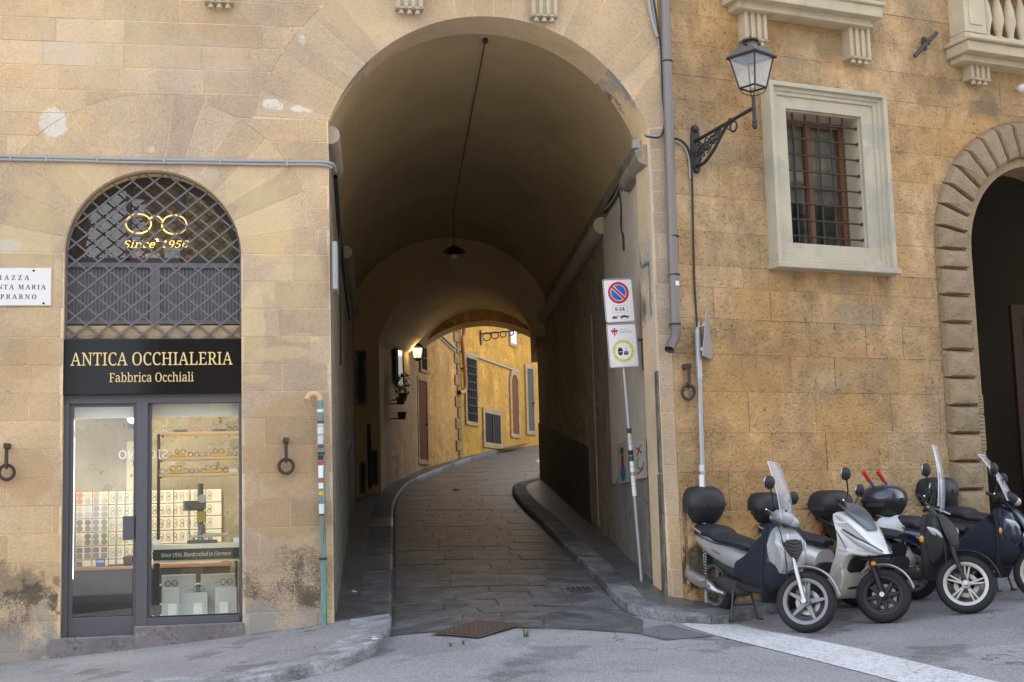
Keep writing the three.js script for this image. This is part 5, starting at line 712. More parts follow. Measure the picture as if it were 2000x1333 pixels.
// ---- interior ----
const RB = -2.7;   // back wall
{
  const fl = vDoorB - 0.02, ce = vDoorT + 0.12, x0 = SU0 - 0.25, x1 = SU1 + 0.35, w = x1 - x0, T = FL.thing('shop_room', 'small bright shop interior with cream walls', 'room', SHOP.u, fl, -0.3), c = (x0 + x1) / 2 - SHOP.u, d = -RB - 0.3;
  const mCream = M([0.62, 0.53, 0.38], 0.9, { map: rep(plasterMap, 3), tri: true }), mWh = M([0.72, 0.7, 0.64], 0.9);
  mesh('floor', box(w, 0.05, d, c, -0.025, -d / 2), M([0.2, 0.18, 0.16], 0.5), T); mesh('ceiling', box(w, 0.05, d, c, ce - fl + 0.025, -d / 2), mWh, T); mesh('back_wall', box(w, ce - fl, 0.05, c, (ce - fl) / 2, -d - 0.025), mCream, T); mesh('side_wall', box(0.05, ce - fl, d, x0 - SHOP.u - 0.025, (ce - fl) / 2, -d / 2), mWh, T); mesh('side_wall', box(0.05, ce - fl, d, x1 - SHOP.u + 0.025, (ce - fl) / 2, -d / 2), mWh, T); mesh('front_return', [box(0.3, ce - fl, 0.04, x0 - SHOP.u + 0.13, (ce - fl) / 2, 0.02), box(0.36, ce - fl, 0.04, x1 - SHOP.u - 0.16, (ce - fl) / 2, 0.02), box(w, 0.3, 0.04, c, ce - fl - 0.1, 0.02)], mWh, T);
  // vertical light panel at the left
  const [lu, lv0] = sp(131, 1135, -0.5), lv1 = sp(134, 850, -0.5)[1], lh = lv1 - lv0, LP = FL.thing('light_panel', 'tall white light panel along the left wall inside the shop', 'lamp', lu - 0.03, lv0, -0.75);
  mesh('diffuser', box(0.02, lh, 0.5, 0.02, lh / 2, 0), new THREE.MeshStandardMaterial({ color: 0xffffff, emissive: 0xffffff, emissiveIntensity: 1.6 }), LP); mesh('frame', [box(0.05, 0.03, 0.53, 0.0, -0.015, 0), box(0.05, 0.03, 0.53, 0.0, lh + 0.015, 0)], mBlk, LP); mesh('return_wall', box(0.04, fl < lv0 ? lv0 - fl : 0.1, 0.5, 0.0, -(lv0 - fl) / 2 - 0.03, 0), mWh, LP);
  const ra = new THREE.RectAreaLight(new THREE.Color(1, 0.98, 0.94), 1.9, 0.5, lh); ra.position.set(0.04, lh / 2, 0); ra.lookAt(LP.localToWorld(V3(2, lh / 2, 0))); LP.updateMatrixWorld(true); ra.rotation.set(0, -Math.PI / 2, 0); LP.add(ra);
  // ceiling spot lamp
  const SL = FL.thing('spot_lamp', 'small ceiling spot lamp lit inside the shop', 'lamp', sp(256, 824, -1.5)[0], sp(256, 824, -1.5)[1], -1.5); mesh('bulb', sph(0.022, 0, 0, 0.02), new THREE.MeshStandardMaterial({ color: 0xffffff, emissive: 0xfff0d8, emissiveIntensity: 1.2 }), SL); mesh('head', cyl(0.05, 0.05, 0.13, 0, 0.0, -0.07, 1.2), mBlk, SL); mesh('rod', cyl(0.012, 0.012, ce - SL.position.y - 0.02, 0, (ce - SL.position.y) / 2, -0.06), mBlk, SL);
  const pl = new THREE.PointLight(new THREE.Color(1, 0.97, 0.91), 1.8); pl.position.set(0.02, 0.02, 0.12); pl.castShadow = true; SL.add(pl);
  // shaded second lamp at the right so the window display is lit, as the bright shelves show
  const S2L = FL.thing('spot_lamp', 'small ceiling spot lamp above the display window', 'lamp', SU1 - 0.5, ce - 0.05, -0.75); mesh('bulb', sph(0.03, 0, -0.05, 0), new THREE.MeshStandardMaterial({ color: 0xffffff, emissive: 0xfff0d8, emissiveIntensity: 4 }), S2L); mesh('head', cyl(0.045, 0.05, 0.06, 0, 0.02, 0), mBlk, S2L); const p2 = new THREE.PointLight(new THREE.Color(1, 0.97, 0.91), 0.75); p2.position.set(0, -0.1, 0); p2.castShadow = true; S2L.add(p2);
}
{ // lens and frame wall, counter
  const z = RB + 0.03, q = (x, y) => sp(x, y, z), [a, v0] = q(146, 1122), [b] = q(287, 1122), v1 = q(200, 960)[1], [b2] = q(382, 1122), T = FL.thing('lens_wall', 'cream grid wall of coloured lens samples behind the shop door', 'display wall', a, v0, z), W = b2 - a + 0.3, Hh = v1 - v0;
  const mT = M([0.82, 0.74, 0.56], 0.7), r = rng(12); const nx = 9, ny = 6; for (let i = 0; i < nx; i++) for (let j = 0; j < ny; j++) mesh('tile', box(W / nx - 0.008, Hh / ny - 0.008, 0.012, W * (i + 0.5) / nx, Hh * (j + 0.5) / ny, 0), mT, T); mesh('backing', box(W, Hh, 0.008, W / 2, Hh / 2, -0.006), mBlk, T);
  const cols = { '50': [0.85, 0.2, 0.04], '51': [0.7, 0.62, 0.3], '52': [0.55, 0.4, 0.38], '53': [0.6, 0.58, 0.35], '40': [0.62, 0.5, 0.38], '41': [0.58, 0.58, 0.56], '42': [0.32, 0.25, 0.4], '43': [0.36, 0.3, 0.3], '30': [0.12, 0.12, 0.13], '31': [0.14, 0.08, 0.05], '32': [0.16, 0.2, 0.3], '33': [0.13, 0.16, 0.1], '20': [0.6, 0.52, 0.4], '21': [0.12, 0.08, 0.07], '22': [0.18, 0.17, 0.2], '23': [0.1, 0.15, 0.06] };
  for (let j = 0; j < 6; j++) for (let i = 0; i < 4; i++) for (const s of [0, 1]) { if (j === 0 && i > 0) continue; const c = cols['' + j + i] || [0.12 + r() * 0.08, 0.11, 0.1 + r() * 0.05]; const x = W / nx * (i / 2 + 0.25), y = Hh / ny * (j + (s ? 0.72 : 0.28)), R = W / nx * 0.19; mesh('lens_sample', j < 2 ? box(R * 1.9, R * 1.6, 0.012, x, y, 0.012) : cyl(R, R, 0.012, x, y, 0.012, Math.PI / 2, 0, 0, 12), M(s ? c : c.map(q => q * 0.6 + 0.1), 0.2), T); }
  // hung spectacle frames
  const spec = [tor(0.021, 0.0024, 0, 0.025, 0, 0, 0, 0, 6.3, 12, 5), tor(0.021, 0.0024, 0, -0.026, 0, 0, 0, 0, 6.3, 12, 5), box(0.006, 0.012, 0.004, 0.018, 0, 0)].map(clean), sg = mergeGeometries(spec);
  const fm = [[0.03, 0.03, 0.03], [0.1, 0.06, 0.03], [0.4, 0.12, 0.04], [0.3, 0.28, 0.24]].map(c => M(c, 0.4));
  for (let j = 1; j < 6; j++) for (let k = 0; k < 15; k++) { const x = W / nx * 2.25 + k * (W / nx * 6.4 / 15), g = new THREE.Mesh(sg, fm[(r() * (j > 3 && k > 9 ? 4 : 2.4)) | 0]); g.name = numbered('spectacle_frame'); const p = FL.w(a + x, v0 + Hh / ny * (j + 0.5), z + 0.02); g.position.copy(p); g.rotation.y = FL.a; g.rotation.z = (r() - 0.5) * 0.2; g.castShadow = g.receiveShadow = true; scene.add(g); tag(g, 'spectacle frame hung upright on the cream grid wall', 'spectacles', 'spectacle frames on the grid wall'); }
  const [ca, cv] = q(140, 1128), fl = vDoorB, C = FL.thing('shop_counter', 'dark counter with a wooden top at the back of the shop', 'counter', SHOP.u - 0.2, fl - 0.02, RB + 0.35), ch = cv - fl + 0.12; mesh('top', rbox(1.9, 0.035, 0.55, 0.005, 0, ch, 0), M([0.3, 0.14, 0.07], 0.5), C); mesh('cabinet', box(1.85, ch - 0.02, 0.5, 0, ch / 2 - 0.01, 0), M([0.018, 0.022, 0.03], 0.35), C); for (let k = 0; k < 3; k++) mesh('drawer_front', rbox(0.55, ch / 3 - 0.05, 0.02, 0.004, 0.35, ch / 6 + k * ch / 3, 0.26), M([0.03, 0.03, 0.035], 0.4), C), mesh('drawer_edge', box(0.5, 0.02, 0.01, 0.35, ch / 6 + k * ch / 3 - 0.1, 0.276), mShelf, C);
  const onC = ch + fl - 0.02 + 0.018; const bx = FL.thing('display_box', 'small blue box with white letters on the shop counter', 'box', sp(196, 1118, RB + 0.4)[0], onC, RB + 0.42); mesh('box', rbox(0.1, 0.09, 0.06, 0.004, 0, 0.045, 0), M([0.03, 0.09, 0.35], 0.5), bx); mesh('lettering', fitText(fontSerifB, 'ZEISS', 0.08, 0.025, 0.003).translate(0, 0.045, 0.03), mWhite, bx);
  const pot = FL.thing('pen_pot', 'black pot with brushes on the shop counter', 'pot', sp(250, 1118, RB + 0.4)[0], onC, RB + 0.42); mesh('pot', lathe([[0, 0], [0.05, 0], [0.06, 0.1], [0.055, 0.1], [0.045, 0.01]], 14), mBlk, pot); for (let k = 0; k < 3; k++) mesh('brush', sph(0.02, (k - 1) * 0.03, 0.11, 0, 1, 1, 1, 8), M([0.35, 0.2, 0.1], 0.8), pot);
  const stn = FL.thing('mirror_stand', 'slim grey stand on the shop counter before the lens wall', 'stand', sp(226, 1118, RB + 0.4)[0], onC, RB + 0.4); mesh('post', cyl(0.012, 0.012, 0.85, 0, 0.43, 0), M([0.25, 0.25, 0.22], 0.5), stn); mesh('base', cyl(0.09, 0.1, 0.02, 0, 0.01, 0), mBlk, stn);
  // eye chart
  const [e0, ev] = q(246, 985), [e1, et] = q(282, 862), E = FL.thing('eye_chart', 'pale eye chart with black letters on the back wall', 'chart', (e0 + e1) / 2 + 0.03, ev, z - 0.02); mesh('card', box(e1 - e0 + 0.06, et - ev, 0.008, 0, (et - ev) / 2, 0), M([0.62, 0.54, 0.38], 0.8), E); ['E', 'TE', 'FPT'].forEach((s, i) => mesh('lettering', fitText(fontSerifB, s, 0.09 + i * 0.03, 0.07 - i * 0.018, 0.003).translate(-0.02, (et - ev) - 0.14 - i * 0.14, 0.005), mBlk, E));
  const N = FL.thing('letter_block', 'white letter N hung near the top of the shop door, partly a modelled reflection', 'letter', sp(216, 812, -1)[0], sp(216, 812, -1)[1], -1); mesh('letter', textGeo(fontSerifB, 'N', 0.085, 0.02), mWhite, N); mesh('wire', cyl(0.002, 0.002, 0.5, 0, 0.32, 0.01), mWhite, N);  // white N built solid, though part of it is a reflection in the glass
}
{ // window display at the right
  const z = -0.52, q = (x, y) => sp(x, y, z), r = rng(44);
  const P = FL.thing('shelf_post', 'dark upright post carrying the display shelves', 'post', q(309, 1000)[0], vDoorB - 0.02, z); mesh('post', box(0.03, q(309, 845)[1] - vDoorB, 0.03, 0, (q(309, 845)[1] - vDoorB) / 2, 0), mFrameD, P); mesh('foot', box(0.08, 0.02, 0.08, 0, 0.01, 0), mFrameD, P);
  const lab = ['topmost wooden display shelf in the shop window', 'middle wooden display shelf in the shop window', 'lowest wooden display shelf in the shop window'];
  const lensC = [[0.03, 0.03, 0.035], [0.12, 0.07, 0.04], [0.3, 0.1, 0.05], [0.2, 0.22, 0.24]].map(c => M(c, 0.3));
  const spG = (() => { const g = []; for (const s of [-1, 1]) { g.push(tor(0.024, 0.004, s * 0.032, 0.026, 0, 0, 0, 0, 6.3, 14, 5), bar([s * 0.056, 0.03, 0], [s * 0.058, 0.012, -0.12], 0.003, 5)); } g.push(bar([-0.009, 0.03, 0], [0.009, 0.03, 0], 0.003, 5)); return mergeGeometries(g.map(clean)); })();
  [848, 897, 929].forEach((y, i) => {
    const [a, v] = q(i ? 312 : 315, y), [b] = q(465, y), S = FL.thing('display_shelf', lab[i], 'shelf', (a + b) / 2, v - 0.02, z); mesh('board', rbox(b - a, 0.028, 0.26, 0.003, 0, 0.014, 0), mShelf, S); mesh('rail', box(0.012, 0.012, 0.26, -(b - a) / 2 + 0.01, -0.006, 0), mFrameD, S);
    const n = 6; for (let k = 0; k < n; k++) { const u = lerp(a + 0.06, b - (i === 2 ? 0.16 : 0.06), k / (n - 1)); const st = k % 3 === 1 ? 0.03 : 0; if (st) { const D = FL.thing('display_plinth', ['grey plinth under spectacles on the topmost shelf', 'yellow plinth under spectacles on the middle shelf', 'amber plinth under spectacles on the lowest shelf'][i], 'plinth', u, v + 0.009, z + 0.05, 'display plinths on shelf ' + (i + 1)); mesh('plinth', rbox(0.14, 0.028, 0.07, 0.003, 0, 0.014, 0), i === 0 ? M([0.1, 0.11, 0.13], 0.4) : M([0.75, 0.42, 0.05], 0.5), D); mesh('base', box(0.145, 0.004, 0.075, 0, 0.002, 0), mBlk, D); } const s = new THREE.Mesh(spG, lensC[(r() * 4) | 0]); s.name = numbered('spectacles'); s.position.copy(FL.w(u + (r() - 0.5) * 0.02, v + 0.011 + st, z + 0.06)); s.rotation.y = FL.a + (r() - 0.5) * 0.9; s.castShadow = s.receiveShadow = true; scene.add(s); tag(s, ['spectacles standing on the topmost window shelf', 'spectacles standing on the middle window shelf', 'spectacles standing on the lowest window shelf'][i], 'spectacles', 'spectacles on window shelf ' + (i + 1)); }
  });
  { const [u, v] = q(455, 925), c = FL.thing('price_card', 'white card standing at the end of the lowest shelf', 'card', u, v - 0.01, z + 0.06); mesh('card', box(0.085, 0.055, 0.004, 0, 0.028, 0, -0.2), mWhite, c); mesh('stand', box(0.06, 0.006, 0.03, 0, 0.003, -0.015), mWhite, c); }
  for (let k = 0; k < 9; k++) { const [u, v] = sp(320 + k * 19.5, 803, -0.3), t = FL.thing('hanging_tag', 'small black tag hanging under the window head', 'tag', u, v, -0.3, 'tags under the window head'); mesh('tag', box(0.046, 0.045, 0.006, 0, 0.02, 0), mBlk, t); mesh('string', box(0.004, 0.1, 0.004, 0, 0.09, 0), mBlk, t); }
  // work table with banner
  const [t0, tv] = q(296, 1066), [t1] = q(469, 1066), tc = (t0 + t1) / 2, T = FL.thing('display_table', 'white display table with a black banner reading Since 1956 Handcrafted in Florence', 'table', tc, vDoorB - 0.02, z), th = tv - vDoorB + 0.02, w = t1 - t0;
  mesh('top', rbox(w, 0.05, 0.34, 0.004, 0, th - 0.02, 0), M([0.74, 0.68, 0.52], 0.5), T); const bh = q(380, 1077)[1] - q(380, 1098)[1]; mesh('banner', box(w - 0.02, bh, 0.02, 0.01, th - 0.045 - bh / 2, 0.16), M([0.02, 0.03, 0.025], 0.5), T); mesh('lettering', fitText(fontSerif, 'Since 1956, Handcrafted in Florence', 0.69, 0.038, 0.004, 0.25).translate(0.0, th - 0.045 - bh * 0.68, 0.17), M([0.7, 0.7, 0.62], 0.6), T); mesh('lower_rail', box(w - 0.04, 0.022, 0.3, 0.01, th - 0.06 - bh, 0.0), M([0.74, 0.68, 0.52], 0.5), T); for (const s of [-1, 1]) for (const d of [-0.13, 0.13]) mesh('leg', box(0.025, th - 0.06 - bh, 0.025, s * (w / 2 - 0.04), (th - 0.06 - bh) / 2, d), mFrameD, T);
  // bench drill standing on the table
  const ty = tv - 0.015 + 0.02, [mu] = q(391, 1000), Mx = FL.thing('bench_machine', 'old green grey bench drilling machine on the window table', 'machine', mu, ty, z), mG = M([0.07, 0.09, 0.09], 0.45, { metalness: 0.3 }), mSt = M([0.4, 0.4, 0.38], 0.35, { metalness: 0.7 });
  const hh = (y) => q(391, y)[1] - ty; mesh('column', cyl(0.03, 0.03, hh(945), 0, hh(945) / 2, -0.03), mG, Mx); mesh('head', rbox(0.2, 0.1, 0.11, 0.03, -0.05, hh(988), 0.0), mG, Mx); mesh('motor', cyl(0.055, 0.055, 0.1, -0.12, hh(988), 0), mG, Mx); mesh('gauge', cyl(0.045, 0.045, 0.02, 0.02, hh(975), 0.06, Math.PI / 2), mSt, Mx); mesh('label_plate', rbox(0.09, 0.11, 0.03, 0.004, 0.01, hh(1010), 0.04), M([0.35, 0.26, 0.06], 0.6), Mx); mesh('spindle', cyl(0.006, 0.006, 0.3, -0.12, hh(1015), 0.02), mSt, Mx); mesh('column', cyl(0.024, 0.03, 0.1, 0.02, hh(1035), 0.0), mG, Mx); mesh('table', rbox(0.28, 0.02, 0.12, 0.004, 0.02, hh(1048), 0), mSt, Mx); mesh('cross_slide', cyl(0.018, 0.018, 0.24, 0.14, hh(1046), 0.03, 0, 0, Math.PI / 2), mSt, Mx); mesh('hand_wheel', tor(0.03, 0.006, 0.27, hh(1046), 0.03, 0, Math.PI / 2, 0), mSt, Mx); mesh('base', rbox(0.3, 0.035, 0.16, 0.006, 0.02, 0.018, 0), mG, Mx); for (const x of [-0.08, 0.0, 0.1]) mesh('jack', cyl(0.022, 0.026, hh(1048) - 0.03, x, hh(1048) / 2, 0.02), mSt, Mx);
  [[306, 'white price card at the left end of the window table'], [462, 'white price card at the right end of the window table']].forEach(([x, l]) => { const [u] = q(x, 1060), c = FL.thing('price_card', l, 'card', u, ty, z + 0.1); mesh('card', box(0.07, 0.05, 0.004, 0, 0.025, 0, -0.2), mWhite, c); mesh('stand', box(0.06, 0.006, 0.03, 0, 0.003, -0.015), mWhite, c); });
  // stepped plinths on the window floor
  const g0 = vWinB + 0.065; const blk = (x0, x1, y, d, l) => { const [a] = sp(x0, 1180, z + d), [b, v] = sp(x1, y, z + d); const s = FL.thing('display_block', l, 'block', (a + b) / 2, g0, z + d); mesh('block', rbox(b - a, v - g0, 0.12, 0.003, 0, (v - g0) / 2, 0), M([0.52, 0.54, 0.52], 0.7), s); mesh('base', box(b - a + 0.01, 0.012, 0.125, 0, 0.006, 0), mWhite, s); return [(a + b) / 2, v]; };
  blk(316, 382, 1122, -0.15, 'tall white display block at the back of the window floor'); blk(392, 466, 1120, -0.15, 'wide white display block at the back of the window floor'); 
  const fr = [blk(318, 350, 1147, 0.1, 'white display block carrying folded dark spectacles'), blk(346, 405, 1157, 0.0, 'low white display block in the middle of the window floor'), blk(420, 462, 1147, 0.1, 'white display block carrying slim spectacles')];
  const fl2 = FL.thing('window_floor', 'pale window floor behind the display pane', 'floor', tc, g0 - 0.03, z + 0.05); mesh('board', box(w, 0.03, 0.5, 0, 0.013, 0), M([0.66, 0.66, 0.62], 0.7), fl2); mesh('edge', box(w, 0.05, 0.01, 0, 0.0, 0.25), mFrameD, fl2);
  [[334, 1145, 'dark folded spectacles on a white block'], [388, 1143, 'blue tinted spectacles floating over the middle block'], [442, 1145, 'slim brown spectacles on a white block']].forEach(([x, y, l], i) => { const [u, v] = sp(x, y, z + 0.12), s = new THREE.Mesh(spG, [lensC[0], M([0.08, 0.25, 0.4], 0.2), lensC[1]][i]); s.name = numbered('spectacles'); s.position.copy(FL.w(u, (i === 1 ? fr[1][1] : fr[0][1]) + 0.004, z + (i === 1 ? 0.02 : 0.1))); s.rotation.y = FL.a + 0.4; s.scale.setScalar(1.15); s.castShadow = s.receiveShadow = true; scene.add(s); tag(s, l.replace('floating over', 'lying on'), 'spectacles'); });
  [[336, 'white text card at the left of the window floor'], [386, 'white text card in the middle of the window floor'], [437, 'white text card at the right of the window floor']].forEach(([x, l]) => { const [u, v] = sp(x, 1201, z + 0.24), [, v2] = sp(x, 1180, z + 0.24), c = FL.thing('text_card', l, 'card', u, g0, z + 0.24); mesh('card', box(0.085, v2 - v + 0.02, 0.004, 0, (v2 - v + 0.02) / 2, 0, -0.1), M([0.72, 0.74, 0.62], 0.7), c); mesh('stand', box(0.05, 0.004, 0.03, 0, 0.002, -0.02), mWhite, c); });
}
// ---------- things on the walls and pavement ----------
const mGalv = M([0.42, 0.43, 0.44], 0.45, { metalness: 0.6 }), mRustI = M([0.085, 0.065, 0.055], 0.8, { metalness: 0.3 }), mLantern = M([0.05, 0.048, 0.05], 0.5, { metalness: 0.5 });
{ // street name plaque (marble)
  const n = 0.0, [a, v0] = FL.px(-46, 598, n), [b, v1] = FL.px(100.5, 525, n), w = b - a, h = v1 - v0, T = FL.thing('street_plaque', 'white marble street name plaque fixed beside the shop arch', 'sign', (a + b) / 2, v0, 0.003);
  mesh('slab', rbox(w, h, 0.024, 0.004, 0, h / 2, 0.012), M([0.78, 0.77, 0.74], 0.5), T);
  const t = canvasTex(1024, 512, (g, W, Hh) => { g.fillStyle = '#e6e3df'; g.fillRect(0, 0, W, Hh); for (let i = 0; i < 60; i++) { g.fillStyle = `rgba(150,145,140,${0.03 + (i % 5) * 0.01})`; g.fillRect((i * 197) % W, (i * 331) % Hh, 60, 6); } g.fillStyle = '#2f2c2b'; g.textAlign = 'center'; g.textBaseline = 'middle'; const row = (s, y, x, sp) => { g.font = 'bold 92px serif'; const cs = [...s]; const ws = cs.map(c => g.measureText(c).width + sp), tot = ws.reduce((p, q) => p + q, 0); let u = x - tot / 2; cs.forEach((c, i) => { g.textAlign = 'left'; g.fillText(c, u + sp / 2, y); u += ws[i]; }); }; row('PIAZZA', 130, 470, 30); row('SANTA MARIA', 262, 540, 16); row('SOPRARNO', 398, 490, 22); });
  mesh('inscription', new THREE.PlaneGeometry(w - 0.012, h - 0.012).translate(0, h / 2, 0.0255), new THREE.MeshStandardMaterial({ map: t, roughness: 0.5 }), T);
  for (const [x, y] of [[0.26, 0.93], [0.4, 0.06], [-0.3, 0.93], [-0.3, 0.06]]) mesh('fixing', sph(0.011, x * w, y * h, 0.026), mIron, T);
}
function ringTie(fr, x, y0, y1, label) {
  const [u, vt] = fr.px(x, y0, 0.05), vb = fr.px(x, y1, 0.06)[1], h = vt - vb, R = h * 0.23, T = fr.thing('iron_ring', label, 'ring', u, vb, 0.002);
  mesh('spike', rbox(0.055, 0.05, 0.13, 0.008, 0, h - 0.025, 0.06), mRustI, T); mesh('shank', [rbox(0.035, h - 2 * R, 0.025, 0.008, 0, h - (h - 2 * R) / 2 - 0.01, 0.1), tor(0.03, 0.012, 0, 2 * R - 0.015, 0.085, 0, Math.PI / 2, 0, 6.3, 14, 6)], mRustI, T); mesh('ring', tor(R - 0.014, 0.0165, 0, R, 0.07, 0.12, 0, 0, 6.2832, 30, 10), mRustI, T);
}
ringTie(FL, 14, 867, 940, 'iron tether ring on the wall below the street plaque'); ringTie(FL, 558, 856, 928, 'iron tether ring on the pier between shop and green pipe'); ringTie(FR, 1340, 712, 783, 'iron tether ring beside the grey post on the ochre wall');
{ // green vent pipe with stickers
  const n = 0.1, [u, v0] = FL.px(633, 1222, n), P = (x, y) => { const q = FL.px(x, y, n); return [q[0] - u, q[1] - v0, 0]; }, T = FL.thing('vent_pipe', 'green sticker covered vent pipe with a cream hooked top', 'pipe', u, v0, n), mG = M([0.17, 0.36, 0.33], 0.55), r = 0.031;
  mesh('shaft', tube([P(633, 1224), P(631, 1100), P(629, 950), P(625, 781)], r, 30, 14), M([1, 1, 1], 0.6, { map: tex(64, 512, (x, y) => { const k = plN(x, y * 0.9), d = hM(x, y); let c = [0.43, 0.62, 0.59]; c = c.map(v => v * (0.85 + k * 0.3)); if (k + d > 1.18) c = [0.46, 0.36, 0.27]; if (y < 0.12 && k > 0.45) c = [0.5, 0.48, 0.44]; return c; }) }), T);
  const top = []; for (let k = 0; k <= 10; k++) { const a = Math.PI * k / 10; top.push(P(612.5 + Math.cos(a) * 12.5, 781 - Math.sin(a) * 11)); } top[0] = P(625, 783); mesh('hook', tube(top, r * 1.02, 40, 14), M([0.66, 0.45, 0.24], 0.6), T);
  const st = [[800, 806, '#e8e4e0'], [823, 826, '#2b2b2e'], [829, 833, '#d8cdb0'], [834, 849, '#d9d9de'], [851, 868, '#c9cfd8'], [870, 876, '#7a4a2c'], [890, 899, '#27303a'], [902, 908, '#c8402e'], [910, 934, '#eef0f2'], [936, 942, '#c05a40'], [944, 955, '#e8e8ea'], [960, 968, '#e2b414'], [985, 1004, '#e3dfe2'], [1004, 1008, '#5a3a32']];
  for (const [a, b, c] of st) { const q0 = P(lerp(625, 633, (b - 781) / 443), b), q1 = P(lerp(625, 633, (a - 781) / 443), a); mesh('sticker', place(new THREE.CylinderGeometry(r + 0.002, r + 0.002, q1[1] - q0[1], 14, 1, true, 0, 4), (q0[0] + q1[0]) / 2, (q0[1] + q1[1]) / 2, 0, 0, -1.9, 0.0), new THREE.MeshStandardMaterial({ color: c, roughness: 0.6, side: THREE.DoubleSide }), T); }
  for (const y of [886, 1092]) { const q = P(lerp(625, 633, (y - 781) / 443), y); mesh('collar', [cyl(r + 0.006, r + 0.006, 0.022, q[0], q[1], 0), box(0.02, 0.02, n, q[0], q[1], -n / 2)], mRustI, T); }
}
{ // grey twin cable along the facade, turning into the passage
  const T = FL.group('facade_cables', 'twin grey cables running level above the shop arch', 'cable'), P = (x, y, n) => { const [u, v] = FL.px(x, y, n); return [u, v, n]; }, pts = [[-120, 302], [0, 305], [130, 308.5], [260, 311], [390, 313.5], [520, 315], [600, 316]];
  mesh('cable', tube([...pts.map((p, i) => P(p[0], p[1], 0.03)), P(638, 317, 0.035), P(650, 321, 0.01), P(655, 335, -0.12)], 0.017, 80), mCableG, T); mesh('cable', tube([...pts.map((p, i) => P(p[0], p[1] + 5.5 + (i % 2), 0.025)), P(636, 323, 0.03), P(648, 328, 0.0)], 0.015, 80), mCableG, T);
  for (const x of [20, 90, 190, 320, 430, 560]) { const y = 306 + x * 0.019; mesh('clip', rbox(0.022, 0.075, 0.05, 0.005, ...P(x, y + 2, 0.022)), mCableG, T); }
  const d = TL.group('passage_cables', 'dark cables drooping down the left wall of the passage', 'cable'), Q = (x, y) => { const [u, v] = TL.px(x, y, 0.06); return [u, v, 0.06]; }; mesh('cable', tube([Q(655, 345), Q(660, 420), Q(668, 500), Q(676, 570), Q(684, 625)], 0.025), mCable, d); mesh('drop', tube([Q(663, 455), Q(664, 560), Q(666, 660), Q(665, 712)], 0.012), mCable, d); mesh('junction_box', rbox(0.4, 0.5, 0.05, 0.01, ...Q(655, 525)), mCableG, d);
}
{ // big drain pipe at the fold of the facades
  const n = 0.1, P = (x, y, m = n) => { const [u, v] = FR.px(x, y, m); return [u, v, m]; }, T = FR.group('drain_pipe', 'mauve grey drain pipe down the fold between the two facades', 'pipe'), m = M([0.22, 0.2, 0.19], 0.5, { metalness: 0.2 });
  mesh('shaft', tube([P(1294.5, -160), P(1299, 0), P(1307, 250), P(1314, 480), P(1319, 632)], 0.053, 60, 16), m, T); mesh('elbow', tube([P(1319, 630), P(1320, 648), P(1318, 660), P(1312, 672, 0.13), P(1308, 684, 0.16)], 0.056, 24, 16), M([0.16, 0.14, 0.14], 0.5), T);
  for (const [x, y] of [[1316, 462], [1317, 537], [1319, 634], [1303, 120]]) mesh('bracket', [tor(0.056, 0.008, ...P(x, y), Math.PI / 2, 0, 0), box(0.03, 0.02, 0.1, P(x, y)[0], P(x, y)[1], 0.05)], mIron, T);
  mesh('sticker', rbox(0.045, 0.05, 0.004, 0.001, P(1318, 555)[0], P(1318, 555)[1], n + 0.054), mWhite, T);
  const C = FR.group('wall_cables', 'bundle of thin cables beside the big drain pipe', 'cable'); mesh('cable', tube([P(1270, -20, 0.03), P(1278, 30, 0.03), P(1287, 75, 0.03), P(1292, 140, 0.03), P(1296, 220, 0.03), P(1297, 256, 0.03), P(1292, 264, 0.04), P(1275, 266, 0.06), P(1260, 264, 0.08)], 0.014, 60), mCableG, C); mesh('cable', tube([P(1274, -20, 0.05), P(1285, 50, 0.05), P(1290, 90, 0.05), P(1294, 180, 0.05), P(1297, 250, 0.05), P(1288, 268, 0.06), P(1262, 267, 0.08)], 0.01, 60), mCable, C); mesh('cable', tube([P(1264, -20, 0.04), P(1272, 30, 0.04), P(1284, 72, 0.04)], 0.02, 20), mCableG, C);
  mesh('branch', tube([P(1312, 270, 0.03), P(1330, 274, 0.03), P(1343, 288, 0.03), P(1350, 310, 0.03), P(1352, 350, 0.03), P(1354, 450, 0.03), P(1357, 560, 0.03), P(1362, 640, 0.05)], 0.012, 60), mCable, C); mesh('branch', tube([P(1312, 274, 0.03), P(1328, 280, 0.03), P(1340, 294, 0.03), P(1346, 315, 0.03), P(1348, 350, 0.03)], 0.01, 40), mCableG, C);
}
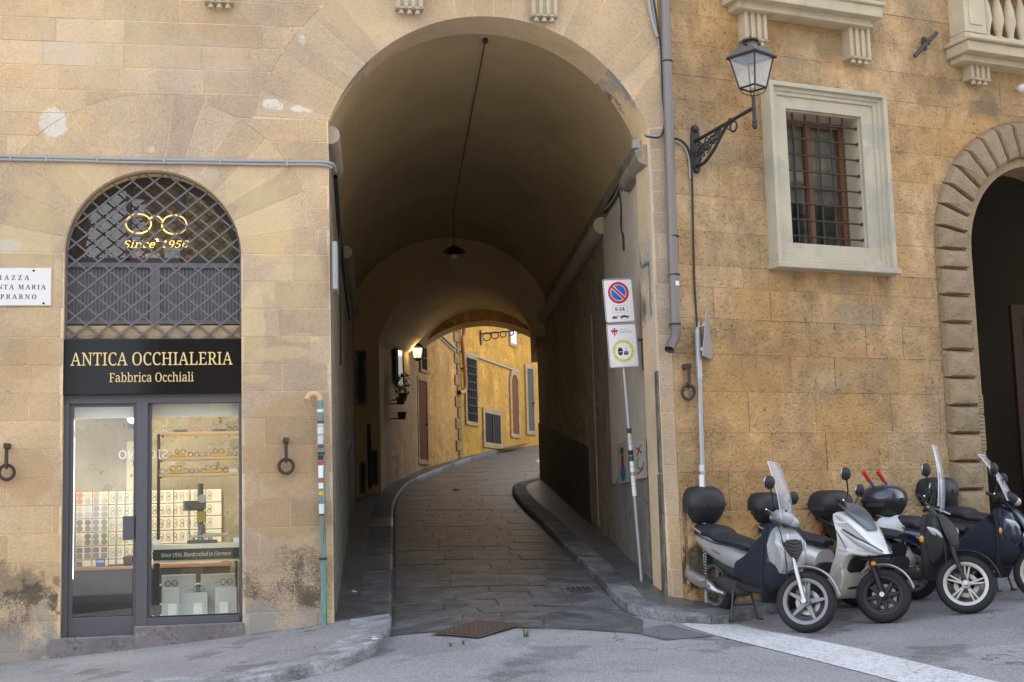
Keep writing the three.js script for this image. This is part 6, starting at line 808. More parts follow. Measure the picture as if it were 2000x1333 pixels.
{ // wall lantern on a scrolled bracket
  const [u, v] = FR.px(1359, 290, 0.02), T = FR.thing('wall_lantern', 'four sided iron street lantern on a scrolled wall bracket', 'lantern', u, v, 0.0), n = 1.02, [lu, lv] = FR.px(1473, 214, n), X = lu - u, Y = lv - v;
  const pl = mesh('wall_plate', [ext([[-0.045, -0.24], [0.045, -0.24], [0.065, 0.0], [0.05, 0.2], [-0.05, 0.2], [-0.065, 0]], 0.03, 0.006), sph(0.045, 0, 0.22, 0.02), sph(0.035, 0, -0.25, 0.02)], mLantern, T);
  mesh('arm', bar([0, 0.08, 0.02], [X, Y + 0.02, n], 0.02, 10), mLantern, T);
  // ornamental web in the plane of the arm
  const rot = Math.atan2(X, n), at = (d, y) => [Math.sin(rot) * d, y, Math.cos(rot) * d], L = Math.hypot(X, n), arm = d => lerp(0.08, Y + 0.02, d / L);
  mesh('lower_curve', tube([at(0.03, -0.2), at(0.14, -0.2), at(0.32, -0.1), at(0.5, 0.06), at(0.64, 0.17)], 0.019, 30), mLantern, T);
  const r = rng(3); for (let i = 0; i < 46; i++) { const d = 0.06 + r() * 0.5, lo = lerp(-0.17, 0.16, Math.max(0, d - 0.12) / 0.5), hi = arm(d) - 0.03, R = 0.02 + r() * 0.028, y = lerp(lo + R, hi - R, r()); if (hi - lo < 0.05) continue; mesh('scroll', tor(R, 0.0085, ...at(d, y), 0, rot + Math.PI / 2, 0, 5, 14, 5), mLantern, T); }
  mesh('end_scroll', tor(0.055, 0.012, ...at(0.68, arm(0.68) - 0.075), 0, rot + Math.PI / 2, 0, 6.2, 20, 6), mLantern, T); mesh('end_scroll', tor(0.03, 0.008, ...at(0.6, arm(0.6) - 0.05), 0, rot + Math.PI / 2, 0, 5.5, 16, 6), mLantern, T);
  mesh('post', [cyl(0.02, 0.02, 0.3, X, Y - 0.01, n), cyl(0.028, 0.028, 0.02, X, Y - 0.13, n), sph(0.028, X, Y - 0.175, n, 1, 1.4, 1), cyl(0.026, 0.02, 0.02, X, Y + 0.14, n)], mLantern, T);
  // cage
  const y0 = FR.px(1473, 172, n)[1] - v, y1 = FR.px(1470, 113, n)[1] - v, y2 = FR.px(1470, 90, n)[1] - v, b = 0.1, t = 0.163, q = 0.45, cg = (k, y, s) => { const a = q + k * Math.PI / 2; return [X + Math.cos(a) * s * 1.414, y, n + Math.sin(a) * s * 1.414]; };
  for (let k = 0; k < 4; k++) { mesh('corner_bar', bar(cg(k, y0, b), cg(k, y1, t), 0.009, 6), mLantern, T); mesh('bottom_rail', bar(cg(k, y0, b), cg(k + 1, y0, b), 0.011, 6), mLantern, T); mesh('eave', bar(cg(k, y1, t + 0.02), cg(k + 1, y1, t + 0.02), 0.015, 6), mLantern, T);
    const A = V3(...cg(k, y0, b)), B = V3(...cg(k + 1, y0, b)), C = V3(...cg(k + 1, y1, t)), D = V3(...cg(k, y1, t)); const g = new THREE.BufferGeometry().setFromPoints([A, B, C, A, C, D]); g.computeVertexNormals(); mesh('pane', clean(g), M([0.86, 0.9, 0.92], 0.2, { transmission: 0.82, thickness: 0, ior: 1.4 }), T);
    const E = V3(...cg(k, y1 + 0.005, t + 0.02)), F2 = V3(...cg(k + 1, y1 + 0.005, t + 0.02)), G = V3(...cg(k + 1, y2, 0.09)), I = V3(...cg(k, y2, 0.09)); const h = new THREE.BufferGeometry().setFromPoints([E, F2, G, E, G, I]); h.computeVertexNormals(); mesh('hood', clean(h), M([0.22, 0.25, 0.3], 0.28, { metalness: 0.8 }), T);
    mesh('support', tube([cg(k, y0, b), cg(k, y0 - 0.05, b * 0.8), [X, Y + 0.14, n]], 0.006, 12, 5), mRustI, T); }
  mesh('hood_cap', [cyl(0.11, 0.125, 0.02, X, y2, n, 0, q, 0, 4)], mLantern, T); mesh('chimney', [cyl(0.06, 0.09, 0.03, X, y2 + 0.025, n), cyl(0.085, 0.085, 0.018, X, y2 + 0.055, n), sph(0.04, X, y2 + 0.07, n, 1, 0.5, 1), sph(0.012, X, y2 + 0.1, n)], mRustI, T); mesh('lamp_holder', cyl(0.02, 0.025, 0.14, X, y0 + 0.06, n), M([0.6, 0.58, 0.55], 0.4), T);
}
// ---- traffic signs ----
{
  const g = gpx(1254, 1134, KH), T = thing('sign_post', 'leaning galvanised post carrying two white parking signs', 'sign post', [g.x, g.y - 0.03, g.z], 0.18); T.rotation.order = 'YXZ'; T.rotation.z = 0.047;
  const D = -g.z, k = 2750 / (D * 1.008), Hh = (1135 - 545) / k; 
  mesh('post', cyl(0.024, 0.024, Hh, 0, Hh / 2, 0, 0, 0, 0, 14), mGalv, T); mesh('cap', sph(0.025, 0, Hh, 0, 1, 0.5, 1), mGalv, T);
  const rr = (w, h, r) => { const s = new THREE.Shape(); s.moveTo(-w / 2 + r, 0); s.lineTo(w / 2 - r, 0); s.quadraticCurveTo(w / 2, 0, w / 2, r); s.lineTo(w / 2, h - r); s.quadraticCurveTo(w / 2, h, w / 2 - r, h); s.lineTo(-w / 2 + r, h); s.quadraticCurveTo(-w / 2, h, -w / 2, h - r); s.lineTo(-w / 2, r); s.quadraticCurveTo(-w / 2, 0, -w / 2 + r, 0); return s; };
  const panel = (name, y, w, h, draw, label) => { const p = mesh(name, ext(rr(w, h, 0.03), 0.012, 0.003).translate(0, y, 0.028), M([0.72, 0.72, 0.73], 0.4), T); p.userData.label = label; const t = canvasTex(512, 744, draw); mesh('print', new THREE.PlaneGeometry(w - 0.024, h - 0.024).translate(0, y + h / 2, 0.042), new THREE.MeshStandardMaterial({ map: t, roughness: 0.35 }), p); mesh('frame_line', [ext(rr(w - 0.006, h - 0.006, 0.028), 0.004, 0, [rr(w - 0.02, h - 0.02, 0.024)]).translate(0, y + 0.003, 0.04)].map(q => q), M([0.25, 0.25, 0.27], 0.5), p); mesh('clamp', [tor(0.028, 0.005, 0, y + h * 0.25, 0, Math.PI / 2), tor(0.028, 0.005, 0, y + h * 0.75, 0, Math.PI / 2)], mGalv, p); };
  const w = 0.345, h = 0.5;
  panel('no_parking_panel', Hh - h + 0.0, w, h, (c, W, Q) => { c.fillStyle = '#eceaea'; c.fillRect(0, 0, W, Q); const x = W * 0.5, y = Q * 0.32, R = W * 0.38; c.fillStyle = '#f4f2f2'; c.beginPath(); c.arc(x, y, R * 1.03, 0, 7); c.fill(); c.fillStyle = '#c0352e'; c.beginPath(); c.arc(x, y, R, 0, 7); c.fill(); c.fillStyle = '#f2f0f0'; c.beginPath(); c.arc(x, y, R * 0.75, 0, 7); c.fill(); c.fillStyle = '#1367c8'; c.beginPath(); c.arc(x, y, R * 0.7, 0, 7); c.fill(); c.save(); c.translate(x, y); c.rotate(Math.PI / 4); c.fillStyle = '#f2f0f0'; c.fillRect(-R * 0.76, -R * 0.17, R * 1.52, R * 0.34); c.fillStyle = '#c0352e'; c.fillRect(-R * 0.84, -R * 0.11, R * 1.68, R * 0.22); c.restore(); c.strokeStyle = '#8a8a8a'; c.lineWidth = 4; c.strokeRect(W * 0.23, Q * 0.63, W * 0.54, Q * 0.16); c.fillStyle = '#222'; c.font = 'bold 92px sans-serif'; c.textAlign = 'center'; c.textBaseline = 'middle'; c.fillText('0-24', W * 0.5, Q * 0.715); c.fillStyle = '#333'; c.fillRect(W * 0.2, Q * 0.9, W * 0.18, Q * 0.03); c.fillRect(W * 0.24, Q * 0.875, W * 0.08, Q * 0.03); c.beginPath(); c.moveTo(W * 0.34, Q * 0.9); c.lineTo(W * 0.42, Q * 0.85); c.lineTo(W * 0.43, Q * 0.862); c.lineTo(W * 0.37, Q * 0.905); c.fill(); c.fillRect(W * 0.48, Q * 0.885, W * 0.34, Q * 0.03); c.fillRect(W * 0.56, Q * 0.865, W * 0.16, Q * 0.03); for (const X of [0.24, 0.33, 0.55, 0.74]) { c.beginPath(); c.arc(W * X, Q * 0.93, 14, 0, 7); c.fill(); } }, 'no parking panel reading 0-24 with a tow truck symbol');
  panel('watch_zone_panel', Hh - 2 * h - 0.012, w, h, (c, W, Q) => { c.fillStyle = '#eceaee'; c.fillRect(0, 0, W, Q); c.fillStyle = '#c4303a'; const x = W * 0.24, y = Q * 0.18; for (let i = 0; i < 3; i++) { c.save(); c.translate(x, y); c.rotate((i - 1) * 1.15); c.beginPath(); c.ellipse(0, -38, 20, 36, 0, 0, 7); c.fill(); c.restore(); } c.fillRect(x - 44, y - 4, 88, 14); c.beginPath(); c.ellipse(x, y + 40, 14, 32, 0, 0, 7); c.fill(); for (const s of [-1, 1]) { c.beginPath(); c.arc(x + s * 38, y + 26, 12, 0, 7); c.fill(); c.beginPath(); c.arc(x + s * 30, y - 64, 7, 0, 7); c.fill(); } c.fillStyle = '#8a8488'; c.textAlign = 'left'; c.font = '30px sans-serif'; c.fillText('COMUNE DI', W * 0.42, Q * 0.14); c.font = '54px serif'; c.fillText('FIRENZE', W * 0.42, Q * 0.215); const cx = W * 0.5, cy = Q * 0.64, R = W * 0.4; c.fillStyle = '#e8dc7c'; c.beginPath(); c.arc(cx, cy, R, 0, 7); c.fill(); c.fillStyle = '#f1f0f2'; c.beginPath(); c.arc(cx, cy, R * 0.7, 0, 7); c.fill(); const arc = (s, a0, a1, dn) => { const n = s.length; for (let i = 0; i < n; i++) { const a = a0 + (a1 - a0) * i / (n - 1); c.save(); c.translate(cx + Math.cos(a) * R * 0.85, cy + Math.sin(a) * R * 0.85); c.rotate(a + (dn ? -Math.PI / 2 : Math.PI / 2)); c.fillStyle = '#a09140'; c.font = 'bold 40px sans-serif'; c.textAlign = 'center'; c.textBaseline = 'middle'; c.fillText(s[i], 0, 0); c.restore(); } }; arc('ZONA CONTROLLATA', Math.PI * 0.97, Math.PI * 2.03); arc('DEL VICINATO', Math.PI * 0.84, Math.PI * 0.16, 1); c.fillStyle = '#1c1a1c'; c.beginPath(); c.ellipse(cx - 56, cy + 6, 48, 70, 0, 0, 7); c.fill(); c.fillStyle = '#f1f0f2'; c.fillRect(cx - 108, cy + 8, 104, 9); c.fillStyle = '#34343c'; c.fillRect(cx + 8, cy + 6, 82, 62); c.fillRect(cx + 46, cy - 66, 10, 66); c.fillStyle = '#f1f0f2'; c.fillRect(cx + 18, cy + 22, 60, 5); c.fillStyle = '#b9bde0'; c.fillRect(W * 0.04, Q * 0.93, 70, 12); }, 'neighbourhood watch panel with red lily and yellow ring');
  const cols = ['#d8d6e0', '#3a3a44', '#efefef', '#23242a', '#d6c9a0', '#f0f0f0', '#44424a', '#c8c6d2', '#f4f4f6', '#ecf0f2']; const y0 = (1135 - 960) / k; for (let i = 0; i < 10; i++) { const hh = i > 7 ? 0.11 : 0.05, y = i < 2 ? y0 - 0.0 + i * 0.115 : y0 + 0.24 + (i - 2) * 0.062; mesh('sticker', place(new THREE.CylinderGeometry(0.0255, 0.0255, i < 2 ? 0.11 : 0.054, 12, 1, true, 0, 4.2), 0, y, 0, 0, -2.1, 0), new THREE.MeshStandardMaterial({ color: cols[(i * 7 + 8) % 10], roughness: 0.6, side: THREE.DoubleSide }), T); }
  // second post, by the wall, sign turned away
  const n = 0.085, [u, vt] = FR.px(1363, 640, n), b = FR.px(1377, 1100, n), w0 = FR.w(b[0], 0, n), gy = H(w0.x, w0.z) + KH - 0.05, P = FR.thing('sign_post', 'grey post against the ochre wall with a triangular sign turned away', 'sign post', b[0], gy, n), tt = vt - gy; P.rotation.order = 'YXZ';
  mesh('post', bar([0, 0, 0], [u - b[0], tt, 0], 0.027, 14), mGalv, P); const sx = u - b[0]; mesh('sleeve', bar([sx - 0.005, tt - 0.02, 0.0], [sx - 0.005, tt - 0.55, 0], 0.031, 12), M([0.5, 0.52, 0.52], 0.4, { metalness: 0.3 }), P);
  const tri = mesh('triangle_plate', ext([[-0.3, 0], [0.3, 0], [0, 0.54]], 0.006, 0.002), mGalv, P); tri.rotation.y = 0.78; tri.position.set(sx + 0.09, tt - 0.34, 0.04); mesh('plate_stiffener', [box(0.5, 0.03, 0.02, 0, 0.08, -0.012), box(0.2, 0.03, 0.02, 0, 0.36, -0.012)], mGalv, tri); mesh('bracket', [bar([sx, tt - 0.26, 0], [sx + 0.09, tt - 0.26, 0.04], 0.012), bar([sx, tt + 0.0, 0], [sx + 0.09, tt + 0.02, 0.04], 0.012), bar([sx, tt - 0.3, 0], [sx + 0.02, tt + 0.06, 0.0], 0.018)], mGalv, P);
  for (const [y, hh, c] of [[915, 0.07, '#d8d8d8'], [940, 0.13, '#eeeeee'], [957, 0.06, '#3a3a3a']]) { const q = FR.px(1371, y, n); mesh('sticker', place(new THREE.CylinderGeometry(0.0285, 0.0285, hh, 12, 1, true, 0, 4), q[0] - b[0], q[1] - gy, 0, 0, -2, 0), new THREE.MeshStandardMaterial({ color: c, roughness: 0.6, side: THREE.DoubleSide }), P); }
}
// ---- ground things ----
{
  const q = [[839, 1238.6], [932, 1213.7], [1023, 1220], [935.5, 1245.5]].map(p => { const g = gpx(p[0], p[1], 0.02); return [g.x, g.z]; }), c = [0, 1].map(i => q.reduce((s, p) => s + p[i], 0) / 4), cy = H(...c), T = thing('manhole_cover', 'rusty diamond set iron drain grating in the lane mouth', 'manhole cover', [c[0], cy, c[1]]), mI = M([0.26, 0.19, 0.15], 0.7, { metalness: 0.3, map: rep(plasterMap, 0.5) }), mF = M([0.2, 0.12, 0.09], 0.8);
  const at = (u, v, h) => { const x = lerp(lerp(q[0][0], q[1][0], u), lerp(q[3][0], q[2][0], u), v), z = lerp(lerp(q[0][1], q[1][1], u), lerp(q[3][1], q[2][1], u), v); return V3(x - c[0], H(x, z) + h - cy, z - c[1]); };
  mesh('frame', grid(8, 8, (i, j) => at(i, j, 0.021)), mF, T); mesh('plate', grid(8, 8, (i, j) => at(0.05 + i * 0.9, 0.05 + j * 0.9, 0.025)), M([0.05, 0.045, 0.042], 0.8), T);
  for (let i = 0; i < 9; i++) for (let j = 0; j < 9; j++) { const p = at(0.1 + i * 0.1, 0.1 + j * 0.1, 0.03); mesh('boss', place(new THREE.BoxGeometry(0.045, 0.016, 0.045), p.x, p.y, p.z, 0, 0.6, 0), mI, T); }
  const d = [[1103, 1149], [1150, 1147], [1161, 1156], [1120, 1160]].map(p => { const g = gpx(p[0], p[1], 0.02); return [g.x, g.z]; }), dc = [0, 1].map(i => d.reduce((s, p) => s + p[i], 0) / 4), dy = H(...dc), G = thing('drain_cover', 'small dark iron drain cover near the right kerb', 'drain cover', [dc[0], dy, dc[1]]), at2 = (u, v, h) => { const x = lerp(lerp(d[0][0], d[1][0], u), lerp(d[3][0], d[2][0], u), v), z = lerp(lerp(d[0][1], d[1][1], u), lerp(d[3][1], d[2][1], u), v); return V3(x - dc[0], H(x, z) + h - dy, z - dc[1]); };
  mesh('frame', grid(4, 4, (i, j) => at2(i, j, 0.022)), M([0.12, 0.09, 0.07], 0.8), G); for (let i = 0; i < 5; i++) { const a = at2(0.1 + i * 0.2, 0.1, 0.028), b = at2(0.1 + i * 0.2, 0.9, 0.028); mesh('slot_bar', bar(a, b, 0.012, 6), M([0.06, 0.05, 0.045], 0.8), G); }
  // weeds in the joints
  const mW = M([0.09, 0.2, 0.03], 0.7, { transmission: 0.25 }), r = rng(21); const wl = ['tuft of grass growing where slabs meet the asphalt', 'low weed in the joint before the iron grating', 'small weed beside the rounded left kerb', 'moss tuft against the worn right kerb', 'thin weed at the foot of the right kerb'];
  [[1028, 1244, 0.09], [905, 1258, 0.035], [880, 1262, 0.03], [1395, 1201, 0.03], [1330, 1202, 0.025]].forEach(([x, y, h], i) => { const g = gpx(x, y, 0.01), t = thing('weed_tuft', wl[i], 'weed', [g.x, g.y, g.z]), L = []; for (let k = 0; k < 24; k++) { const a = r() * 6.28, b = new THREE.PlaneGeometry(0.008, h, 1, 3); const p = b.attributes.position; for (let m = 0; m < p.count; m++) { const yy = (p.getY(m) + h / 2) / h; p.setXYZ(m, p.getX(m) * (1 - yy * 0.8), yy * h * (0.6 + 0.4 * Math.cos(yy)), yy * yy * h * 0.7); } b.rotateY(a); b.translate((r() - 0.5) * h * 0.6, 0, (r() - 0.5) * h * 0.5); L.push(b); } const o = mesh('blades', L, mW, t); o.userData.kind = 'stuff'; mesh('crown', sph(0.012, 0, 0, 0, 1, 0.5, 1, 6), M([0.1, 0.08, 0.04], 0.9), t); });
  // scraps of litter; the first is a pale lump modelled in place of a glint
  const pa = M([0.72, 0.71, 0.68], 0.8); [[890, 957, 'pale lump standing in for a glint on the dark lane inside the passage'], [1005, 1000, 'white paper scrap near the inner right kerb'], [1025, 928, 'pale scrap at the far end of the right footway'], [690, 1157, 'white scrap on the left footway inside the arch'], [730, 1249, 'white scrap lying on the rounded kerb stone']].forEach(([x, y, l], i) => { const f = i > 1; const g = gpx(x, y, f ? KH : 0.02), t = thing('litter_or_glint', l, 'litter', [g.x, g.y, g.z]); const s = i === 0 ? 0.06 : 0.025; const ge = new THREE.IcosahedronGeometry(s, 1); const p = ge.attributes.position; for (let k = 0; k < p.count; k++) { const w = Math.sin(p.getX(k) * 90 + p.getZ(k) * 70) * 0.3 + 1; p.setXYZ(k, p.getX(k) * w * 1.4, Math.max(0, p.getY(k) * 0.35 * w), p.getZ(k) * w); } ge.computeVertexNormals(); mesh('paper', ge, pa, t); mesh('fold', box(s * 1.2, 0.004, s * 0.5, 0, 0.02, 0, 0.2, 0.6, 0), pa, t); });
}
{ // sack truck with red grips behind the scooters
  const n = 0.22, [u, v] = FR.px(1692, 932, n), wp = FR.w(u, 0, n), gy = H(wp.x, wp.z), T = FR.thing('hand_truck', 'blue hand truck with red grips loaded with white sacks behind the scooters', 'hand truck', u, gy, n), h = v - gy, [u2] = FR.px(1720, 930, n), dw = Math.max(0.2, u2 - u), mB = M([0.03, 0.13, 0.4], 0.4), mR = M([0.62, 0.05, 0.035], 0.45);
  for (const x of [0, dw]) { mesh('shaft', tube([[x + 0.28, 0.16, 0.12], [x + 0.22, 0.5, 0.06], [x + 0.1, h - 0.12, 0.0], [x + 0.03, h - 0.02, -0.0]], 0.016), mB, T); mesh('grip', bar([x + 0.05, h - 0.05, 0], [x - 0.05, h + 0.06, 0.02], 0.024, 12), mR, T); const wl = mesh('wheel', tor(0.1, 0.035, x + 0.28, 0.135, 0.1, 0, 1.2, 0), mRubber2(), T); mesh('hub', sph(0.05, x + 0.28, 0.135, 0.1, 1, 1, 1), mB, wl); }
  for (const y of [0.3, 0.6, 0.85]) mesh('cross_bar', bar([lerp(0.26, 0.1, y / h), y, 0.05], [lerp(0.26, 0.1, y / h) + dw, y, 0.05], 0.012), mB, T); mesh('toe_plate', box(dw + 0.2, 0.01, 0.25, dw / 2 + 0.28, 0.09, 0.2), mB, T);
  const mS = M([0.62, 0.62, 0.62], 0.85); [[0.12, 0.62, 'full white sack on top of the hand truck'], [0.16, 0.34, 'white sack under the top one on the hand truck'], [0.2, 0.12, 'lowest white sack on the hand truck']].forEach(([x, y, l]) => { const p = T.localToWorld(V3(x + dw / 2, 0, 0)); T.updateMatrixWorld(true); const w = V3(x + dw / 2, y, 0.16).applyMatrix4(T.matrixWorld), s = thing('white_sack', l, 'sack', w.toArray(), FR.a); const g = new THREE.SphereGeometry(0.2, 20, 14), pp = g.attributes.position; for (let k = 0; k < pp.count; k++) { const X = pp.getX(k), Y = pp.getY(k), Z = pp.getZ(k), f = 1 + Math.sin(X * 40 + Z * 25) * 0.04; pp.setXYZ(k, X * 1.5 * f, (Y * 0.75 + 0.14) * f, Z * 0.9 * f); } g.computeVertexNormals(); mesh('sack', g, mS, s); mesh('tie', sph(0.04, 0.28, 0.2, 0, 1.3, 0.7, 0.7), mS, s); });
  function mRubber2() { return M([0.022, 0.022, 0.024], 0.8); }
}
// ---------- parked scooters ----------
const rubberBump = tex(256, 256, (x, y) => (Math.sin(x * 80) * Math.sin(y * 40 + Math.sin(x * 40) * 2) > 0.2 ? 1 : 0.2), false);
const mRubber = M([0.022, 0.022, 0.024], 0.8), mPlast = M([0.028, 0.028, 0.03], 0.62), mSeat = M([0.025, 0.027, 0.034], 0.55), mChrome = M([0.75, 0.75, 0.76], 0.12, { metalness: 1 }), mAlu = M([0.5, 0.5, 0.51], 0.35, { metalness: 0.8 }), mEng = M([0.1, 0.1, 0.1], 0.5, { metalness: 0.5 }), mLens = M([0.5, 0.51, 0.53], 0.1, { clearcoat: 1 }), mAmber = M([0.85, 0.32, 0.03], 0.25, { clearcoat: 1 }), mScreen = M([0.82, 0.87, 0.92], 0.08, { transmission: 0.72, thickness: 0, ior: 1.45 }), mSmoke = M([0.1, 0.12, 0.15], 0.25, { clearcoat: 0.6 }), mCloth = M([0.018, 0.022, 0.036], 0.95), mMirror = M([0.6, 0.62, 0.65], 0.03, { metalness: 1 }), mRed = M([0.5, 0.02, 0.02], 0.3), mDisc = M([0.34, 0.33, 0.32], 0.4, { metalness: 0.9 });
const paint = c => M(c, 0.3, { clearcoat: 1, clearcoatRoughness: 0.06, metalness: 0.15 });
function wheelParts(parent, r, tw, spokes, rimMat, double) { // axle along z
  const g = new THREE.Group(); g.name = 'wheel'; parent.add(g);
  const rr = r - tw * 0.78, P = []; for (let k = 0; k <= 14; k++) { const a = -0.35 + (Math.PI + 0.7) * k / 14; P.push([r - tw * 0.5 + Math.sin(a) * tw * 0.5 * (k === 0 || k === 14 ? 1 : 1), Math.cos(a) * tw * 0.52]); } P.unshift([rr, tw * 0.36]); P.push([rr, -tw * 0.36]);
  mesh('tyre', lathe(P, 48).rotateX(Math.PI / 2), mRubber, g);
  mesh('rim', lathe([[rr - 0.028, tw * 0.3], [rr + 0.004, tw * 0.42], [rr + 0.01, tw * 0.36], [rr - 0.01, tw * 0.2], [rr - 0.018, 0], [rr - 0.01, -tw * 0.2], [rr + 0.01, -tw * 0.36], [rr + 0.004, -tw * 0.42], [rr - 0.028, -tw * 0.3], [rr - 0.034, 0], [rr - 0.028, tw * 0.3]], 40).rotateX(Math.PI / 2), rimMat, g);
  for (let k = 0; k < spokes; k++) { const a = k / spokes * Math.PI * 2 + 0.3; for (const d of double ? [-0.13, 0.13] : [0]) { const w0 = double ? 0.012 : 0.026, w1 = double ? 0.009 : 0.013; const s = ext([[0.03, -w0], [rr - 0.02, -w1], [rr - 0.02, w1], [0.03, w0]], 0.022, 0.004).translate(0, 0, -0.011); mesh('spoke', s.rotateZ(a + d), rimMat, g); } }
  mesh('hub', [cyl(0.042, 0.042, 0.09, 0, 0, 0, Math.PI / 2), cyl(0.02, 0.02, 0.14, 0, 0, 0, Math.PI / 2)], rimMat, g);
  mesh('brake_disc', [lathe([[0.075, -0.002], [0.118, -0.002], [0.118, 0.002], [0.075, 0.002], [0.075, -0.002]], 30).rotateX(Math.PI / 2).translate(0, 0, -0.055)], mDisc, g);
  return g;
}
// side outline given thickness: half width w(x, y), edges rounded
function profile(pts, w, bev = 0.025) {
  const src = new THREE.Shape(new THREE.SplineCurve([...pts, pts[0]].map(p => new THREE.Vector2(...p))).getPoints(pts.length * 4).slice(0, -1));
  const e = new THREE.ExtrudeGeometry(src, { depth: 0.6, bevelEnabled: true, bevelSize: bev, bevelOffset: -bev, bevelThickness: 0.2, bevelSegments: 4, steps: 1 }).translate(0, 0, -0.3), q = e.attributes.position;
  for (let i = 0; i < q.count; i++) q.setZ(i, q.getZ(i) / 0.5 * w(q.getX(i), q.getY(i)));
  return toCreasedNormals(clean(e), 0.6);
}
function topBox(parent, c, w, h, l, mBase, mLid) { // c: centre bottom; l along x
  const st = (y, k, e = 4) => ({ x: y, y: 0, a: l / 2 * k, b: w / 2 * k, n: e });
  const body = loft([st(0, 0.66, 3), st(h * 0.12, 0.8, 3.2), st(h * 0.36, 0.97, 3.4), st(h * 0.5, 1.0, 3.4)], 28, 2).rotateZ(Math.PI / 2), lid = loft([st(h * 0.52, 1.01, 3.4), st(h * 0.62, 1.0, 3.2), st(h * 0.78, 0.94, 3), st(h * 0.92, 0.78, 2.8), st(h * 0.985, 0.55, 2.6), st(h, 0.3, 2.4)], 28, 3).rotateZ(Math.PI / 2);
  const g = new THREE.Group(); g.name = 'top_box'; parent.add(g); g.position.set(...c);
  mesh('case', body, mBase, g); mesh('lid', lid, mLid, g); mesh('seam', loft([st(h * 0.47, 1.015), st(h * 0.54, 1.015)], 28, 1).rotateZ(Math.PI / 2), mPlast, g); mesh('latch', rbox(0.025, 0.04, 0.09, 0.006, l / 2 + 0.004, h * 0.5, 0), mPlast, g); mesh('reflector', rbox(0.012, 0.05, w * 0.5, 0.004, -l / 2 * 0.97, h * 0.3, 0), mRed, g); mesh('side_rib', [rbox(l * 0.5, 0.05, 0.012, 0.003, 0, h * 0.36, w / 2 * 0.97)], mPlast, g);
  return g;
}
function scooter(o) {
  const F = gpx(o.front[0], o.front[1], 0), bd = ray(o.box[0], o.box[1]), B = CAM.clone().addScaledVector(bd, o.boxD / -bd.z);
  let hx = F.x - B.x, hz = F.z - B.z; const L = Math.hypot(hx, hz); hx /= L; hz /= L; const k = o.scale ?? 1, wb = o.wb * k;
  const R = V3(F.x - hx * wb, 0, F.z - hz * wb); R.y = H(R.x, R.z) + (o.curb ?? 0);
  const T = thing('parked_scooter', o.label, 'scooter', R.toArray(), Math.atan2(-hz, hx), 'scooters parked along the rough stone wall');
  T.rotation.order = 'YZX'; T.rotation.z = Math.atan2(H(F.x, F.z) - R.y, wb); T.rotation.x = o.lean ?? 0; T.scale.setScalar(k);
  const W = o.wb, r = o.r, rf = o.rf ?? r, body = o.paint, S = (n, st, m, p = T, seg, sub) => mesh(n, loft(st, seg, sub), m, p), q = (x, y, a, b, n, z) => ({ x, y, a, b, n, z });
  const dx = W - 1.34;      // front parts move with the wheelbase
  // rear end
  const rw = wheelParts(T, r, 0.115, o.spokes, o.rim, o.double); rw.position.set(0, r, 0);
  S('engine', [q(0.02, r, 0.08, 0.07, 3), q(0.2, r + 0.02, 0.1, 0.09, 3), q(0.42, r + 0.02, 0.09, 0.1, 3), q(0.55, r + 0.04, 0.06, 0.08, 3)], mEng);
  S('muffler', [q(0.3, 0.25, 0.02, 0.02, 2, 0.13), q(0.18, 0.27, 0.03, 0.03, 2, 0.15), q(0.08, 0.31, 0.055, 0.05, 2.4, 0.175), q(-0.1, 0.36, 0.062, 0.055, 2.4, 0.185), q(-0.28, 0.41, 0.058, 0.052, 2.4, 0.19), q(-0.32, 0.42, 0.045, 0.042, 2.4, 0.19)], o.muffler ?? mAlu); S('muffler_cap', [q(-0.315, 0.42, 0.046, 0.044, 2.4, 0.19), q(-0.345, 0.43, 0.035, 0.034, 2.2, 0.19)], mPlast);
  mesh('heat_shield', rbox(0.12, 0.07, 0.01, 0.004, 0.1, 0.33, 0.232, 0, 0, 0.2), o.bright ?? mAlu, T);
  for (const s of [-1, 1]) { const sh = mesh('shock_absorber', bar([-0.04, r + 0.05, s * 0.11], [-0.02, 0.68, s * 0.12], 0.014), mChrome, T); const co = []; for (let i = 0; i <= 60; i++) { const t = i / 60; co.push([-0.04 + 0.02 * t + Math.cos(i * 0.9) * 0.026, lerp(r + 0.1, 0.64, t), s * 0.115 + Math.sin(i * 0.9) * 0.026]); } mesh('spring', tube(co, 0.005, 120, 5), mPlast, sh); }
  { const pts = []; for (let k2 = 0; k2 <= 8; k2++) { const a = lerp(0.7, 2.9, k2 / 8); pts.push(q(Math.cos(a) * (r + 0.05), r + Math.sin(a) * (r + 0.05), 0.008, 0.075, 3)); } S('rear_mudguard', pts, mPlast); } mesh('number_plate', rbox(0.008, 0.16, 0.16, 0.003, -0.42, 0.6, 0, 0, 0, -0.35), M([0.75, 0.75, 0.73], 0.5), T); mesh('plate_holder', rbox(0.03, 0.3, 0.09, 0.01, -0.38, 0.66, 0, 0, 0, -0.35), mPlast, T); mesh('tail_lamp', rbox(0.05, 0.07, 0.16, 0.015, -0.37, 0.8, 0), mRed, T);
  S('rear_panel', o.rear ?? [q(0.58, 0.56, 0.11, 0.13), q(0.34, 0.62, 0.125, 0.165), q(0.05, 0.69, 0.115, 0.16), q(-0.2, 0.77, 0.075, 0.125), q(-0.36, 0.84, 0.03, 0.06)], body);
  S('under_panel', [q(0.62, 0.46, 0.08, 0.13), q(0.36, 0.48, 0.06, 0.15), q(0.12, 0.56, 0.05, 0.14)], o.under ?? mPlast);
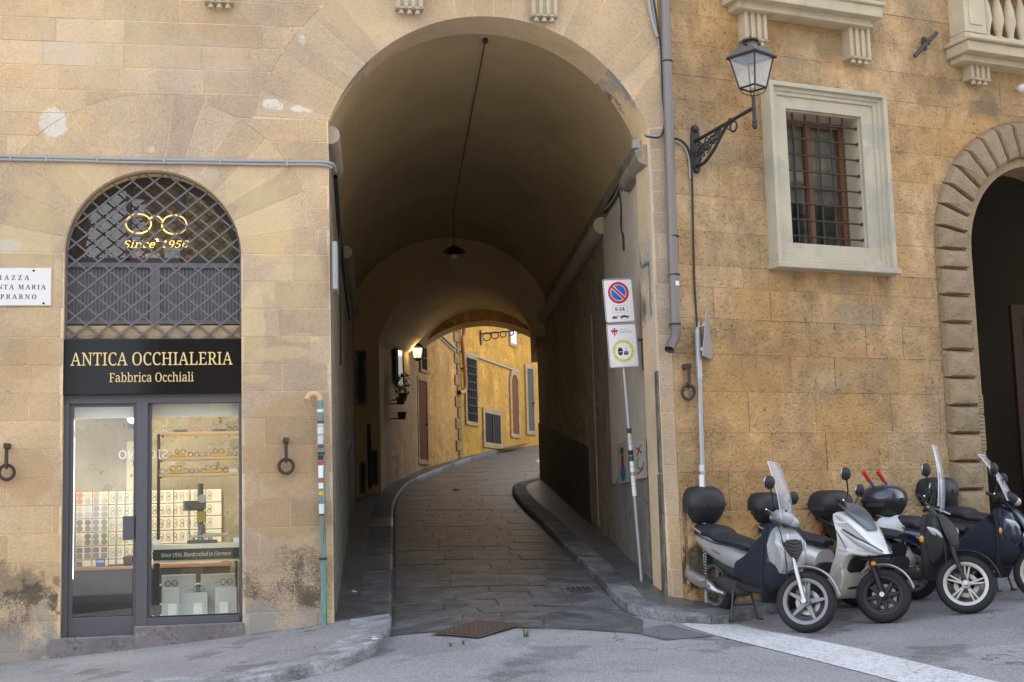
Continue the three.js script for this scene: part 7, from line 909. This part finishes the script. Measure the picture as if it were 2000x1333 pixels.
  S('seat', [q(0.64, 0.73, 0.03, 0.08), q(0.52, 0.755, 0.045, 0.13), q(0.28, 0.775, 0.055, 0.155), q(0.14, 0.79, 0.065, 0.158), q(0.06, 0.83, 0.07, 0.158), q(-0.18, 0.85, 0.06, 0.145), q(-0.33, 0.87, 0.032, 0.1)], mSeat); mesh('seat_piping', tube([[0.6, 0.72, 0.1], [0.4, 0.73, 0.155], [0.15, 0.745, 0.165], [-0.15, 0.805, 0.152], [-0.32, 0.845, 0.1]], 0.006, 24, 5), mPlast, T); mesh('panel_badge', rbox(0.14, 0.022, 0.006, 0.002, 0.2, 0.655, 0.166, 0, 0, -0.2), o.badgeM ?? mAlu, T);
  for (const s of [-1, 1]) mesh('grab_rail', tube([[-0.05, 0.82, s * 0.16], [-0.2, 0.88, s * 0.17], [-0.36, 0.93, s * 0.12], [-0.42, 0.93, s * 0.02]], 0.012), o.railM ?? mAlu, T);
  mesh('rack', rbox(0.24, 0.02, 0.2, 0.005, -0.3, 0.905, 0), mPlast, T);
  if (o.top) topBox(T, [-0.29, 0.915, 0], ...o.top);
  S('floorboard', [q(0.5, 0.36, 0.05, 0.15, 4), q(0.7, 0.35, 0.05, 0.165, 4), q(0.95 + dx, 0.36, 0.05, 0.15, 4)], o.floorM ?? mPlast);
  mesh('centre_stand', [bar([0.4, 0.3, 0.1], [0.46, 0.0, 0.17], 0.012), bar([0.4, 0.3, -0.1], [0.46, 0.0, -0.17], 0.012), bar([0.43, 0.15, 0.13], [0.43, 0.15, -0.13], 0.01), rbox(0.07, 0.015, 0.05, 0.004, 0.47, 0.008, 0.175), rbox(0.07, 0.015, 0.05, 0.004, 0.47, 0.008, -0.175)], mEng, T);
  // front shield
  if (o.style === 'maxi') {
    const wd = (x, y) => { const k = clamp((x - dx - 0.95) / 0.45); return (0.215 - 0.165 * k * k) * (y < 0.5 ? 0.86 : 1) * (y > 0.95 ? 1 - (y - 0.95) * 1.6 : 1); };
    mesh('front_fairing', profile([[1.425, 0.665], [1.36, 0.735], [1.22, 0.885], [1.08, 1.0], [0.96, 1.055], [0.88, 1.03], [0.93, 0.9], [0.95, 0.76], [0.9, 0.58], [0.8, 0.42], [0.86, 0.4], [0.98, 0.46], [1.04, 0.57], [1.12, 0.635], [1.26, 0.63]].map(([x, y]) => [x + dx, y]), wd), body, T);
    mesh('belly_fairing', profile([[0.8, 0.4], [0.9, 0.43], [1.0, 0.5], [1.02, 0.42], [0.98, 0.26], [0.9, 0.2], [0.78, 0.24]].map(([x, y]) => [x + dx, y]), () => 0.195, 0.015), o.skirtM, T);
    mesh('inner_fender', profile([[1.0, 0.3], [1.03, 0.5], [1.12, 0.61], [1.3, 0.62], [1.28, 0.66], [1.05, 0.64], [0.96, 0.5], [0.94, 0.3]].map(([x, y]) => [x + dx, y]), () => 0.12, 0.01), mPlast, T);
    for (const s of [-1, 1]) { S('head_light', [q(1.405 + dx, 0.672, 0.014, 0.012, 2, s * 0.07), q(1.33 + dx, 0.71, 0.03, 0.014, 2, s * 0.122), q(1.22 + dx, 0.76, 0.034, 0.014, 2, s * 0.172), q(1.1 + dx, 0.83, 0.018, 0.012, 2, s * 0.2), q(1.02 + dx, 0.875, 0.006, 0.008, 2, s * 0.208)], mLens); S('headlight_brow', [q(1.41 + dx, 0.69, 0.006, 0.01, 2, s * 0.065), q(1.33 + dx, 0.745, 0.008, 0.01, 2, s * 0.123), q(1.2 + dx, 0.81, 0.008, 0.01, 2, s * 0.18), q(1.04 + dx, 0.89, 0.006, 0.01, 2, s * 0.209)], mPlast); S('position_light', [q(1.08 + dx, 0.94, 0.012, 0.01, 2, s * 0.186), q(1.0 + dx, 0.985, 0.026, 0.012, 2, s * 0.19), q(0.94 + dx, 1.02, 0.01, 0.01, 2, s * 0.18)], mLens); mesh('panel_seam', tube([[0.9 + dx, 0.95, s * 0.212], [1.02 + dx, 0.8, s * 0.215], [1.08 + dx, 0.7, s * 0.206]], 0.004, 16, 5), mPlast, T); }
    S('wind_deflector', [q(1.24 + dx, 0.885, 0.012, 0.07), q(1.12 + dx, 1.0, 0.015, 0.13), q(1.0 + dx, 1.085, 0.014, 0.15), q(0.92 + dx, 1.13, 0.01, 0.12)], mSmoke);
    S('nose_trim', [q(1.42 + dx, 0.62, 0.012, 0.03), q(1.34 + dx, 0.615, 0.016, 0.09), q(1.2 + dx, 0.605, 0.016, 0.13)], mPlast);
  } else {
    S('leg_shield', [q(0.95 + dx, 0.36, 0.05, 0.14, 3), q(1.01 + dx, 0.5, 0.055, 0.2, 3), q(1.03 + dx, 0.7, 0.055, 0.215, 3), q(1.0 + dx, 0.86, 0.055, 0.18, 3), q(0.97 + dx, 0.95, 0.035, 0.11, 3)], o.innerM ?? mPlast);
    const wy = (x, y) => (y > 0.8 ? lerp(0.215, 0.1, clamp((y - 0.8) / 0.17)) : lerp(0.13, 0.215, clamp((y - 0.46) / 0.2))) * (1 - 0.42 * clamp((x - dx - 1.06) / 0.15) ** 2);
    mesh('front_fairing', profile([[1.02, 0.965], [1.1, 0.915], [1.17, 0.81], [1.205, 0.69], [1.19, 0.58], [1.12, 0.49], [1.06, 0.47], [1.04, 0.58], [1.045, 0.75], [1.0, 0.9]].map(([x, y]) => [x + dx, y]), wy, 0.02), body, T);
    mesh('shield_seam', tube([[1.0 + dx, 0.9, 0.19], [1.06 + dx, 0.75, 0.223], [1.08 + dx, 0.6, 0.2]], 0.004, 16, 5), mPlast, T); mesh('brake_hose', tube([[0.99 + dx, 1.03, 0.1], [1.1 + dx, 0.98, 0.12], [1.2 + dx, 0.7, 0.11], [1.22 + dx, 0.45, 0.1]], 0.006, 24, 5), mPlast, T);
    if (o.grille) { const gr = mesh('grille', ext([[0, -0.13], [0.095, -0.02], [0.105, 0.055], [0.05, 0.085], [-0.05, 0.085], [-0.105, 0.055], [-0.095, -0.02]], 0.03, 0.006), mPlast, T); gr.rotation.set(0, Math.PI / 2, 0); gr.rotation.order = 'YXZ'; gr.rotation.x = -0.3; gr.position.set(1.178 + dx, 0.765, 0); for (let i = 0; i < 5; i++) { const w = [0.05, 0.12, 0.165, 0.19, 0.19][i], y = -0.09 + i * 0.035; mesh('louvre', [rbox(w / 2, 0.012, 0.012, 0.003, -w / 4, y + 0.008, 0.033, 0, 0, -0.35), rbox(w / 2, 0.012, 0.012, 0.003, w / 4, y + 0.008, 0.033, 0, 0, 0.35)], M([0.06, 0.06, 0.065], 0.4), gr); } for (const s of [-1, 1]) S('indicator_lens', [q(1.19 + dx, 0.74, 0.012, 0.01, 2, s * 0.12), q(1.165 + dx, 0.785, 0.034, 0.018, 2, s * 0.145), q(1.12 + dx, 0.83, 0.018, 0.012, 2, s * 0.172)], mLens); }
    if (o.eyes) for (const s of [-1, 1]) { S('head_light', [q(1.19 + dx, 0.73, 0.012, 0.01, 2, s * 0.115), q(1.165 + dx, 0.765, 0.032, 0.02, 2, s * 0.145), q(1.125 + dx, 0.8, 0.032, 0.02, 2, s * 0.172), q(1.08 + dx, 0.835, 0.008, 0.01, 2, s * 0.19)], mLens); mesh('indicator', sph(0.03, 1.02 + dx, 0.72, s * 0.21, 1, 1.2, 0.6), mAmber, T); }
    if (o.eyes) S('front_crest', [q(1.24 + dx, 0.66, 0.015, 0.06), q(1.22 + dx, 0.76, 0.02, 0.1), q(1.16 + dx, 0.87, 0.02, 0.09), q(1.09 + dx, 0.95, 0.012, 0.05)], o.crestM ?? mPlast);
  }
  if (o.apron) { S('leg_apron', [q(0.5, 0.52, 0.1, 0.17, 3), q(0.66, 0.52, 0.17, 0.205, 3), q(0.82, 0.56, 0.23, 0.225, 3), q(0.97 + dx, 0.63, 0.28, 0.225, 3), q(1.04 + dx, 0.68, 0.2, 0.2, 3)], mCloth); S('apron_flap', [q(0.92 + dx, 0.24, 0.02, 0.17, 3), q(0.98 + dx, 0.45, 0.035, 0.235, 3), q(1.0 + dx, 0.75, 0.04, 0.24, 3), q(0.96 + dx, 0.94, 0.03, 0.2, 3)], mCloth); }
  // steered parts turn about the raked head
  const st = new THREE.Group(); st.name = 'steering'; T.add(st);
  const axP = V3(1.06 + dx, 0.8, 0), axD = V3(-0.42, 1, 0).normalize(), qn = new THREE.Quaternion().setFromAxisAngle(axD, o.steer ?? 0.65); st.quaternion.copy(qn); st.position.copy(axP).sub(axP.clone().applyQuaternion(qn));
  const fwm = new THREE.Group();   // wheel keeps its own group as a part of the steering
  const FW = wheelParts(st, rf, 0.1, o.spokes, o.rim, o.double); FW.position.set(W, rf, 0); FW.name = 'front_wheel';
  const fp = []; for (let k2 = 0; k2 <= 10; k2++) { const a = lerp(o.fend?.[0] ?? 0.25, o.fend?.[1] ?? 2.5, k2 / 10); fp.push(q(W + Math.cos(a) * (rf + 0.035), rf + Math.sin(a) * (rf + 0.035), 0.012, 0.075 * (k2 === 0 || k2 === 10 ? 0.5 : 1), 2.4)); } S('front_mudguard', fp, o.fendM ?? body, st);
  for (const s of [-1, 1]) { mesh('fork_leg', [bar([W, rf, s * 0.075], [W - 0.13, rf + 0.31, s * 0.075], 0.023), bar([W - 0.12, rf + 0.29, s * 0.075], [W - 0.25, rf + 0.6, s * 0.075], 0.016)], o.forkM ?? mAlu, st); mesh('axle_cap', cyl(0.024, 0.024, 0.03, W, rf, s * 0.09, Math.PI / 2), mAlu, st); }
  mesh('steering_column', bar([W - 0.22, rf + 0.52, 0], [0.97 + dx, 1.02, 0], 0.03), mEng, st);
  mesh('brake_caliper', rbox(0.06, 0.08, 0.05, 0.01, W - 0.1, rf + 0.07, -0.06), mEng, st);
  const hy = o.bar ?? 1.04, hx0 = 0.95 + dx;
  if (o.cover) { S('handlebar_cover', [q(hx0 - 0.05, hy - 0.02, 0.03, 0.07), q(hx0 + 0.02, hy + 0.01, 0.065, 0.13), q(hx0 + 0.1, hy + 0.01, 0.07, 0.14), q(hx0 + 0.17, hy - 0.02, 0.05, 0.11), q(hx0 + 0.2, hy - 0.04, 0.02, 0.06)], o.coverM ?? body, st); S('head_lamp', [q(hx0 + 0.15, hy - 0.015, 0.05, 0.1), q(hx0 + 0.2, hy - 0.03, 0.04, 0.08), q(hx0 + 0.22, hy - 0.035, 0.015, 0.04)], mLens, st); }
  for (const s of [-1, 1]) {
    mesh('handlebar', bar([hx0, hy, s * 0.05], [hx0 - 0.04, hy + 0.02, s * 0.24], 0.012), mAlu, st); mesh('grip', bar([hx0 - 0.04, hy + 0.02, s * 0.23], [hx0 - 0.07, hy + 0.025, s * 0.36], 0.018), mRubber, st); mesh('brake_lever', bar([hx0 + 0.01, hy + 0.015, s * 0.2], [hx0 + 0.0, hy + 0.02, s * 0.36], 0.007), mChrome, st); mesh('switch_block', rbox(0.05, 0.05, 0.06, 0.012, hx0 - 0.03, hy + 0.015, s * 0.2), mPlast, st);
    const mr = mesh('mirror', sph(0.09, hx0 + 0.01, hy + 0.27, s * 0.4, 0.5, 0.72, 1.0), mPlast, st); mesh('mirror_glass', sph(0.082, hx0 - 0.02, hy + 0.27, s * 0.4, 0.22, 0.72, 1), mMirror, mr); mesh('mirror_stem', tube([[hx0 - 0.01, hy + 0.03, s * 0.2], [hx0 + 0.01, hy + 0.12, s * 0.23], [hx0 + 0.015, hy + 0.22, s * 0.36]], 0.008, 16, 6), mPlast, st);
  }
  if (o.screen) { const [w, h, tilt, curve] = o.screen; const g = grid(14, 10, (i, j) => { const s = (i - 0.5) * 2, ww = w / 2 * (0.72 + 0.28 * Math.sin(Math.min(1, j * 1.6) * Math.PI / 2)) * (j > 0.8 ? 1 - (j - 0.8) * 0.9 : 1); return V3(hx0 + 0.16 - curve * s * s - Math.sin(tilt) * h * j + 0.03 * Math.sin(j * Math.PI), hy - 0.03 + Math.cos(tilt) * h * j, s * ww); }); const back = g.clone().translate(-0.004, 0, 0); const sc = mesh('windscreen', g, mScreen, st); { const p = g.attributes.position, e = []; for (let j = 0; j <= 10; j++) e.push(V3().fromBufferAttribute(p, j * 15)); for (let i = 1; i < 14; i++) e.push(V3().fromBufferAttribute(p, 150 + i)); for (let j = 10; j >= 0; j--) e.push(V3().fromBufferAttribute(p, j * 15 + 14)); mesh('screen_edge', new THREE.TubeGeometry(new THREE.CatmullRomCurve3(e), 80, 0.004, 5), M([0.75, 0.8, 0.85], 0.15), sc); } for (const s of [-1, 1]) for (const y of [0.06, 0.2]) mesh('screen_bracket', [bar([hx0 + 0.05, hy + 0.0, s * 0.09], [hx0 + 0.13 - y * 0.35, hy + y, s * 0.11], 0.006), cyl(0.014, 0.014, 0.012, hx0 + 0.135 - y * 0.35, hy + y, s * 0.11, 0, 0, 1.3)], mPlast, st); }
  if (o.forkLamp) for (const s of [-1, 1]) mesh('indicator', sph(0.028, W - 0.1, rf + 0.29, s * 0.11, 1, 1, 0.7), mAmber, st);
  st.updateMatrix(); for (const c of [...st.children]) { c.updateMatrix(); c.applyMatrix4(st.matrix); T.add(c); } T.remove(st);
  return T;
}
const mSilver = paint([0.4, 0.41, 0.42]), mPearl = paint([0.78, 0.78, 0.76]), mNavy = paint([0.012, 0.02, 0.05]), mMatte = M([0.022, 0.023, 0.026], 0.5), mCreamP = paint([0.62, 0.58, 0.48]), mRimG = M([0.27, 0.27, 0.28], 0.5, { metalness: 0.6 }), mRimB = M([0.03, 0.03, 0.032], 0.4, { metalness: 0.5 }), mRimL = M([0.46, 0.45, 0.42], 0.4, { metalness: 0.7 });
scooter({ label: 'silver scooter with black top box, clear windscreen and dark leg apron', front: [1572, 1237], box: [1408, 998], boxD: 14.85, wb: 1.34, r: 0.298, rf: 0.288, spokes: 5, rim: mRimG, paint: mSilver, grille: 1, cover: 1, apron: 1, top: [0.46, 0.37, 0.44, mMatte, mMatte], screen: [0.42, 0.58, 0.36, 0.07], steer: 0.62, scale: 1.03, fend: [0.3, 2.6], forkM: M([0.6, 0.6, 0.6], 0.3, { metalness: 0.6 }) });
scooter({ label: 'white maxi scooter with dark wind deflector and black wheels', front: [1725, 1218], box: [1538, 985], boxD: 15.2, wb: 1.315, r: 0.27, rf: 0.262, spokes: 8, rim: mRimB, paint: mPearl, style: 'maxi', skirtM: mCreamP, top: [0.44, 0.31, 0.42, mMatte, mMatte], steer: 0.6, bar: 1.08, fend: [0.35, 2.4], fendM: mCreamP, forkM: mPlast, forkLamp: 1, scale: 1.03 });
scooter({ label: 'matte black scooter with almond headlights and bright double-spoke wheels', front: [1888, 1200], box: [1678, 985], boxD: 15.3, wb: 1.37, r: 0.29, rf: 0.285, spokes: 5, double: 1, rim: mRimL, paint: mMatte, eyes: 1, top: [0.42, 0.3, 0.4, mMatte, mMatte], screen: [0.4, 0.62, 0.12, 0.05], steer: 0.62, scale: 1.03, fend: [0.3, 2.4], fendM: mMatte, forkM: mPlast, cover: 0, railM: mNavy });
scooter({ label: 'dark navy scooter with leg apron and tall windscreen in front of the portal', front: [2040, 1174], box: [1772, 968], boxD: 15.7, wb: 1.4, r: 0.29, rf: 0.285, spokes: 5, double: 1, rim: mRimL, paint: mNavy, eyes: 1, apron: 1, cover: 1, coverM: mPlast, top: [0.46, 0.33, 0.44, mMatte, mNavy], screen: [0.42, 0.56, 0.5, 0.06], steer: 0.3, scale: 1.01, crestM: mNavy, forkM: mAlu });
scooter({ label: 'dark scooter half out of sight behind the navy one, its windscreen upright', front: [2130, 1160], box: [1850, 965], boxD: 16.3, wb: 1.38, r: 0.29, rf: 0.285, spokes: 5, rim: mRimG, paint: mMatte, eyes: 1, cover: 1, top: [0.44, 0.32, 0.42, mMatte, mMatte], screen: [0.4, 0.56, 0.2, 0.05], steer: 0.4, scale: 1.03 });
// ---------- houses across the piazza, behind the camera: mirrored in the shop glass and bouncing sun ----------
{
  const mk = (name, label, x, z, w, h, c, cols, rows, ry) => {
    const T = thing(name, label, 'building', [x, -1, z], ry); mesh('wall', box(w, h, 8, 0, h / 2, 4.1), plaster(c), T); mesh('roof', box(w + 1, 0.3, 9.4, 0, h + 0.15, 4.1), M([0.35, 0.18, 0.12], 0.9), T); mesh('cornice', box(w + 0.4, 0.3, 0.4, 0, h - 0.2, -0.05), mTrim, T);
    const sh = M([0.09, 0.13, 0.09], 0.7), gl = M([0.05, 0.06, 0.07], 0.08);
    for (let i = 0; i < cols; i++) for (let j = 0; j < rows; j++) { const X = -w / 2 + w * (i + 0.5) / cols, Y = 1.2 + j * 3.2; const fr = mesh('window', box(1.3, 2.1, 0.1, X, Y + 1.05, 0.06), mTrim, T); mesh('pane', box(1.05, 1.85, 0.05, X, Y + 1.05, 0.02), gl, fr); for (const s of [-1, 1]) mesh('shutter', box(0.52, 1.9, 0.05, X + s * 0.8, Y + 1.05, 0.07), sh, T); }
  };
  mk('piazza_house', 'cream house with green shutters across the piazza', -9, 13, 13, 11.5, [0.72, 0.6, 0.4], 4, 3, 0.05);
  mk('piazza_house', 'tall ochre house with green shutters across the piazza', 8.5, 14, 14, 14.5, [0.7, 0.52, 0.28], 4, 4, -0.12);
  mk('piazza_house', 'pale house with green shutters closing the side of the piazza beyond the portal', 15, -3, 16, 12, [0.7, 0.58, 0.4], 5, 3, Math.PI / 2);
}
renderer.render(scene, camera);
